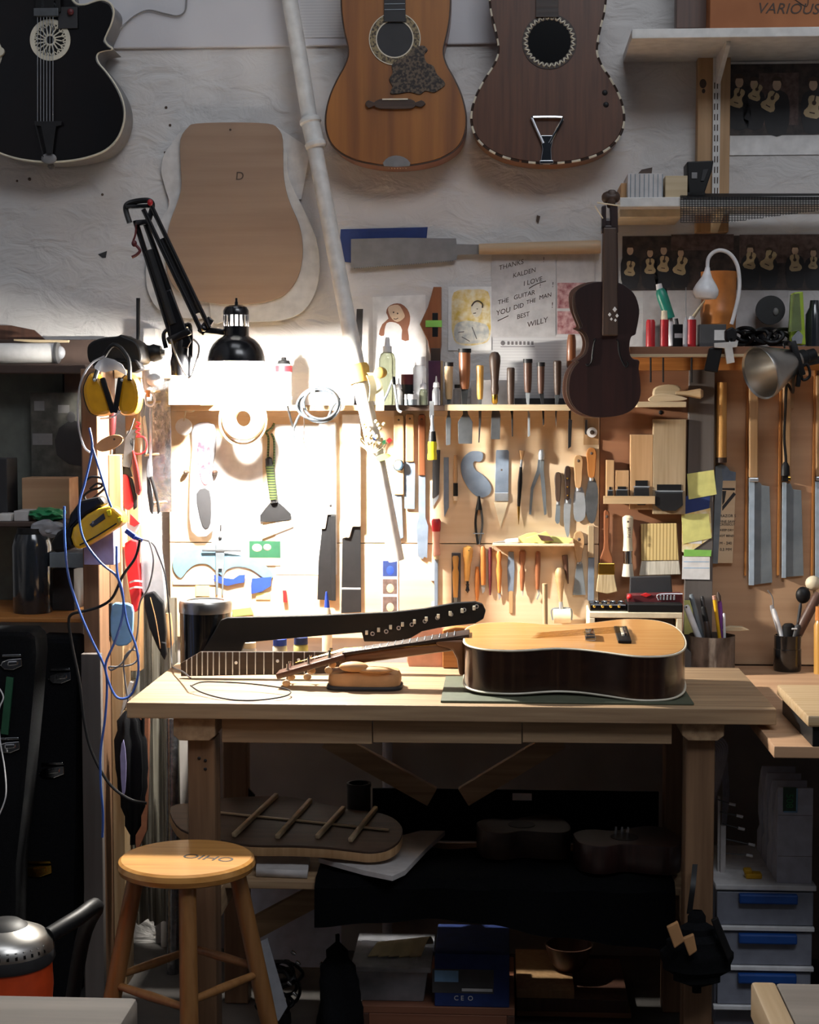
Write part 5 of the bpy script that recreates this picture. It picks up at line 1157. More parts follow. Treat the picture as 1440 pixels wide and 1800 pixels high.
# violin
t = T('violin', 'dark old violin without strings hanging at the right of the tool board', 'violin')
YV = -.285
vo = [(1012, 515), (1025, 503), (1045, 496), (1066, 495), (1088, 497), (1106, 507), (1118, 522), (1124, 545), (1122, 565), (1119, 580), (1117, 588), (1110, 592), (1107, 604), (1107, 620), (1112, 630), (1124, 634), (1123, 648), (1126, 672), (1126, 695), (1118, 714), (1102, 726), (1080, 732), (1055, 734), (1030, 730), (1012, 718), (1002, 700), (1000, 680), (1003, 660), (1010, 645), (1018, 636), (1015, 634), (1030, 622), (1035, 606), (1033, 592), (1026, 582), (1018, 578), (1024, 574), (1019, 560), (1012, 540)]
o = spl([(p[0], p[1], 0) for p in vo], 3, True)
ob = [Vector((p[0] - 6, p[1] + 1, 0)) for p in o]
m = MB(); m.S(scale_outline(ob, .97, 1058, 615), YV + .008, .032, 0); t.add('ribs', m, 'dark_wood_Z')
m = MB(); m.S(o, YV, .008, .002)
t.add('top_plate', m, 'violin_top')
m = MB(); m.S([Vector((p[0] - 11, p[1], 0)) for p in o], YV + .04, .006, .002); t.add('back_plate', m, 'walnut')
m = MB(); m.S([(1061, 400), (1084, 400), (1087, 590), (1059, 590)], YV - .014, .012, .003); t.add('fingerboard', m, 'dark_wood_Z')
m = MB(); m.S([(1060, 384), (1086, 384), (1088, 505), (1058, 505)], YV - .004, .03, .006); t.add('neck', m, 'violin_top')
m = MB(); m.S([(1058, 362), (1066, 360), (1066, 404), (1058, 404)], YV - .01, .03, .003); m.S([(1072, 358), (1086, 360), (1087, 404), (1074, 404)], YV - .01, .03, .003); m.S([(1058, 396), (1087, 396), (1087, 410), (1058, 410)], YV - .01, .03, .003); pb = t.add('pegbox', m, 'violin_top')
m = MB(); m.lathe(at(1058, 348, YV + .006), at(1090, 346, YV + .006), [(0, .006), (.1, .013), (.3, .017), (.7, .017), (.9, .013), (1, .006)], 18); m.obox(at(1076, 334, YV + .004), at(1074, 366, YV + .006), .022, .03, (0, -1, 0), .006); t.add('scroll', m, 'dark_wood_Z', pb)
m = MB(); m.TB([(1050, 356), (1090, 362)], YV - .012, 1.2, 6); m.TB([(1046, 362), (1060, 384)], YV - .01, 1, 6); t.add('string_tie', m, 'cream', pb)
for pts in ([(1043, 598), (1047, 596), (1044, 606), (1042, 620), (1040, 636), (1034, 643), (1030, 640)], [(1083, 598), (1087, 600), (1088, 614), (1092, 630), (1100, 645), (1104, 640), (1102, 636)]):
    m = MB(); m.TB(pts, YV - .0005, 1.6, 6); t.add('sound_hole', m, 'black')
for x, y, r in ((1081, 544, 4), (1072, 553, 3), (1085, 555, 3), (1075, 561, 2.5), (1082, 563, 2.5)):
    m = MB(); m.S([(x - r, y), (x, y - r * 1.3), (x + r, y), (x, y + r * 1.2)], YV - .016, .003, .0005); t.add('crystal', m, 'pearl')

# right upper shelf with bottles
t = T('bottle_shelf', 'brown wooden shelf carrying bottles right of the violin', 'shelf')
za, zb = at(1270, 609, -.22).z, at(1270, 626, -.22).z
x0_, x1_ = at(1107, 615, -.22).x, 1.2
m = MB(); m.box(x0_, x1_, -.22, 0, zb, za, .001); t.add('board', m, 'red_ply')
m = MB(); m.box(x0_, x1_, -.224, -.216, zb - .002, zb + .006, .0005); t.add('front_lip', m, 'pale_wood_X')
m = MB(); m.box(x0_, x1_, -.04 - .03, 0, at(1200, 651, -.07).z, zb, .001); t.add('backboard', m, 'orange_wood_X')
for x in (1144, 1166, 1216):
    m = MB(); m.TB([(x, 622), (x, 672)], -.10, 1.6, 6, False, 1); t.add('hook_rod', m, 'iron_dark')
zs = za
YT = -.13
def pxz(z, Y):  # pixel row of a height
    return None
def stand(name, label, cat, x, ytop, r, prof, m, Y=YT, extra=(), group=None):
    p = at(x, ytop, Y); k_ = ppm(Y); t = T(name, label, cat, group); mm = MB(); mm.lathe((p.x, Y, zs), (p.x, Y, p.z), [(u, r * w / k_) for u, w in prof], 20)
    t.add('body' if extra else '', mm, m)
    for nm_, m_, yt0, yt1, r0, r1 in extra:
        mm = MB(); mm.lathe(at(x, yt0, Y), at(x, yt1, Y), [(0, r0 / k_), (1, r1 / k_)], 16); t.add(nm_, mm, m_)
    return t
BOT = [(0, .95), (.05, 1), (.85, 1), (.95, .8), (1, .5)]
RB = 'red glue bottles on the right shelf'
stand('glue_bottle', 'red bottle without a cap, leftmost on the bottle shelf', 'bottle', 1144, 562, 8, [(0, 1), (.9, 1), (1, .8)], 'red', YT, (), RB)
stand('glue_bottle', 'red bottle with white cap under the green tilted bottle', 'bottle', 1168, 562, 7.5, [(0, 1), (1, 1)], 'red', YT, [('cap', 'cream', 563, 546, 6, 5)], RB)
stand('glue_bottle', 'dark red bottle with white nozzle beside the orange container', 'bottle', 1216, 562, 8, [(0, 1), (1, 1)], 'red', -.15, [('cap', 'white_plastic', 563, 556, 6, 4)], RB)
make('nozzle', 'long white angled nozzle of glue pointing up to the gooseneck lamp bell', 'nozzle', [('', 'cream', ('L', (1219, 557), (1239, 528), [(0, 3), (.5, 2.4), (1, 1)], -.15))])
make('glue_bottle', 'green bottle with white cap tilting over the red ones', 'bottle', [('bottle', 'teal', ('L', (1178, 560), (1160, 508), [(0, 9), (.7, 10), (.9, 9), (1, 6)], -.10)), ('cap', 'white_plastic', ('L', (1160, 509), (1158, 499), [(0, 6), (1, 5)], -.10))])
make('bottle', 'white narrow squeeze bottle below the green tilted bottle', 'bottle', [('', 'white_plastic', ('L', (1182, 608), (1176, 556), [(0, 7), (.8, 7), (1, 3)], -.09))])
make('marker_pen', 'black thick pen leaning behind the green bottle', 'pen', [('', 'black', ('L', (1186, 600), (1168, 508), [(0, 4), (1, 4)], -.06))])
make('pen', 'dark pen standing left of the small black carton', 'pen', [('', 'charcoal', ('L', (1196, 608), (1189, 560), [(0, 3), (1, 3)], -.06))])
stand('bottle', 'clear thin bottle with pointed top beside the dark red one', 'bottle', 1206, 556, 5, [(0, 1), (.8, 1), (.9, .5), (1, .3)], 'plastic_clear', -.15, [('needle', 'steel', 557, 505, .7, .5)])
sit('small_carton', 'small black carton with white label on the bottle shelf', 'box', 1184, 1204, 570, -.11, .06, 'black', None, [('label_patch', 'label_white', ('B', 1186, 586, 1200, 594, -.1112, .001, 0))])
stand('storage_drum', 'orange plastic container with lid behind the white gooseneck lamp', 'container', 1264, 478, 31, [(0, .95), (.4, .97), (.42, 1), (.5, 1), (.52, .96), (.92, .98), (.93, 1), (1, 1)], 'orange', -.07, ())
sit('parts_box', 'grey storage box with label beneath the orange container', 'box', 1230, 1277, 570, -.16, .05, 'grey_dark', None, [('label_patch', 'label_white', ('B', 1256, 580, 1275, 598, -.1612, .001, 0))])
t = T('cable_pile', 'heap of black cables on the bottle shelf behind the metal clamp lamp', 'cables')
m = MB()
for i in range(9):
    cx_, cy_ = 1290 + i * 11, 592 + random.uniform(-4, 4)
    m.TB([(cx_ + 20 * math.cos(a * 1.05) + random.uniform(-3, 3), cy_ + 12 * math.sin(a * 1.05), -.10 - random.uniform(0, .05)) for a in range(6)], -.1, 3.4, 6, True)
t.add('', m, 'black')
make('reel_disc', 'dark round reel leaning on the white sheet over the cable heap', 'reel', [('disc', 'charcoal', ('D', 1355, 545, -.055, 25, .012)), ('hub', 'grey', ('E', 1364, 548, -.056, 5, 7, 3, 12))])
make('level_case', 'lime green and clear plastic case on the bottle shelf at the frame edge', 'case', [('case', 'lime', ('S', [(1396, 514), (1412, 512), (1417, 606), (1388, 607)], -.15, .05, .003)), ('window', 'glass_green', ('S', [(1390, 518), (1406, 515), (1410, 580), (1387, 584)], -.165, .014, .002)), ('foil_patch', 'steel_bright', ('S', [(1392, 594), (1404, 580), (1412, 590), (1410, 604), (1394, 605)], -.162, .01))])
stand('dark_flask', 'dark flask at the right frame edge on the bottle shelf', 'bottle', 1432, 528, 15, [(0, 1), (.7, 1), (.85, .6), (1, .5)], 'dark_jar', -.10)
# white gooseneck lamp with its clip
t = T('gooseneck_lamp', 'white gooseneck lamp, unlit, bent over the orange container and clipped to the shelf', 'lamp')
YG = -.215
m = MB(); m.L((1240, 526), (1244, 470), [(0, 8), (0.02, 18), (.15, 22), (.3, 22), (.45, 18), (.7, 9), (.9, 5), (1, 4)], YG); t.add('shade', m, 'white_plastic')
m = MB(); m.TB([(1244, 474), (1245, 456), (1254, 444), (1268, 440), (1284, 447), (1296, 466), (1300, 494), (1298, 522), (1291, 552), (1286, 570)], YG, 3.4, 10); t.add('gooseneck', m, 'white_plastic')
m = MB(); m.S([(1276, 580), (1288, 574), (1296, 582), (1296, 596), (1286, 606), (1276, 596)], YG - .02, .035, .004); t.add('swivel', m, 'black')
m = MB(); m.S([(1256, 603), (1298, 600), (1296, 610), (1288, 611), (1292, 637), (1278, 640), (1274, 612), (1256, 611)], YG - .028, .012, .001); m.B(1282, 594, 1288, 606, YG - .02, .01); t.add('clip', m, 'white_paint')
# black strap
make('black_holster', 'black leather flap hanging on the shelf front left of the lamp clip', 'holster', [('', 'black', ('S', [(1247, 612), (1272, 606), (1262, 655), (1238, 652)], -.235, .012, .003))])

# clamp lamp
t = T('clamp_lamp', 'unlit clamp lamp with spun metal cone shade hanging at the right edge', 'lamp')
YK = -.32
A_, B_ = at(1338, 655, YK - .03), at(1404, 632, YK + .03)
kk = ppm(YK)
m = MB(); m.lathe(A_, B_, [(0, 46 / kk), (.0, 44 / kk), (-.04, 46.5 / kk), (.0, 47.5 / kk), (.12, 45 / kk), (.45, 34 / kk), (.8, 23 / kk), (1, 15 / kk), (1, 13 / kk), (.8, 20.5 / kk), (.45, 31 / kk), (.12, 42 / kk), (0, 44 / kk)], 40, False); t.add('shade', m, 'aluminium')
m = MB(); m.lathe(B_, at(1432, 623, YK + .045), [(0, 16 / kk), (.4, 15 / kk), (.5, 12 / kk), (1, 11 / kk)], 20); t.add('socket', m, 'black')
m = MB(); m.obox(at(1392, 600, YK), at(1410, 660, YK), .018, .03, (0, -1, 0), .003); m.TB([(1398, 606), (1386, 600), (1378, 604), (1380, 612)], YK, 1.6, 6); m.obox(at(1408, 640, YK), at(1402, 680, YK), .012, .02, (0, -1, 0), .003); t.add('clamp', m, 'black')
m = MB(); m.TB([(1404, 650), (1418, 640), (1424, 660), (1412, 668), (1406, 652), (1396, 662), (1394, 690, -.2), (1384, 676, -.14), (1381, 720, -.09), (1379, 770, -.08), (1382, 810, -.08), (1380, 830, -.075)], YK, 2.6, 7); t.add('cord', m, 'black')
m = MB(); m.L((1381, 812), (1381, 836), [(0, 3), (.3, 7), (1, 8)], -.08); m.B(1376, 834, 1386, 846, -.085, .012); t.add('plug', m, 'black')
m = MB(); m.obox(at(1400, 640, -.30), at(1440, 632, -.245), .02, .02, (0, 0, 1), .002); t.add('support_arm', m, 'iron_dark')

# spoons on the little rack
t, z1, z0 = shelf_on('spoon_rack', 'narrow pale wooden ledge under the hook rods right of the violin', 1120, 1207, 706, 716, -.15, 'pale_wood_X')
zs = z1
make('turned_stick', 'turned pale wooden handle with round end lying on the narrow ledge', 'stick', [('', 'pine_X', ('L', (1188, 692), (1236, 692), [(0, 4), (.4, 5), (.75, 8), (.9, 9), (1, 6)], -.13))])
make('wooden_spoon', 'pale carved spoon blank lying in front on the narrow ledge', 'spoon', [('', 'pale_wood_X', ('S', [(1142, 700), (1160, 692), (1185, 694), (1208, 700), (1200, 704), (1165, 706), (1145, 706)], -.15, .03, .004, 3))])
make('wooden_spoon', 'pale spoon blank lying behind, higher on the narrow ledge', 'spoon', [('', 'pale_wood_X', ('S', [(1150, 684), (1168, 676), (1190, 677), (1198, 684), (1190, 694), (1160, 706), (1150, 706)], -.10, .03, .004, 3))])
# dark post with notes
make('dark_post', 'dark brown post between the plane rack and the sheathed saw', 'post', [('', 'board_grey', ('S', [(1213, 650), (1257, 650), (1251, 1180), (1201, 1180)], PEG - .022, .03, .001))])
YN = PEG - .0245
def note(label, pts, m, dy=0): return make('sticky_note', label, 'note', [('', m, ('S', pts, YN - dy, .0015, 0))])
note('yellow sticky note, uppermost on the dark post', [(1208, 833), (1255, 826), (1260, 869), (1211, 878)], 'sticky_yellow')
note('dark blue square note under the uppermost yellow one', [(1206, 872), (1249, 868), (1246, 903), (1204, 903)], 'blue_dark', -.001)
note('yellow sticky note in the middle of the dark post', [(1198, 904), (1246, 903), (1251, 946), (1201, 956)], 'sticky_yellow', .001)
note('pale green note edge behind the middle yellow note on the post', [(1199, 905), (1249, 893), (1252, 944), (1208, 974), (1199, 970)], 'sticky_green' if False else 'draw_yellow', -.0005)
note('white slip peeking out under the middle yellow note', [(1204, 950), (1234, 948), (1234, 956), (1210, 955)], 'paper', .0)
note('green strip note above the lined white paper on the post', [(1203, 966), (1251, 967), (1250, 978), (1202, 978)], 'sticky_green', .001)
t = make('lined_note', 'lined white note paper lowest on the dark post', 'note', [('sheet', 'paper', ('S', [(1200, 977), (1248, 977), (1248, 1019), (1199, 1018)], YN, .0015, 0)), ('line', 'light_blue', ('B', 1202, 987, 1247, 988, YN - .0003, .0005, 0)), ('line', 'light_blue', ('B', 1202, 998, 1247, 999, YN - .0003, .0005, 0))])
note('large pale yellow paper low on the post behind the log cup', [(1203, 1055), (1216, 1055), (1222, 1115), (1203, 1115)], 'sticky_yellow')

# saws at the right
PR = PEG + .012
make('dozuki_saw', 'back saw with cane handle and printed cardboard sheath right of the dark post', 'saw',
     [('handle', 'cane_Z', ('L', (1269, 672), (1268, 806), [(0, 8.5), (.05, 9), (1, 9.5)], PR - .018)), ('dark_band', 'dark_wood_Z', ('L', (1268, 804), (1268, 813), [(0, 9.7), (1, 9.7)], PR - .018)),
      ('spine', 'steel', ('S', [(1258, 820), (1268, 816), (1271, 845), (1262, 991), (1253, 991)], PR - .014, .012)), ('blade', 'steel_blue', ('S', [(1268, 816), (1278, 820), (1284, 828), (1294, 830), (1293, 846), (1268, 846)], PR - .010, .003)),
      ('sheath', 'box_orange' if False else 'ply', ('S', [(1269, 845), (1294, 845), (1288, 990), (1262, 990)], PR - .012, .006)),
      ('sheath_print', 'charcoal', ('S', [(1270, 890), (1290, 865), (1294, 869), (1270, 898)], PR - .0125, .001, 0), ('S', [(1270, 858), (1292, 858), (1292, 862), (1270, 861)], PR - .0125, .001, 0), ('S', [(1270, 863), (1277, 863), (1274, 882), (1270, 888)], PR - .0125, .001, 0), ('X', 'RAZOR S', 1280, 907, PR - .0126, 5, .0008), ('X', 'FINE SAW', 1279, 917, PR - .0126, 4.5, .0008), ('X', 'CROSSCUT', 1279, 922, PR - .0126, 4, .0008), ('X', 'KEEP DRY', 1278, 932, PR - .0126, 4, .0008), ('X', 'NOT BEND', 1277, 942, PR - .0126, 4, .0008), ('X', 'M - 240', 1276, 955, PR - .0126, 5, .0008), ('X', '0.3 MM', 1276, 966, PR - .0126, 5, .0008))])
RS = 'saws on the right of the board'
def rsaw(label, x0, x1, blade, spine, hb, fm):
    make('back_saw', label, 'saw', [('handle', 'tan_wood', ('S', [(x0, 660), (x1, 660), (x1, hb), (x0, hb)], PR - .018, .016, .004)), ('ferrule', fm, ('B', x0, hb, x1, hb + 7, PR - .019, .018, .002)), ('blade', 'steel', ('S', blade, PR - .009, .003)), ('spine', 'spine_steel', ('S', spine, PR - .014, .010))], RS)
rsaw('back saw with pale blade and silver ferrule left of the hanging plug', 1317, 1334, [(1318, 848), (1336, 848), (1340, 853), (1353, 855), (1358, 1024), (1326, 1028), (1319, 1028)], [(1317, 847), (1327, 847), (1326, 1029), (1317, 1029)], 840, 'steel_bright')
rsaw('back saw with darker blade and brass ferrule under the hanging plug', 1377, 1391, [(1378, 850), (1390, 850), (1394, 860), (1409, 862), (1413, 1012), (1376, 1015)], [(1376, 848), (1383, 848), (1382, 1016), (1375, 1016)], 838, 'brass')
rsaw('back saw cut by the right frame edge', 1435, 1450, [(1437, 850), (1465, 852), (1468, 1015), (1437, 1015)], [(1434, 846), (1441, 846), (1442, 1016), (1434, 1016)], 838, 'steel_bright')
for x, lab in ((1314, 'thin wooden batten left of the first back saw'), (1372, 'thin wooden batten between the two back saws'), (1432, 'thin wooden batten at the right frame edge')):
    make('batten', lab, 'batten', [('', 'orange_wood_Z', ('B', x - 3, 640, x + 1, 1012, PR - .010, .010))])
make('wood_scrap', 'small light wooden square fixed behind the hanging plug cord', 'block', [('', 'tan_wood', ('B', 1382, 672, 1396, 718, PR - .006, .006))])

# ================================================================ COUNTER AT THE RIGHT
CZ_ = .862
t = T('side_counter', 'brown side counter running right from behind the workbench', 'counter')
xa = at(1353, 1312, -1.17).x
m = MB(); m.box(xa + .01, 1.45, -1.17, -.06, CZ_ - .026, CZ_, .002); m.box(-.86, xa + .01, -.395, -.06, CZ_ - .026, CZ_, .002); t.add('counter_top', m, 'ply_dark')
m = MB(); m.box(1.1, 1.14, -1.1, -.1, 0, CZ_ - .026, .002); t.add('support', m, 'dark_wood_Z')
m = MB(); m.box(.86, .9, -1.1, -1.06, 0, CZ_ - .026, .002); t.add('support', m, 'dark_wood_Z')
m = MB(); m.box(xa + .16, 1.4, -1.165, -1.1, CZ_ - .05, CZ_ - .026, .002); t.add('under_rail', m, 'dark_wood_X')
# pale board on black box
t = T('pale_board', 'rough pale wooden board with black front lying on the side counter', 'board')
a, b = atz(1366, 1203, CZ_ + .07), atz(1425, 1258, CZ_ + .07)
m = MB(); m.box(a.x, 1.45, b.y, a.y, CZ_ + .045, CZ_ + .07, .004); t.add('board', m, 'pine_X')
m = MB(); m.box(a.x + .012, 1.44, b.y + .01, a.y - .01, CZ_, CZ_ + .045, .002); t.add('box', m, 'black')
# log cup
def cyl(t, part, x, ybase, ytop, r, prof, m, Y, z0, n=28, par=None):
    k_ = ppm(Y); p = at(x, ytop, Y); mm = MB(); mm.lathe((p.x, Y, z0), (p.x, Y, p.z), [(u, w * r / k_) for u, w in prof], n, False); return t.add(part, mm, m, par)
YCu = -.17
t = T('log_cup', 'hollow log cup full of pens on the side counter right of the bench', 'cup')
k_ = ppm(YCu); p = at(1251, 1116, YCu)
def bark(u, v):
    A = u * 2 * math.pi; r = (40 / k_) * (1 + .03 * math.sin(5 * A + 2) + .02 * math.sin(11 * A)); return (p.x + r * math.cos(A), YCu + r * math.sin(A), CZ_ + v * (p.z - CZ_))
m = MB(); m.grid(bark, 48, 4, .012); t.add('log', m, 'log_bark')
m = MB(); m.lathe((p.x, YCu, CZ_), (p.x, YCu, CZ_ + .02), [(0, 38 / k_), (1, 38 / k_)], 24); t.add('bottom', m, 'log_bark')
PN = 'pens and tools in the log cup'
def incup(name, label, cat, x0, y0, x1, y1, r, m, extra=None, Y0=YCu, dY=0):
    parts = [('body' if extra else '', m, ('L', (x0, y0), (x1, y1), [(0, r), (.95, r), (1, r * .7)], Y0, 14, Y0 + dY))]
    if extra: parts += extra
    return make(name, label, cat, parts, PN)
incup('folding_stick', 'white plastic stick with hole leaning left in the log cup', 'stick', 1234, 1135, 1206, 1064, 5.5, 'white_plastic', [('hole', 'ink', ('E', 1207, 1067, YCu - .009, 1.6, 1.6, 1.5, 8))])
incup('steel_rule', 'dull silver rule leaning in the log cup', 'rule', 1238, 1130, 1215, 1045, 4.5, 'steel', None, YCu + .01)
incup('marker_pen', 'black clip pen standing in the log cup', 'pen', 1250, 1135, 1236, 1066, 5, 'black', None, YCu - .012)
incup('marker_pen', 'dark slim pen with pale tip behind the clip pen in the log cup', 'pen', 1247, 1130, 1234, 1048, 3.6, 'charcoal', None, YCu + .014)
incup('pencil', 'yellow pencil standing in the log cup', 'pencil', 1267, 1135, 1256, 1052, 3.2, 'yellow', [('eraser', 'pink_wood', ('L', (1256, 1054), (1255, 1047), [(0, 3), (1, 3)], YCu))])
incup('artist_brush', 'purple handled brush with dark tip in the log cup', 'brush', 1272, 1135, 1265, 1055, 3.8, 'purple', [('tip', 'ink', ('L', (1265, 1056), (1262, 1040), [(0, 3), (.5, 4), (1, .6)], YCu))], YCu + .006)
incup('white_straw', 'thin white tube right in the log cup', 'tube', 1274, 1130, 1273, 1078, 2.4, 'white_plastic', None, YCu - .005)
incup('brown_dowel', 'reddish brown stick low in the middle of the log cup', 'stick', 1246, 1135, 1242, 1092, 5, 'rosewood', None, YCu - .02)
make('wooden_knife', 'flat pale wooden blade lying on the log cup rim pointing right', 'knife', [('', 'pale_wood_X', ('S', [(1268, 1106), (1284, 1101), (1306, 1102), (1319, 1108), (1300, 1110), (1270, 1110)], YCu, .02, .002))])
make('grey_case', 'grey plastic case standing between the guitar and log cup', 'case', [('', 'grey_dark', ('S', [(1196, 1136), (1205, 1138), (1220, 1150), (1222, 1183), (1196, 1183)], -.20, .08, .003))])
# black cup with brushes
YB2 = -.14
t = T('brush_cup', 'black cup of paint brushes on the side counter below the right saws', 'cup')
cyl(t, 'cup', 1385, 1172, 1116, 24, [(0, 0), (0, .95), (.05, 1), (.62, 1), (.63, .96), (1, .98), (1, .9), (.1, .88)], 'black_gloss', YB2, CZ_)
BP = 'brushes in the black cup'
def incup2(name, label, cat, x0, y0, x1, y1, r, m, extra=None, Y0=YB2):
    return make(name, label, cat, [('body' if extra else '', m, ('L', (x0, y0), (x1, y1), [(0, r), (.9, r), (1, r * .6)], Y0))] + (extra or []), BP)
incup2('artist_brush', 'white slim brush leaning left in the black cup', 'brush', 1378, 1130, 1360, 1070, 4, 'white_plastic', [('tip', 'grey', ('T', [(1360, 1071), (1358, 1050), (1350, 1038)], YB2, 1))])
incup2('artist_brush', 'grey bristled brush next to the white slim one in the black cup', 'brush', 1376, 1130, 1356, 1064, 4, 'plastic_clear', None, YB2 + .012)
incup2('paint_brush', 'broad dark brush in the middle of the black cup', 'brush', 1388, 1135, 1386, 1096, 11, 'black', [('lettering', 'label_white', ('B', 1392, 1104, 1402, 1107, YB2 - .02, .002))])
incup2('paint_brush', 'black brush splayed to the right in the black cup', 'brush', 1392, 1135, 1404, 1098, 6, 'charcoal', None, YB2 - .01)
incup2('wooden_paddle', 'grey brown flat paddle rising right out of the black cup', 'paddle', 1394, 1130, 1440, 1042, 9, 'walnut', None, YB2 + .015)
incup2('makeup_brush', 'round black brush head standing behind the paddle', 'brush', 1400, 1120, 1408, 1060, 3, 'charcoal', [('head', 'black', ('E', 1412, 1046, YB2 + .055, 13, 15, 10, 16))], YB2 + .055)
make('white_ball', 'cream ball-headed stick at the right edge above the paddle', 'ball', [('ball', 'cream', ('E', 1430, 1025, YB2 + .062, 14, 13, 13, 18)), ('stick', 'pale_wood_Z', ('L', (1432, 1036), (1445, 1177), [(0, 3), (1, 3)], YB2 + .062))])
make('orange_bottle', 'amber bottle with orange cap cut by the right edge on the counter', 'bottle', [('bottle', 'honey', ('L', (1441, 1186), (1441, 1090), [(0, 10), (.9, 10), (1, 6)], -.19)), ('cap', 'orange', ('L', (1441, 1090), (1440, 1066), [(0, 8), (1, 6)], -.19))])

# white framed box with tuners and toolbox
YX = -.24
t = T('white_box', 'white framed open box on the counter behind the guitar body', 'box')
a, b = at(1036, 1076, YX), at(1200, 1076, YX); zt = a.z
for nm_, bx in (('top_board', (a.x, b.x, YX, -.08, zt - .016, zt)), ('side_board', (a.x, a.x + .016, YX, -.08, CZ_, zt - .016)), ('side_board', (b.x - .016, b.x, YX, -.08, CZ_, zt - .016)), ('back_board', (a.x + .016, b.x - .016, -.095, -.08, CZ_, zt - .016))):
    m = MB(); m.box(*bx, .002); t.add(nm_, m, 'cream' if nm_ != 'back_board' else 'rosewood')
m = MB(); m.box(a.x + .02, b.x - .02, YX + .03, YX + .06, CZ_, zt - .018, .002); t.add('drawer', m, 'rosewood')
zs = zt
t = T('tuner_strip', 'black strip carrying four chrome tuners on the white framed box', 'tuners')
m = MB(); a, b = at(1037, 1062, -.22), at(1102, 1062, -.22); m.box(a.x, b.x, -.22, -.14, zt, a.z, .003); t.add('strip', m, 'black_gloss')
for i in range(4):
    x = 1048 + i * 14.5
    m = MB(); m.L((x, 1064), (x, 1056), [(0, 3.5), (.5, 3.5), (1, 2.5)], -.19); m.L((x - 5, 1058), (x + 5, 1058), [(0, 2), (.3, 3.2), (.7, 3.2), (1, 2)], -.19); tn = t.add('tuner', m, 'chrome')
    m = MB(); m.E(x - 3, 1066, -.221, 3, 2.6, 2, 8); t.add('screw', m, 'brass', tn)
t = T('socket_case', 'open black bit case with red marks on the white framed box', 'case')
m = MB(); a, b = at(1104, 1066, -.24), at(1201, 1066, -.24); zc = at(1150, 1062, -.24).z; m.box(a.x, b.x, -.238, -.12, zt, zc, .003); t.add('tray', m, 'black')
m = MB(); m.S([(1108, 1014), (1180, 1012), (1184, 1060), (1106, 1064)], -.12, .015, .003); t.add('lid', m, 'charcoal')
m = MB(); m.S([(1104, 1046), (1200, 1044), (1201, 1062), (1104, 1064)], -.19, .05, .002); ins = t.add('insert', m, 'red_dark')
m = MB(); m.E(1107, 1049, -.2, 5, 5, 5, 12); m.S([(1126, 1046), (1136, 1042), (1146, 1046), (1136, 1050)], -.192, .004); t.add('red_badge', m, 'red_bright', ins)
for i in range(5):
    m = MB(); m.B(1160 + i * 6, 1046, 1163 + i * 6, 1055, -.193, .004); t.add('bit', m, 'steel_bright', ins)
m = MB(); m.TB([(1158, 1055), (1158, 1045), (1200, 1044)], -.193, 1, 5); t.add('wire_clip', m, 'steel_bright', ins)
# ================================================================ LEFT END: POST, RECESS SHELVES, HANGING CLUTTER
mat('panel_greygreen_shaded', '#6a6d66', 0.85)  # pale grey-green panel, darkened: the recess shade is put into its colour
mat('header_brown', '#4a3a33', 0.7)
mat('print_street', '#3a3a36', 0.7, c2='#565650', scale=30)
t = T('corner_post', 'tall dark timber post at the left end of the tool board', 'post')
a, b = at(147, 1100, -.47), at(176, 1100, -.47)
POSTX0, POSTX1 = a.x, b.x
m = MB(); m.box(a.x, b.x, -.47, -.27, 0, at(160, 648, -.47).z, .003); t.add('post', m, 'post_wood')
m = MB(); m.box(b.x + .001, b.x + .035, -.36, -.27, 0, at(160, 800, -.40).z, .002); t.add('side_batten', m, 'pine_Z')
m = MB(); m.box(a.x - .002, b.x + .006, -.495, -.471, 0, at(160, 1142, -.42).z, .002); t.add('front_board', m, 'board_grey')
def pbox(x0, y0, x1, y1, Y, Y1, bev=.002):
    a = at((x0 + x1) / 2, y0, Y); b_ = at((x0 + x1) / 2, y1, Y); mm = MB(); mm.box(at(x0, (y0 + y1) / 2, Y).x, at(x1, (y0 + y1) / 2, Y).x, Y, Y1, b_.z, a.z, bev); return mm
t = T('header_board', 'dark brown horizontal board carrying the paper roll on the left wall', 'board')
t.add('board', pbox(-90, 597, 206, 655, -.05, 0), 'header_brown'); m = pbox(114, 655, 150, 900, -.05, 0); t.add('upright', m, 'header_brown')
m = pbox(-90, 640, 150, 656, -.16, -.05); t.add('ledge', m, 'header_brown')
struct('wall_recess', pbox(-90, 655, 114, 1260, -.02, 0, 0), 'panel_greygreen_shaded')
make('paper_roll', 'large white paper roll lying on the dark header board at the left', 'roll', [('roll', 'paper', ('L', (-80, 622), (100, 620), [(0, 18), (1, 18)], -.12)), ('end_cap', 'grey_dark', ('L', (98, 620), (106, 620), [(0, 19.5), (.6, 19.5), (1, 14)], -.12)), ('plug', 'plastic_clear', ('E', 106, 620, -.12, 9, 12, 12, 14))])
make('wood_strip', 'thin pale strip lying on top of the white paper roll', 'strip', [('', 'pale_wood_X', ('S', [(24, 596), (120, 598), (118, 602), (60, 602), (24, 599)], -.13, .02))])
make('brown_board', 'flat brown board leaning on the wall above the paper roll', 'board', [('', 'walnut', ('S', [(-80, 570), (20, 572), (60, 580), (80, 598), (-80, 600)], -.012, .01))])
t = T('photograph', 'dark photograph of a person in a workshop pinned left of the corner post', 'photograph')
t.add('print', pbox(55, 690, 146, 880, -.062, -.057, 0), 'print_street'); pr_ = t.parts[-1]
m = MB(); m.S([(96, 775), (104, 752), (118, 742), (126, 738), (140, 742), (146, 760), (146, 820), (120, 815), (100, 800)], -.0635, .001, 0); t.add('figure', m, 'charcoal', pr_)
m = MB(); m.E(125, 733, -.064, 8, 10, .5, 10); t.add('face', m, 'grey_dark', pr_)
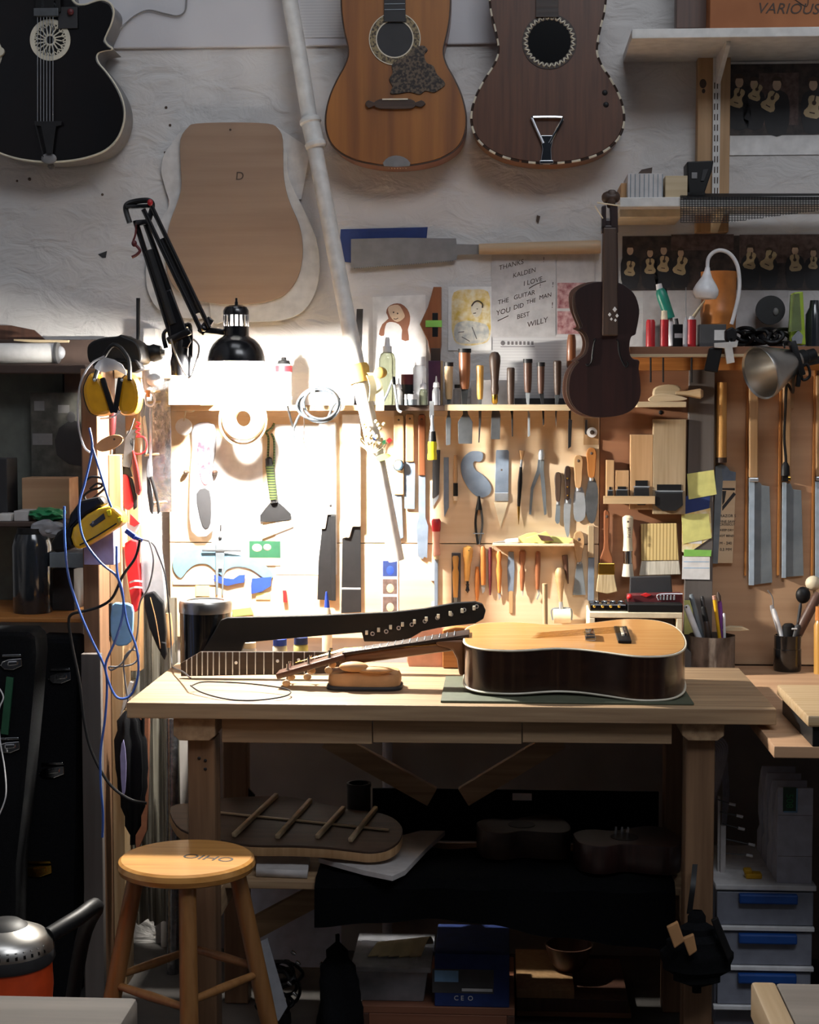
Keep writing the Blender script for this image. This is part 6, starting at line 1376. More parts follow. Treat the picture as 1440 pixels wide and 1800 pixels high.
for q in ((60, 705, 78, 722), (102, 712, 122, 726), (57, 762, 92, 782)):
    m = MB(); m.B(*q, -.0625, .001, 0); t.add('bright_patch', m, 'grey', pr_)
# shelf 1
t = T('recess_shelf', 'upper plank shelf in the dark recess left of the corner post', 'shelf')
t.add('', pbox(-90, 918, 146, 926, -.30, 0), 'header_brown'); zA = at(40, 918, -.30).z
t = T('recess_shelf', 'lower brown plank shelf under the dark thermos jar', 'shelf')
t.add('', pbox(-90, 1086, 147, 1094, -.42, 0), 'orange_wood_X'); zB = at(40, 1086, -.42).z
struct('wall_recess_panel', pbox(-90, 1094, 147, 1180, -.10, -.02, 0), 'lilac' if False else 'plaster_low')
def standz(name, label, cat, x, ytop, z, r, prof, m, Y, extra=()):
    p = at(x, ytop, Y); k_ = ppm(Y); t = T(name, label, cat); mm = MB(); mm.lathe((p.x, Y, z), (p.x, Y, p.z), [(u, r * w / k_) for u, w in prof], 24); t.add('body' if extra else '', mm, m)
    for nm_, m_, yt0, yt1, r0, r1 in extra:
        mm = MB(); mm.lathe(at(x, yt0, Y), at(x, yt1, Y), [(0, r0 / k_), (1, r1 / k_)], 20); t.add(nm_, mm, m_)
    return t
standz('thermos_jar', 'large dark glossy jar standing on the lower recess shelf', 'jar', 56, 938, zB, 35, [(0, .95), (.02, 1), (.85, 1), (.94, .9), (1, .8)], 'dark_jar', -.30, [('lid', 'black', 940, 928, 27, 26)])
def bx(name, label, cat, x0, x1, ytop, z, Y, d, m):
    t = T(name, label, cat); a, b_ = at(x0, ytop, Y), at(x1, ytop, Y); mm = MB(); mm.box(a.x, b_.x, Y, Y + d, z, a.z, .002); t.add('', mm, m); return t
bx('carton', 'tan cardboard box standing in the dark recess behind the green wrap', 'box', 38, 122, 840, zA, -.17, .10, 'ply_dark')
bx('dark_bottle_box', 'dark upright box at the left frame edge on the upper recess shelf', 'box', -20, 12, 806, zA, -.2, .1, 'charcoal')
bx('white_carton', 'small white carton at the left frame edge on the upper recess shelf', 'box', -10, 19, 904, zA, -.27, .08, 'white_paint')
bx('white_carton', 'low white carton beside the green wrap on the upper recess shelf', 'box', 24, 50, 898, zA, -.26, .09, 'paper_grey')
t = T('plastic_wrap', 'crumpled green plastic wrap on the upper recess shelf', 'plastic wrap'); m = MB()
b_ = bmesh.new(); bmesh.ops.create_icosphere(b_, subdivisions=3, radius=1)
for v in b_.verts: v.co *= 1 + random.uniform(-.18, .18)
c_ = at(84, 905, -.24); b_.transform(Matrix.Translation((c_.x, c_.y, zA + .018)) @ Matrix.Diagonal((.05, .045, .02, 1))); m._merge(b_); t.add('', m, 'green')
t = T('plastic_wrap', 'crumpled clear plastic hanging over the thermos jar', 'plastic wrap'); m = MB()
b_ = bmesh.new(); bmesh.ops.create_icosphere(b_, subdivisions=3, radius=1)
for v in b_.verts: v.co *= 1 + random.uniform(-.2, .2)
c_ = at(84, 930, -.31); b_.transform(Matrix.Translation((c_.x, c_.y, c_.z)) @ Matrix.Diagonal((.045, .02, .025, 1))); m._merge(b_); t.add('', m, 'plastic_clear')
bx('grey_box', 'grey box on the lower recess shelf right of the thermos jar', 'box', 91, 130, 1000, zB, -.26, .14, 'grey_dark')
make('aluminium_plank', 'short pale plank end under the yellow tool, left of the lilac box', 'plank', [('', 'steel', ('B', 87, 972, 147, 998, -.34, .2))])
make('lilac_box', 'pale lilac box fixed to the corner post below the yellow tool', 'box', [('', 'lilac', ('B', 147, 930, 200, 993, -.54, .069, .002))])
# yellow cordless tool
t = T('cordless_tool', 'yellow and black cordless tool lying tilted on the lilac box', 'power tool')
YQ = -.60
m = MB(); m.S([(130, 962), (124, 945), (128, 928), (152, 905), (172, 894), (190, 890), (200, 893), (214, 905), (217, 916), (212, 924), (180, 944), (150, 962), (138, 966)], YQ, .06, .008); t.add('housing', m, 'yellow')
m = MB(); m.S([(157, 922), (182, 902), (185, 912), (162, 927)], YQ - .003, .006, .001); t.add('name_plate', m, 'charcoal')
m = MB(); m.S([(161, 917), (164, 915), (165, 920), (162, 922)], YQ - .0036, .001, 0); t.add('plate_mark', m, 'grey')
m = MB(); m.S([(186, 898), (194, 895), (196, 906), (190, 908)], YQ - .004, .01, .002); m.S([(206, 910), (213, 908), (214, 916), (208, 919)], YQ - .004, .01, .002); t.add('buttons', m, 'yellow_clear')
m = MB(); m.TB([(140, 958), (170, 942), (205, 920)], YQ - .003, 1.2, 6); t.add('seam', m, 'black')
m = MB(); m.S([(88, 955), (100, 936), (118, 925), (122, 905), (140, 880), (176, 872), (186, 886), (150, 905), (128, 928), (124, 945), (130, 962), (112, 970), (94, 972)], YQ + .01, .05, .008); t.add('grip', m, 'black')
# cap, ear muffs, visor
t = T('ear_muffs', 'yellow ear muffs hanging on the corner post under the black cap', 'ear muffs')
YE = -.55
for pts, x, y in (([(150, 668), (158, 656), (168, 657), (182, 676), (192, 702), (194, 724), (178, 731), (158, 726), (148, 705), (145, 684)], 168, 690), ([(208, 690), (212, 668), (222, 658), (232, 660), (242, 676), (245, 700), (240, 722), (228, 730), (212, 728), (206, 712)], 226, 695)):
    m = MB(); m.S(pts, YE, .055, .012, 3); cup = t.add('ear_cup', m, 'yellow_muff')
    m = MB(); m.S([(x + (p[0] - x) * 1.04, y + (p[1] - y) * 1.03) for p in pts], YE + .05, .022, .006, 3); t.add('cushion', m, 'black', cup)
m = MB(); m.tube([at(166, 668, YE - .004), at(176, 640, YE + .02), at(200, 606, YE + .02), at(225, 630, YE + .02), at(228, 668, YE - .004)], .006, 8); m.obox(at(180, 664, YE - .006), at(199, 726, YE - .002), .014, .008, (0, -1, 0), .003); m.obox(at(212, 664, YE - .006), at(202, 726, YE - .002), .014, .008, (0, -1, 0), .003); t.add('headband', m, 'black')
for x, y in ((166, 668), (214, 668)):
    m = MB(); m.E(x, y, YE - .008, 3, 3, 2, 10); t.add('pivot', m, 'steel_bright')
t = T('hat', 'black cap lying on top of the corner post above the ear muffs', 'cap')
m = MB(); m.S([(153, 610), (166, 598), (185, 593), (205, 591), (212, 588), (218, 591), (238, 600), (247, 616), (248, 634), (236, 640), (220, 636), (196, 634), (172, 640), (156, 636)], -.46, .12, .012, 3); t.add('crown', m, 'black'); m = MB(); m.S([(160, 632), (240, 632), (250, 648), (235, 656), (200, 640), (165, 652)], -.47, .05, .006); t.add('peak', m, 'black_rubber')
t = T('face_visor', 'clear plastic face visor hanging in front of the ear muffs', 'visor')
m = MB(); m.TB([(184, 626), (160, 640), (142, 672), (137, 715), (139, 755), (148, 785), (158, 795)], YE - .01, 1.8, 7); m.TB([(176, 736), (198, 733), (212, 722)], YE - .01, 1.6, 7); t.add('rim', m, 'plastic_clear')
m = MB(); m.S([(184, 628), (214, 640), (222, 660), (204, 650), (184, 655), (170, 650), (166, 644)], YE - .012, .003, .0005, 2); t.add('film', m, 'plastic_clear')
make('leather_patch', 'oval brown leather patch with a hole hanging under the ear muffs', 'patch', [('patch', 'tan_leather', ('S', [(168, 784), (178, 773), (196, 765), (212, 766), (216, 774), (206, 785), (188, 793), (174, 793)], -.505, .006, .001, 3)), ('hole', 'ink', ('E', 201, 772, -.506, 2, 2, 1, 8)), ('thong', 'grey', ('T', [(216, 772), (228, 758), (236, 735)], -.50, 1.2))])
make('dark_rod', 'dark thin rod standing upright beside the lamp clamp', 'rod', [('', 'charcoal', ('L', (243, 524), (243, 640), [(0, 3.6), (1, 3.6)], -.30))])
make('black_roll', 'black ribbed roll lying between the rod and the lamp clamp', 'roll', [('roll', 'black', ('L', (250, 622), (284, 620), [(0, 12), (.2, 16), (.4, 14), (.6, 16), (.8, 14), (1, 12)], -.34)), ('hub', 'steel_dark', ('L', (284, 620), (290, 620), [(0, 7), (1, 5)], -.34))])
# backing board behind the hanging hand tools
t = T('tool_rail', 'timber rail with pegs between corner post and tool board', 'rail')
t.add('rail', pbox(200, 640, 300, 665, -.30, -.20), 'pine_X'); m = pbox(222, 665, 244, 1180, -.26, -.21); t.add('upright', m, 'tan_wood')
t.add('side_sheet', pbox(268, 640, 300, 900, -.20, -.19, 0), 'foil')
for i, (x0, x1, y) in enumerate(((256, 282, 690), (258, 283, 708), (254, 280, 800), (266, 294, 884))):
    m = MB(); m.L((x0, y), (x1, y - 2), [(0, 2.2), (.9, 2.2), (1, 1.4)], -.27); t.add('peg', m, 'pale_wood_X')
YH = -.315
def hang(name, label, cat, parts, group=None): return make(name, label, cat, parts, group)
GT_ = 'hand tools hanging beside the corner post'
def pliers(label, c, x, y0, y1, w, tilt=0):
    hang('pliers', label, 'pliers', [('jaw', 'steel', ('S', [(x - w * .3, y0), (x + w * .3, y0), (x + w * .6, y0 + 18), (x + w * .5, y0 + 34), (x - w * .5, y0 + 34), (x - w * .6, y0 + 18)], YH, .012, .002)),
        ('handle', c, ('S', [(x - w * .5, y0 + 30), (x - w * .05, y0 + 34), (x - w * .3 + tilt, y1 - 20), (x - w * .5 + tilt, y1), (x - w * 1.0 + tilt, y1 - 6), (x - w * .95 + tilt * .5, y0 + 60)], YH - .002, .014, .003)),
        ('handle', c, ('S', [(x + w * .5, y0 + 30), (x + w * .05, y0 + 34), (x + w * .3 + tilt, y1 - 20), (x + w * .5 + tilt, y1), (x + w * 1.0 + tilt, y1 - 6), (x + w * .95 + tilt * .5, y0 + 60)], YH - .004, .014, .003))], GT_)
hang('wrench', 'flat grey steel bar tool hanging over the red handled snips', 'wrench', [('', 'steel_dark', ('S', [(222, 758), (238, 754), (234, 800), (229, 822), (215, 820), (218, 790)], YH - .03, .008, .001))], GT_)
hang('snips', 'big snips with broad red grip and black edge hanging near the post', 'snips', [('blade', 'iron_dark', ('S', [(212, 818), (226, 816), (232, 838), (214, 840)], YH - .02, .010, .001)), ('grip', 'red', ('S', [(213, 836), (224, 835), (228, 850), (234, 878), (232, 892), (222, 897), (215, 885), (213, 860)], YH - .026, .018, .005, 2)), ('guard', 'black', ('S', [(226, 838), (232, 842), (240, 872), (240, 892), (234, 897), (233, 880), (228, 850)], YH - .022, .014, .003))], GT_)
hang('snips', 'slim crimson handled snips right beside the broad red grip', 'snips', [('grip', 'red_dark', ('S', [(229, 790), (235, 792), (244, 830), (248, 862), (244, 872), (238, 866), (233, 830)], YH - .03, .014, .003)), ('edge', 'red_bright', ('T', [(234, 792), (242, 826), (247, 860)], YH - .032, 1.4)), ('tip', 'steel', ('S', [(228, 770), (234, 770), (235, 792), (229, 790)], YH - .03, .006))], GT_)
hang('screwdriver', 'blue handled tool hanging left of the grey steel bar', 'screwdriver', [('handle', 'blue_dark', ('L', (203, 800), (207, 852), [(0, 3), (.1, 5.5), (.8, 5), (1, 4)], YH - .02)), ('shaft', 'iron_dark', ('L', (207, 850), (208, 880), [(0, 3.5), (1, 3.5)], YH - .02))], GT_)
hang('screwdriver', 'dark red handled tool hanging under the ear muffs', 'screwdriver', [('handle', 'red_dark', ('L', (199, 722), (197, 766), [(0, 5), (.2, 6.5), (.8, 6), (1, 4)], YH - .02)), ('shaft', 'steel', ('L', (197, 764), (196, 842), [(0, 2), (1, 2)], YH - .02))], GT_)
hang('screwdriver', 'maroon handled driver hanging below the leather patch', 'screwdriver', [('handle', 'red', ('L', (194, 802), (195, 838), [(0, 4.5), (.2, 5.5), (.8, 5), (1, 4)], YH - .025)), ('shaft', 'steel', ('L', (195, 836), (196, 870), [(0, 1.8), (1, 1.6)], YH - .025))], GT_)
pliers('pliers with black handles hanging at the far right of the hand tools', 'black', 262, 806, 905, 9, 10)
pliers('pliers with pale handles hanging left of the black handled ones', 'cream', 250, 700, 800, 7, 2)
pliers('dark pliers hanging beside the folded brass tool on the post', 'iron_dark', 208, 850, 930, 8, 0)
hang('brass_tool', 'folded brass and ivory tool hanging low beside the post', 'tool', [('head', 'ivory', ('E', 192, 850, YH - .03, 9, 12, 8, 14)), ('body', 'brass', ('L', (192, 858), (196, 888), [(0, 5), (.3, 7), (.6, 4), (1, 5)], YH - .03))], GT_)
hang('scissors', 'scissors with long steel blades hanging in the middle of the hand tools', 'scissors', [('blade', 'steel_bright', ('S', [(263, 712), (266, 712), (267, 830), (264, 836), (262, 830)], YH, .004)), ('ring', 'white_plastic', ('T', [(260, 690), (268, 692), (272, 704), (266, 714), (258, 710), (256, 698)], YH, 2, 7, True))], GT_)
hang('screwdriver', 'tool with orange tip among the white bits left of the lamp', 'screwdriver', [('handle', 'white_plastic', ('L', (258, 650), (261, 690), [(0, 8), (.5, 10), (1, 7)], YH - .02)), ('tip', 'orange', ('L', (260, 686), (261, 698), [(0, 4), (1, 3)], YH - .03))], GT_)
hang('tape_roll', 'white tape roll hanging behind the ear muffs in the glare', 'tape roll', [('', 'white_plastic', ('E', 272, 668, -.335, 16, 12, 20, 16))], GT_)
hang('coiled_cable', 'coiled crimson cord looping between the pale pliers and the snips', 'cord', [('', 'red', ('T', [(240, 742), (246, 745), (239, 750), (246, 754), (239, 759), (246, 763), (240, 768), (252, 768), (258, 778), (256, 792), (246, 798), (236, 797)], YH - .03, 1.6))])
# hanging cloth and bags
t = T('red_sleeve', 'long narrow red cloth bag tied with white bands beside the post', 'bag')
m = MB(); m.S([(219, 955), (240, 952), (242, 985), (246, 1030), (244, 1055), (239, 1076), (233, 1070), (228, 1045), (222, 1000)], YH - .04, .03, .006, 2); t.add('bag', m, 'red_bright')
for y in (1022, 1033):
    m = MB(); m.ribbon([at(228, y + 2, YH - .045), at(238, y - 1, YH - .048), at(250, y, YH - .04)], (0, 0, .005), .002); t.add('band', m, 'white_plastic')
make('tag_label', 'red and white folded label above the long red bag', 'label', [('label', 'white_plastic', ('S', [(222, 918), (246, 922), (240, 936), (226, 938)], YH - .045, .003)), ('mark', 'red_bright', ('S', [(229, 903), (246, 920), (236, 926), (228, 922)], YH - .048, .003))])
make('leather_sheath', 'long black pointed leather sheath hanging beside the red bag', 'sheath', [('sheath', 'black', ('S', [(252, 1044), (270, 1040), (287, 1060), (292, 1110), (290, 1148), (287, 1158), (277, 1140), (262, 1105), (254, 1070)], YH - .05, .02, .004)), ('seam', 'tan_leather', ('T', [(264, 1050), (274, 1090), (282, 1140)], YH - .052, .9)), ('tip', 'black_rubber', ('S', [(283, 1128), (291, 1130), (293, 1150), (289, 1161), (282, 1150)], YH - .055, .012, .003))])
make('plastic_bag', 'clear crumpled plastic bag hanging over the black leather sheath', 'bag', [('', 'plastic_clear', ('S', [(246, 955), (262, 935), (276, 945), (284, 985), (290, 1040), (288, 1075), (278, 1090), (266, 1060), (250, 1040), (248, 1000)], YH - .03, .03, .006, 3))])
make('wooden_club', 'tan rounded wooden club hanging between sheath and canister', 'club', [('', 'tan_wood', ('L', (296, 1078), (297, 1138), [(0, 5), (.3, 7), (.85, 9), (1, 5)], -.28))])
make('dark_case', 'dark slim case behind the white bands of the red bag', 'case', [('', 'charcoal', ('B', 243, 990, 258, 1050, YH, .03))])
make('blue_mask', 'folded light blue cloth hanging on the blue cable loop', 'cloth', [('', 'light_blue', ('S', [(196, 1064), (212, 1060), (232, 1064), (234, 1090), (230, 1128), (214, 1136), (200, 1132), (194, 1110)], -.50, .014, .004, 2)), ] )
make('black_strap', 'black strap standing behind the folded light blue cloth', 'strap', [('', 'black', ('S', [(188, 1062), (196, 1060), (196, 1120), (189, 1116)], -.373, .012))])
# cables
YB3 = -.66
t = T('ethernet_cable', 'blue network cable hanging in big loops at the corner post', 'cable')
k_ = ppm(YB3)
m = MB(); m.TB([(157, 752), (162, 788), (150, 845), (139, 890), (146, 945), (176, 988), (204, 1012), (215, 1040), (216, 1080), (203, 1125), (186, 1166), (190, 1196), (206, 1226), (230, 1222), (243, 1185), (240, 1140), (224, 1095), (216, 1050), (206, 1005), (205, 960)], YB3, 2.2, 8); t.add('loop', m, 'blue_cable')
m = MB(); m.TB([(163, 788), (176, 830), (188, 870), (196, 892)], YB3, 2.2, 8); t.add('strand', m, 'blue_cable')
m = MB(); m.TB([(113, 890), (114, 950), (120, 1010), (138, 1070), (160, 1122), (182, 1168), (188, 1200), (185, 1260), (177, 1320), (177, 1380), (181, 1430), (180, 1472)], YB3 + .01, 2.2, 8); t.add('strand', m, 'blue_cable')
m = MB(); m.obox(at(221, 932, -.53), at(240, 946, -.53), .014, .012, (0, -1, 0), .003); m.obox(at(236, 944, -.54), at(250, 950, -.53), .010, .010, (0, -1, 0), .002); t.add('plug', m, 'blue_tape')
t = T('power_cable', 'thick black cord sagging from the plug down past the left post', 'cord')
m = MB(); m.TB([(246, 948), (238, 980), (216, 1012), (198, 1050), (176, 1066), (150, 1074), (126, 1080), (121, 1096), (128, 1140), (140, 1200), (147, 1262), (160, 1318), (190, 1375), (226, 1404), (258, 1412)], -.59, 2.6, 8); t.add('', m, 'black')
make('grey_cable', 'thin pale cord knotted and looping below the light blue cloth', 'cord', [('', 'grey', ('T', [(262, 950), (270, 985), (262, 1030), (246, 1060), (243, 1100), (238, 1130), (226, 1150), (212, 1168), (196, 1178), (192, 1172), (206, 1172), (232, 1168), (244, 1156), (240, 1144), (228, 1144), (218, 1160), (219, 1190), (226, 1235)], -.52, 1.6, 7))])
make('charger_cable', 'thin dark cord running from the plug down to the canister', 'cord', [('', 'charcoal', ('T', [(250, 948), (268, 955), (278, 975), (290, 1010), (296, 1060), (300, 1110), (302, 1165, -.45), (306, 1174, -.58), (322, 1181, -.72), (335, 1192, -.85)], -.42, 1.4, 7))])
make('black_cable', 'black cord crossing in loops above the yellow tool on the post', 'cord', [('', 'black', ('T', [(150, 846), (162, 838), (180, 842), (178, 856), (160, 862), (148, 872), (156, 880), (176, 866), (184, 856), (172, 850), (158, 860)], -.49, 2.2, 7))])
# plastic sheeting and things leaning below
t = T('plastic_sheeting', 'translucent plastic sheet hanging in folds left of the bench', 'sheet')
m = MB(); xL, xR = at(196, 1300, -.18).x, at(314, 1300, -.18).x; zT, zBt = at(250, 1050, -.18).z, .12
m.grid(lambda u, v: (xL + (xR - xL) * u, -.17 - .022 * math.sin(u * 22 + .6 * math.sin(v * 4)) - .012 * math.sin(u * 51), zBt + (zT - zBt) * v), 70, 6, .002); t.add('', m, 'plastic_sheet')
make('duct_pipe', 'shiny silver foil pipe standing behind the left bench leg', 'pipe', [('', 'foil', ('L', (303, 1262), (304, 1800), [(0, 11), (1, 11)], -.25))])
make('outlet_plate', 'cream electrical outlet box beside the post below the cable loop', 'outlet', [('plate', 'cream', ('B', 195, 1204, 224, 1236, -.30, .12)), ('slot', 'ink', ('B', 208, 1210, 212, 1216, -.3008, .002, 0), ('B', 206, 1220, 208, 1226, -.3008, .002, 0), ('B', 215, 1220, 217, 1226, -.3008, .002, 0))])
make('white_stick', 'white painted stick leaning from the outlet down beside the bench edge', 'stick', [('', 'white_paint', ('S', [(228, 1198), (234, 1200), (222, 1236), (212, 1262), (209, 1258), (218, 1228)], -.36, .02))])
make('leaning_board', 'reddish wooden board leaning under the left bench corner', 'board', [('', 'pink_side', ('S', [(224, 1240), (262, 1240), (258, 1460), (240, 1500), (230, 1400)], -.30, .02))])
t = T('folded_umbrella', 'dark folded umbrella hanging behind the power cord', 'umbrella')
m = MB()
def umb(u, v):
    A = u * 2 * math.pi; x, y = 226 + 8 * math.sin(v * 2), 1250 + 235 * v; r = [6, 18, 24, 24, 22, 18, 12, 4][min(7, int(v * 7 + .5))] / ppm(-.4); c_ = at(x, y, -.405); r *= 1 + .25 * math.sin(6 * A); return (c_.x + r * math.cos(A), c_.y + r * .6 * math.sin(A), c_.z)
m.grid(umb, 48, 14); t.add('canopy', m, 'black_rubber')
m = MB(); m.S([(211, 1330), (217, 1300), (222, 1340), (220, 1390), (215, 1400)], -.445, .004, .001, 2); t.add('lining', m, 'lilac')
m = MB(); m.L((250, 1410), (252, 1240), [(0, 3), (1, 3)], -.40); t.add('stick', m, 'black')
# guitar cases
def case(label, pts, Y, latches, extra=()):
    t = T('guitar_case', label, 'guitar case', 'black guitar cases at the left'); m = MB(); m.S(pts, Y, .11, .015); t.add('shell', m, 'fabric_black')
    m = MB(); m.tube([at(p[0], p[1], Y + .05) for p in pts], .004, 6, True, 1); t.add('edge_trim', m, 'black_rubber')
    for x0_, x1_, y, mm in latches:
        m = MB(); w = x1_ - x0_; m.S([(x0_, y + 4), (x0_ + w * .1, y - 3), (x0_ + w * .4, y - 7), (x1_, y - 9), (x1_ + 1, y + 5), (x0_ + w * .6, y + 12), (x0_ + w * .2, y + 11)], Y - .006, .008, .002); la = t.add('latch', m, mm)
        m = MB(); m.S([(x0_ + w * .35, y - 3), (x1_ - w * .2, y - 4), (x1_ - w * .2, y + 3), (x0_ + w * .35, y + 5)], Y - .012, .008, .002); m.S([(x0_ + w * .1, y - 15), (x1_ - w * .05, y - 16), (x1_, y - 12), (x0_ + w * .1, y - 11)], Y - .006, .006, .001); t.add('catch', m, mm, la)
    return t
case('black guitar case at the left frame edge with a green strip', [(-60, 1108), (50, 1108), (64, 1118), (66, 1150), (58, 1250), (44, 1400), (30, 1520), (28, 1815), (-60, 1815)], -.62, [(0, 38, 1166, 'chrome'), (-6, 34, 1312, 'chrome')])
make('green_strip', 'dull green strip standing in front of the left guitar case', 'strip', [('', 'green_dark', ('S', [(11, 1190), (23, 1192), (14, 1292), (1, 1290)], -.63, .008))])
case('black guitar case standing beside the corner post with three latches', [(58, 1128), (70, 1120), (136, 1122), (136, 1300), (134, 1480), (132, 1560), (132, 1815), (-10, 1815), (0, 1620), (30, 1480), (48, 1300)], -.46, [(84, 124, 1190, 'chrome'), (68, 112, 1356, 'chrome'), (40, 90, 1530, 'brass')])
make('white_cable', 'thin white cord curving down over the left guitar case', 'cord', [('', 'white_plastic', ('T', [(-5, 1205), (6, 1225), (-2, 1250), (0, 1300), (8, 1350), (10, 1400), (-5, 1440)], -.645, 1.4, 6))])
# ================================================================ UNDER THE BENCH
# tilted guitar back with braces
def plane_pt(px, py, y0, z0, y1, z1):
    """photo pixel onto the sloping plane through (y0,z0) and (y1,z1)"""
    d = ray(px, py); s = (z1 - z0) / (y1 - y0)
    tt = (z0 + s * (CAM.y - y0) - CAM.z) / (d.z - s * d.y)
    return CAM + d * tt
PPL = (-.76, .507, -.485, .589)
def tp(x, y): return plane_pt(x, y, *PPL)
t = T('unfinished_guitar', 'unfinished guitar back with pale braces lying on papers on the lower shelf', 'guitar back')
op = [(300, 1418), (345, 1410), (378, 1404), (400, 1402), (436, 1400), (482, 1399), (515, 1402), (543, 1407), (574, 1414), (620, 1423), (660, 1427), (690, 1437), (706, 1452), (707, 1466), (699, 1481), (678, 1493), (650, 1497), (620, 1494), (574, 1489), (513, 1486), (440, 1485), (390, 1476), (340, 1466), (310, 1450)]
oo = [tp(p[0], p[1]) for p in spl([(a[0], a[1], 0) for a in op], 3, True)]
m = MB(); m.poly(oo, (0, 0, -.006), .001); t.add('plate', m, 'dark_wood_X')
m = MB(); m.poly([Vector((p.x, p.y, p.z - .006)) for p in oo], (0, 0, -.022), .001); t.add('rim', m, 'tan_wood')
def zoom5(x, y): return (360 + x / 3.27, 1280 + y / 3.27)
for a, b_ in (((165, 630), (415, 395)), ((415, 640), (610, 425)), ((645, 640), (800, 470)), ((835, 660), (985, 470))):
    p, q = tp(*zoom5(*a)), tp(*zoom5(*b_)); m = MB(); m.obox(p + Vector((0, 0, .006)), q + Vector((0, 0, .006)), .012, .012, (0, 0, 1), .003); t.add('brace', m, 'pale_wood_X')
p, q = tp(*zoom5(0, 480)), tp(*zoom5(1060, 590)); m = MB(); m.obox(p + Vector((0, 0, .002)), q + Vector((0, 0, .002)), .010, .004, (0, 0, 1), .001); t.add('centre_strip', m, 'pale_wood_X')
def sheet(name, label, pts, m, z, dz=.004, cat='paper'):
    t = T(name, label, cat); mm = MB(); mm.poly([atz(x, y, z) for x, y in pts], (0, 0, -dz), 0); t.add('', mm, m)
sheet('paper_stack', 'stack of translucent papers under the guitar back on the lower shelf', [(560, 1508), (700, 1470), (770, 1452), (783, 1460), (750, 1490), (712, 1530), (690, 1540), (640, 1530)], 'paper_grey', SZ + .034, .012)
sheet('paper_pad', 'white patterned pad at the shelf front under the guitar back', [(452, 1503), (545, 1506), (540, 1530), (450, 1527)], 'paper_grey', SZ + .022, .02, 'pad')
make('white_card', 'white card standing behind the left end of the guitar back', 'card', [('', 'paper', ('S', [(398, 1408), (412, 1390), (432, 1400), (430, 1425), (398, 1425)], -.46, .004))])
make('black_wedge', 'black triangular piece standing beside the white card', 'wedge', [('', 'black', ('S', [(420, 1400), (430, 1378), (448, 1398), (446, 1440), (420, 1440)], -.455, .01))])
t = T('black_can', 'black cylindrical can standing behind the guitar back on the lower shelf', 'can')
p = at(631, 1376, -.53); k_ = ppm(-.53); m = MB(); m.lathe((p.x, -.53, SZ + .001), (p.x, -.53, p.z), [(0, 21 / k_), (.95, 21 / k_), (.95, 22 / k_), (1, 22 / k_), (1, 18 / k_), (.9, 18 / k_)], 28, True); t.add('', m, 'black')
make('black_foam_sheet', 'black sheet standing at the back of the lower shelf', 'sheet', [('', 'fabric_black', ('B', 655, 1389, 1158, 1480, -.43, .008))])
make('white_tag', 'small white tag fixed to the black sheet on the lower shelf', 'tag', [('', 'paper', ('B', 901, 1395, 935, 1407, -.435, .004, 0))])
t = T('black_cloth', 'black cloth draped over the front of the lower shelf under the bench', 'cloth')
xa, xb = at(553, 1560, -.82).x, at(1188, 1560, -.82).x
def drape(u, v):
    x = xa + (xb - xa) * u
    if v < .45:
        w = v / .45; return (x, -.52 - .30 * w, SZ + .009 + .006 * math.sin(u * 17 + w * 3) ** 2)
    w = (v - .45) / .55
    ztop = SZ - .005; zbot = at(600, 1632, -.83).z + .02 * math.sin(u * 5) - (.05 if u > .5 else 0) * (u - .5)
    return (x, -.822 - .008 * math.sin(u * 31 + w) - .012 * w * math.sin(u * 13), ztop + (zbot - ztop) * w)
m = MB(); m.grid(drape, 90, 24, .003); t.add('', m, 'fabric_black')
# two dark guitar bodies lying on the cloth
def small_guitar(label, x, y, ang, s, m_, Y):
    base = atz(x, y, SZ + .02); hw = [(0, 40), (.03, 70), (.12, 100), (.25, 105), (.42, 84), (.6, 112), (.8, 135), (.93, 110), (.99, 50), (1, 0)]
    up = [(u * .42 * s, w / 1000 * 1.25 * s) for u, w in hw]; pts = up + [(a, -b_) for a, b_ in up[::-1] if b_ > 1e-6]
    c_, s_ = math.cos(ang), math.sin(ang)
    o = [(base.x + a * c_ - b_ * s_, base.y + a * s_ + b_ * c_, base.z) for a, b_ in [(p.x, p.y) for p in spl([(q[0], q[1], 0) for q in pts], 3, True)]]
    t = T('small_guitar', label, 'guitar', 'dark guitar bodies on the black cloth'); m = MB(); m.poly(o, (0, 0, .07), .002); t.add('body', m, m_)
    h = Vector((base.x + .2 * s * c_, base.y + .2 * s * s_, base.z + .0705)); m = MB(); m.lathe(h - Vector((0, 0, .001)), h + Vector((0, 0, .0008)), [(0, .035), (1, .035)], 24); t.add('soundhole', m, 'black'); return t, h
small_guitar('dark guitar body lying left on the black cloth under the bench', 842, 1500, .22, .56, 'rosewood', 0)
t, h = small_guitar('dark guitar body lying right on the black cloth under the bench', 1012, 1522, .15, .62, 'violin_top', 0)
m = MB()
for i in range(3): m.lathe(h + Vector((-.02 + i * .015, .02, .0)), h + Vector((-.02 + i * .015, .02, .02)), [(0, .004), (1, .003)], 8)
t.add('tuner', m, 'chrome')
# pale pipe and boards behind
make('pale_pipe', 'pale blue-white pipe running up the wall behind the bench braces', 'pipe', [('', 'light_blue' if False else 'folder_white', ('L', (681, 1290), (681, 1760), [(0, 9), (1, 9)], -.06))])
make('white_board', 'pale board standing behind the left lower brace of the bench', 'board', [('', 'folder_white', ('B', 430, 1530, 600, 1700, -.30, .01))])
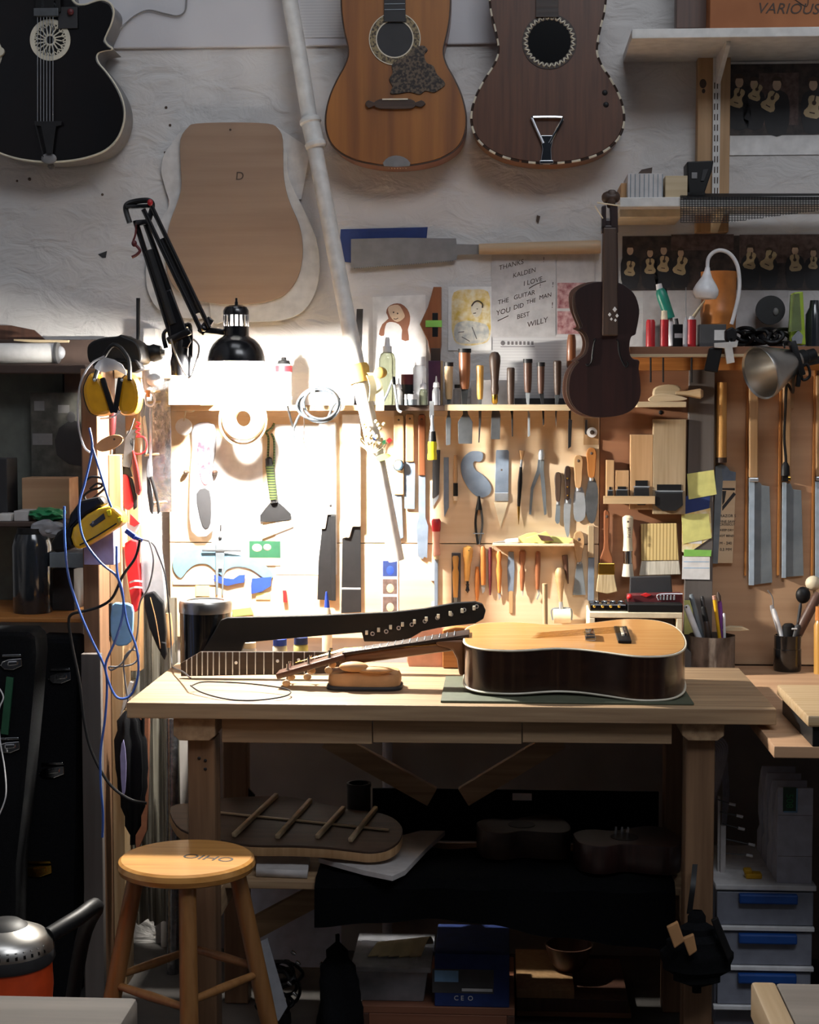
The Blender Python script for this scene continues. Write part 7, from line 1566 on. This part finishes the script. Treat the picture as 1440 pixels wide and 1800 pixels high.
# plastic tub on a crate
t = T('wooden_crate', 'low brown plank crate under the translucent tub', 'crate')
a, b_ = at(636, 1762, -.62), at(905, 1762, -.62); zc = a.z
m = MB(); m.box(a.x, b_.x, -.64, -.25, zc - .02, zc, .002); t.add('top_board', m, 'pink_side')
for x in (a.x, b_.x - .02):
    m = MB(); m.box(x, x + .02, -.64, -.25, 0, zc - .02, .002); t.add('side_board', m, 'walnut')
m = MB(); m.box(a.x + .02, b_.x - .02, -.64, -.62, 0, zc - .02, .002); t.add('front_board', m, 'pink_side')
t = T('storage_tub', 'translucent plastic tub with lid under the bench', 'tub')
def frus(x0, x1, X0, X1, y0, y1, Y, d, m_, part):
    za_, zb_ = at(700, y0, Y).z, at(700, y1, Y).z; q0, q1, r0, r1 = at(x0, y0, Y).x, at(x1, y0, Y).x, at(X0, y1, Y).x, at(X1, y1, Y).x
    mm = MB(); b = bmesh.new()
    vs = [b.verts.new(p) for p in ((q0, Y, za_), (q1, Y, za_), (q1, Y + d, za_), (q0, Y + d, za_), (r0, Y + .01, zc), (r1, Y + .01, zc), (r1, Y + d - .01, zc), (r0, Y + d - .01, zc))]
    for f in ((0, 1, 2, 3), (4, 5, 6, 7), (0, 1, 5, 4), (1, 2, 6, 5), (2, 3, 7, 6), (3, 0, 4, 7)): b.faces.new([vs[i] for i in f])
    bmesh.ops.recalc_face_normals(b, faces=b.faces[:]); mm._merge(b, .006); return t.add(part, mm, m_)
frus(622, 752, 632, 745, 1708, 1758, -.62, .25, 'plastic_clear', 'box')
m = MB(); m.B(616, 1700, 758, 1710, -.63, .27, .003); t.add('lid', m, 'plastic_clear')
t2 = T('plastic_scraps', 'bundle of pale scraps lying on the lid of the plastic tub', 'scraps'); m = MB(); zl = at(690, 1700, -.63).z
for i in range(5):
    x = at(660 + i * 18, 1690, -.5).x; m.ribbon([(x, -.56, zl + .004), (x + .02, -.5, zl + .02 + .004 * i), (x + .03, -.46, zl + .006)], (.03, .01, 0), .003)
t2.add('', m, 'cloth_cream')
# boxed item with a picture
t = T('picture_box', 'dark blue carton with a picture on its front beside the plastic tub', 'box')
a, b_ = at(764, 1676, -.64), at(896, 1676, -.64); m = MB(); m.box(a.x, b_.x, -.638, -.40, zc, a.z, .003); t.add('carton', m, 'blue_dark')
m = MB(); m.B(760, 1704, 868, 1746, -.6385, .001, 0); pc = t.add('picture', m, 'grey_dark')
m = MB(); m.B(764, 1706, 806, 1726, -.6392, .001, 0); t.add('sky_patch', m, 'light_blue', pc)
m = MB(); m.B(812, 1738, 866, 1743, -.6392, .001, 0); t.add('white_bar', m, 'label_white', pc)
m = MB(); m.X('C E  O', 815, 1755, -.6388, 9, .001); t.add('lettering', m, 'label_white')
# black bag, cables
t = T('black_bag', 'tall soft black bag standing left of the plastic tub', 'bag')
def bagf(u, v):
    A = u * 2 * math.pi; c_ = at(594, 1700, -.69); zb_, zt_ = 0, at(590, 1640, -.68).z; r = (.050 + .012 * math.sin(3 * A + v * 4)) * [1.05, 1.1, 1.05, .95, .9, .8, .5, .1][min(7, int(v * 7 + .5))]
    return (c_.x + r * math.cos(A), c_.y + r * math.sin(A), zb_ + (zt_ - zb_) * v)
m = MB(); m.grid(bagf, 40, 14); t.add('', m, 'fabric_black')
t = T('cable_tangle', 'tangle of black cables with chrome plugs on the floor behind the stool', 'cables')
m = MB()
for i in range(9):
    cx_, cy_ = random.uniform(476, 504), random.uniform(1690, 1770)
    m.TB([(cx_ + random.uniform(22, 34) * math.cos(a * 1.05), cy_ + random.uniform(16, 28) * math.sin(a * 1.05), -.58 - random.uniform(0, .06)) for a in range(6)], -.6, 3.2, 6, True)
m.TB([(500, 1780), (505, 1900)], -.6, 12); t.add('cables', m, 'black')
for x, y in ((512, 1672), (520, 1690), (563, 1692), (505, 1726), (515, 1745)):
    m = MB(); m.L((x, y), (x + 8, y + 6), [(0, 3), (.6, 3.5), (1, 2)], -.66); t.add('plug', m, 'chrome')
make('acrylic_panel', 'clear acrylic panel leaning behind the right stool leg', 'panel', [('', 'plastic_clear', ('S', [(446, 1660), (470, 1650), (505, 1770), (490, 1795), (470, 1790)], -.70, .006))])
for i, (x0_, x1_, y0_, y1_, lab, mm) in enumerate(((872, 1010, 1740, 1753, 'thin pale plank on top of the plank pile under the bench right side', 'tan_wood'), (870, 1105, 1755, 1778, 'middle plank of the pile under the bench right side', 'walnut'), (880, 1110, 1780, 1800, 'reddish plank lowest in the pile under the bench right side', 'red_ply'))):
    t = T('plank', lab, 'plank', 'planks under the bench'); Yp = -.52; a, b_ = at(x0_, y0_, Yp), at(x1_, y1_, Yp)
    z1_ = at(950, (1740, 1755, 1778)[i], Yp).z; z0_ = (at(950, 1755, Yp).z, at(950, 1778, Yp).z, 0)[i]
    m = MB(); m.box(max(a.x, at(908, y0_, Yp).x), b_.x, Yp, -.2, z0_, z1_, .002); t.add('', m, mm)
t = T('brown_bowl', 'brown round wooden bowl on the plank pile under the bench', 'bowl'); Yp = -.36; p = at(1000, 1700, Yp); z0_ = at(950, 1740, -.52).z
m = MB(); m.lathe((p.x, Yp, z0_), (p.x, Yp, z0_ + .07), [(0, .03), (.3, .05), (1, .065), (1, .06), (.3, .04)], 24); t.add('', m, 'walnut')

# ---------------------------------------------------------------- right of the bench: drawers, files, bag
t = T('drawer_unit', 'translucent three drawer plastic unit with blue handles right of the bench', 'drawers')
YD = -.82
a, b_ = at(1258, 1556, YD), at(1436, 1556, YD); zt = at(1345, 1556, YD).z; zb_ = at(1345, 1776, YD).z
m = MB(); m.box(a.x, b_.x, YD, YD + .36, zt - .014, zt, .003); t.add('top_board', m, 'white_plastic')
m = MB(); m.box(a.x + .004, b_.x - .004, YD + .03, YD + .35, zb_ - .05, zt - .014, .003); t.add('carcass', m, 'drawer_plastic')
hs_ = (zt - .014 - zb_) / 3
for i in range(3):
    z1_ = zt - .014 - i * hs_; dx = .002 * i
    m = MB(); m.box(a.x + .004 + dx, b_.x - .006 - dx, YD + .004, YD + .03, z1_ - hs_ + .012, z1_ - .004, .003); dr = t.add('drawer', m, 'drawer_plastic')
    xm = (a.x + b_.x) / 2; m = MB(); m.box(xm - .065, xm + .075, YD - .012, YD + .006, z1_ - .03, z1_ - .006, .004); t.add('handle', m, 'blue_handle', dr, 'blue handle')
    m = MB(); m.box(a.x - .002, b_.x - .004, YD - .004, YD + .012, z1_ - hs_, z1_ - hs_ + .011, .002); t.add('divider', m, 'white_plastic')
m = MB(); m.box(a.x + .01, b_.x - .01, YD + .02, YD + .34, 0, zb_ - .05, .003); t.add('plinth', m, 'red_ply')
for i in range(4):
    lab = ('front white magazine file with dark green label window', 'second white magazine file from the front on the drawer unit', 'third white magazine file from the front on the drawer unit', 'rearmost white magazine file on the drawer unit')[i]
    t = T('magazine_file', lab, 'magazine file', 'magazine files on the drawer unit')
    Yf = YD + .02 + i * .078; xa_, xb_ = at(1367, 1450, YD + .02).x, at(1429, 1450, YD + .02).x; z1_ = at(1398, 1385, YD + .02).z
    m = MB()
    m.poly([(xa_, Yf, zt), (xa_, Yf + .072, zt), (xa_, Yf + .072, zt + .05), (xa_, Yf + .035, zt + .075), (xa_, Yf + .06, zt + .10), (xa_, Yf + .06, zt + .16), (xa_, Yf + .03, z1_ - .02), (xa_, Yf + .008, z1_), (xa_, Yf, z1_)], (xb_ - xa_, 0, 0), .001); t.add('file', m, 'folder_white')
    if i == 0:
        m = MB(); m.B(1377, 1384, 1400, 1427, Yf - .002, .003, .0005); lb = t.add('label_window', m, 'lcd')
        m = MB(); m.X('508', 1388, 1408, Yf - .0026, 13, .0008, 0, -math.pi / 2); t.add('lettering', m, 'green', lb)
        m = MB(); m.B(1400, 1386, 1402.5, 1428, Yf - .003, .003, 0); m.B(1378, 1426, 1402, 1428.5, Yf - .003, .003, 0); t.add('label_edge', m, 'light_blue', lb)
        for y in (1433, 1505):
            m = MB(); m.B(1368, y, 1428, y + .8, Yf - .0006, .001, 0); t.add('crease', m, 'grey')
# hanging pale cables and rods
t = T('pale_cable_loops', 'bundle of pale cables hanging in a loop behind the right bench leg', 'cables'); m = MB()
for i in range(7): m.TB([(1240 + i * 1.5, 1440), (1246 + i * 2, 1400), (1258 + i * 2.6, 1352), (1258 + i * 3.4, 1322 - i * 2), (1246 + i * 2, 1314 - i * 3), (1232, 1322)], -.35 - .004 * i, 1.7, 6)
for i in range(4): m.TB([(1268 + i * 3, 1330), (1272 + i * 3, 1390), (1270 + i * 2, 1450)], -.36 - .004 * i, 1.6, 6)
m.obox(at(1250, 1318, -.34), at(1250, 1300, -.03), .012, .012, (0, 0, 1), .002)
t.add('', m, 'folder_white')
t = T('rod_rack', 'small rack of thin rods with white tips beside the magazine files', 'rack')
m = MB(); m.B(1267, 1452, 1276, 1553, YD + .1, .012); t.add('upright', m, 'paper_grey')
for (x0_, y0_, x1_, y1_) in ((1258, 1404, 1284, 1413), (1266, 1427, 1297, 1434), (1270, 1448, 1300, 1456), (1272, 1474, 1318, 1484), (1275, 1500, 1314, 1503)):
    m = MB(); m.TB([(x0_, y0_, YD + .106), (x1_, y1_, YD + .09)], YD + .1, 1.2, 6, False, 1); rd = t.add('rod', m, 'steel_dark')
    m = MB(); m.L((x1_ - 2, y1_ - .5), (x1_ + 9, y1_ + 2), [(0, 2.6), (1, 2.6)], YD + .09); t.add('tip', m, 'white_plastic', rd)
m = MB(); m.B(1262, 1400, 1266, 1553, YD + .11, .01); t.add('upright', m, 'paper_grey')
t = T('yellow_clip', 'small yellow plastic clamp lying on the drawer unit left of the files', 'clamp'); p = atz(1327, 1548, zt)
m = MB(); m.box(p.x - .020, p.x + .02, p.y + .01, p.y + .04, zt, zt + .014, .004); m.box(p.x - .024, p.x - .004, p.y + .012, p.y + .035, zt + .012, zt + .024, .004); t.add('', m, 'yellow')
t = T('tool_bag', 'dark bag with tan straps hanging low on the right bench leg', 'bag'); YW = -1.02
def bag2(u, v):
    A = u * 2 * math.pi; c_ = at(1225, 1600 + 145 * v, YW); r = [.012, .02, .042, .065, .078, .072, .05, .01][min(7, int(v * 7 + .5))]; r *= 1 + .08 * math.sin(4 * A + v * 3); return (c_.x + r * math.cos(A), c_.y - .0 + .5 * r * math.sin(A), c_.z)
m = MB(); m.grid(bag2, 40, 14); t.add('bag', m, 'fabric_black')
for pts in ([(1172, 1630), (1192, 1620), (1204, 1655), (1186, 1668)], [(1200, 1650), (1220, 1642), (1226, 1672), (1212, 1682)]):
    m = MB(); m.S(pts, YW - .06, .012, .003); t.add('strap', m, 'tan_leather')
m = MB(); m.S([(1250, 1618), (1262, 1612), (1290, 1680), (1280, 1690)], YW - .04, .01, .003); t.add('flap', m, 'black')
m = MB(); m.ribbon([at(1212, 1606, YW), at(1218, 1560, YW - .0), at(1222, 1520, -.975)], (.012, 0, 0), .004); t.add('hanging_loop', m, 'black')

# ================================================================ STOOL, VACUUM AND FOREGROUND TABLES
t = T('bar_stool', 'round oak bar stool with four legs in front of the left bench leg', 'stool')
SZT = .612; c = atz(328, 1506, SZT); SR = 124 / (F / (4.7 + c.y))
m = MB(); m.lathe((c.x, c.y, SZT - .032), (c.x, c.y, SZT), [(0, SR * .90), (.15, SR * .97), (.5, SR), (.85, SR * .98), (1, SR * .94), (1, 0)], 64); seat = t.add('seat', m, 'stool_oak')
Mx = Matrix.Translation((c.x + .050, c.y - .005, SZT + .0003)) @ Matrix.Rotation(math.pi - .25, 4, 'Z')
m = MB(); m.text('OHIO', .046, Mx, .0008); t.add('lettering', m, 'black', seat)
tops, bots = [], []
for a_ in (188, 10, -78, 100):
    A = math.radians(a_); tops.append(Vector((c.x + .108 * math.cos(A), c.y + .108 * math.sin(A), SZT - .028))); bots.append(Vector((c.x + .225 * math.cos(A), c.y + .225 * math.sin(A), 0)))
for p, q in zip(tops, bots):
    m = MB(); m.lathe(p, q, [(0, .0185), (.5, .020), (.8, .018), (1, .014)], 20); t.add('leg', m, 'stool_leg')
for i, j, z in ((0, 2, .345), (2, 1, .36), (1, 3, .375), (3, 0, .365)):
    f = lambda k: tops[k].lerp(bots[k], (SZT - z) / SZT); m = MB(); m.lathe(f(i), f(j), [(0, .008), (.5, .0105), (1, .008)], 12); t.add('stretcher', m, 'stool_leg')

t = T('shop_vacuum', 'orange and grey shop vacuum at the lower left corner', 'vacuum')
Yv = -1.55; cv = at(10, 1700, Yv); zv = lambda y: at(10, y, Yv).z; kv = ppm(Yv)
m = MB(); m.lathe((cv.x, Yv, .04), (cv.x, Yv, zv(1690)), [(0, .07), (.02, .085), (.5, .088), (.52, .093), (.6, .09), (.7, .094), (.78, .09), (.88, .094), (1, .092)], 40); t.add('drum', m, 'orange_tool')
m = MB(); m.lathe((cv.x, Yv, zv(1690)), (cv.x, Yv, zv(1668)), [(0, .095), (.3, .099), (1, .097)], 40); t.add('band', m, 'charcoal')
m = MB(); m.lathe((cv.x, Yv, zv(1668)), (cv.x, Yv, zv(1622)), [(0, .097), (.3, .094), (.6, .08), (.85, .05), (1, .03), (1, 0)], 40); hd = t.add('head', m, 'aluminium')
m = MB(); m.lathe((cv.x, Yv, zv(1640)), (cv.x, Yv, zv(1618)), [(0, .05), (.6, .045), (1, .03)], 32); t.add('filter_cap', m, 'black', hd)
for i in range(7):
    A = math.radians(-80 + i * 10); m = MB(); m.obox((cv.x + .095 * math.cos(A), Yv + .095 * math.sin(A), zv(1664)), (cv.x + .091 * math.cos(A), Yv + .091 * math.sin(A), zv(1652)), .005, .003, (math.cos(A), math.sin(A), 0), 0); t.add('vent_slot', m, 'black', hd)
m = MB(); m.tube([(cv.x + .08, Yv + .03, zv(1652)), (cv.x + .12, Yv + .10, zv(1640)), (cv.x + .135, Yv + .2, zv(1646)), (cv.x + .06, Yv + .36, .40), (cv.x - .02, Yv + .46, .05)], .017, 12); t.add('hose', m, 'black')
for i in range(5):
    A = i * 1.256; m = MB(); m.ell((cv.x + .065 * math.cos(A), Yv + .065 * math.sin(A), .02), .02, .02, .02, 12); t.add('caster', m, 'black')

FZ = .90
t = T('foreground_table', 'weathered work table corner at the lower left of the picture', 'table')
e = atz(243, 1752, FZ)
m = MB(); m.box(-1.05, e.x, -3.55, e.y, FZ - .04, FZ, .006); t.add('table_top', m, 'weathered')
for x_, y_ in ((e.x - .10, e.y - .10), (-1.0, e.y - .10), (-1.0, -3.5), (e.x - .10, -3.5)):
    m = MB(); m.box(x_, x_ + .06, y_, y_ + .06, 0, FZ - .04, .003); t.add('leg', m, 'tan_wood')
t = T('foreground_table', 'worn pale edged work table corner at the lower right of the picture', 'table')
e = atz(1320, 1726, FZ)
m = MB(); m.box(e.x + .03, 1.0, -3.55, e.y, FZ - .04, FZ, .004); t.add('table_top', m, 'weathered')
m = MB(); m.box(e.x, e.x + .0295, -3.55, e.y, FZ - .045, FZ + .001, .004); t.add('edge_board', m, 'pine_Y')
for x_, y_ in ((e.x + .04, e.y - .10), (.94, e.y - .10), (.94, -3.5), (e.x + .04, -3.5)):
    m = MB(); m.box(x_, x_ + .06, y_, y_ + .06, 0, FZ - .045, .003); t.add('leg', m, 'tan_wood')
for t_ in ALL: t_.finish()
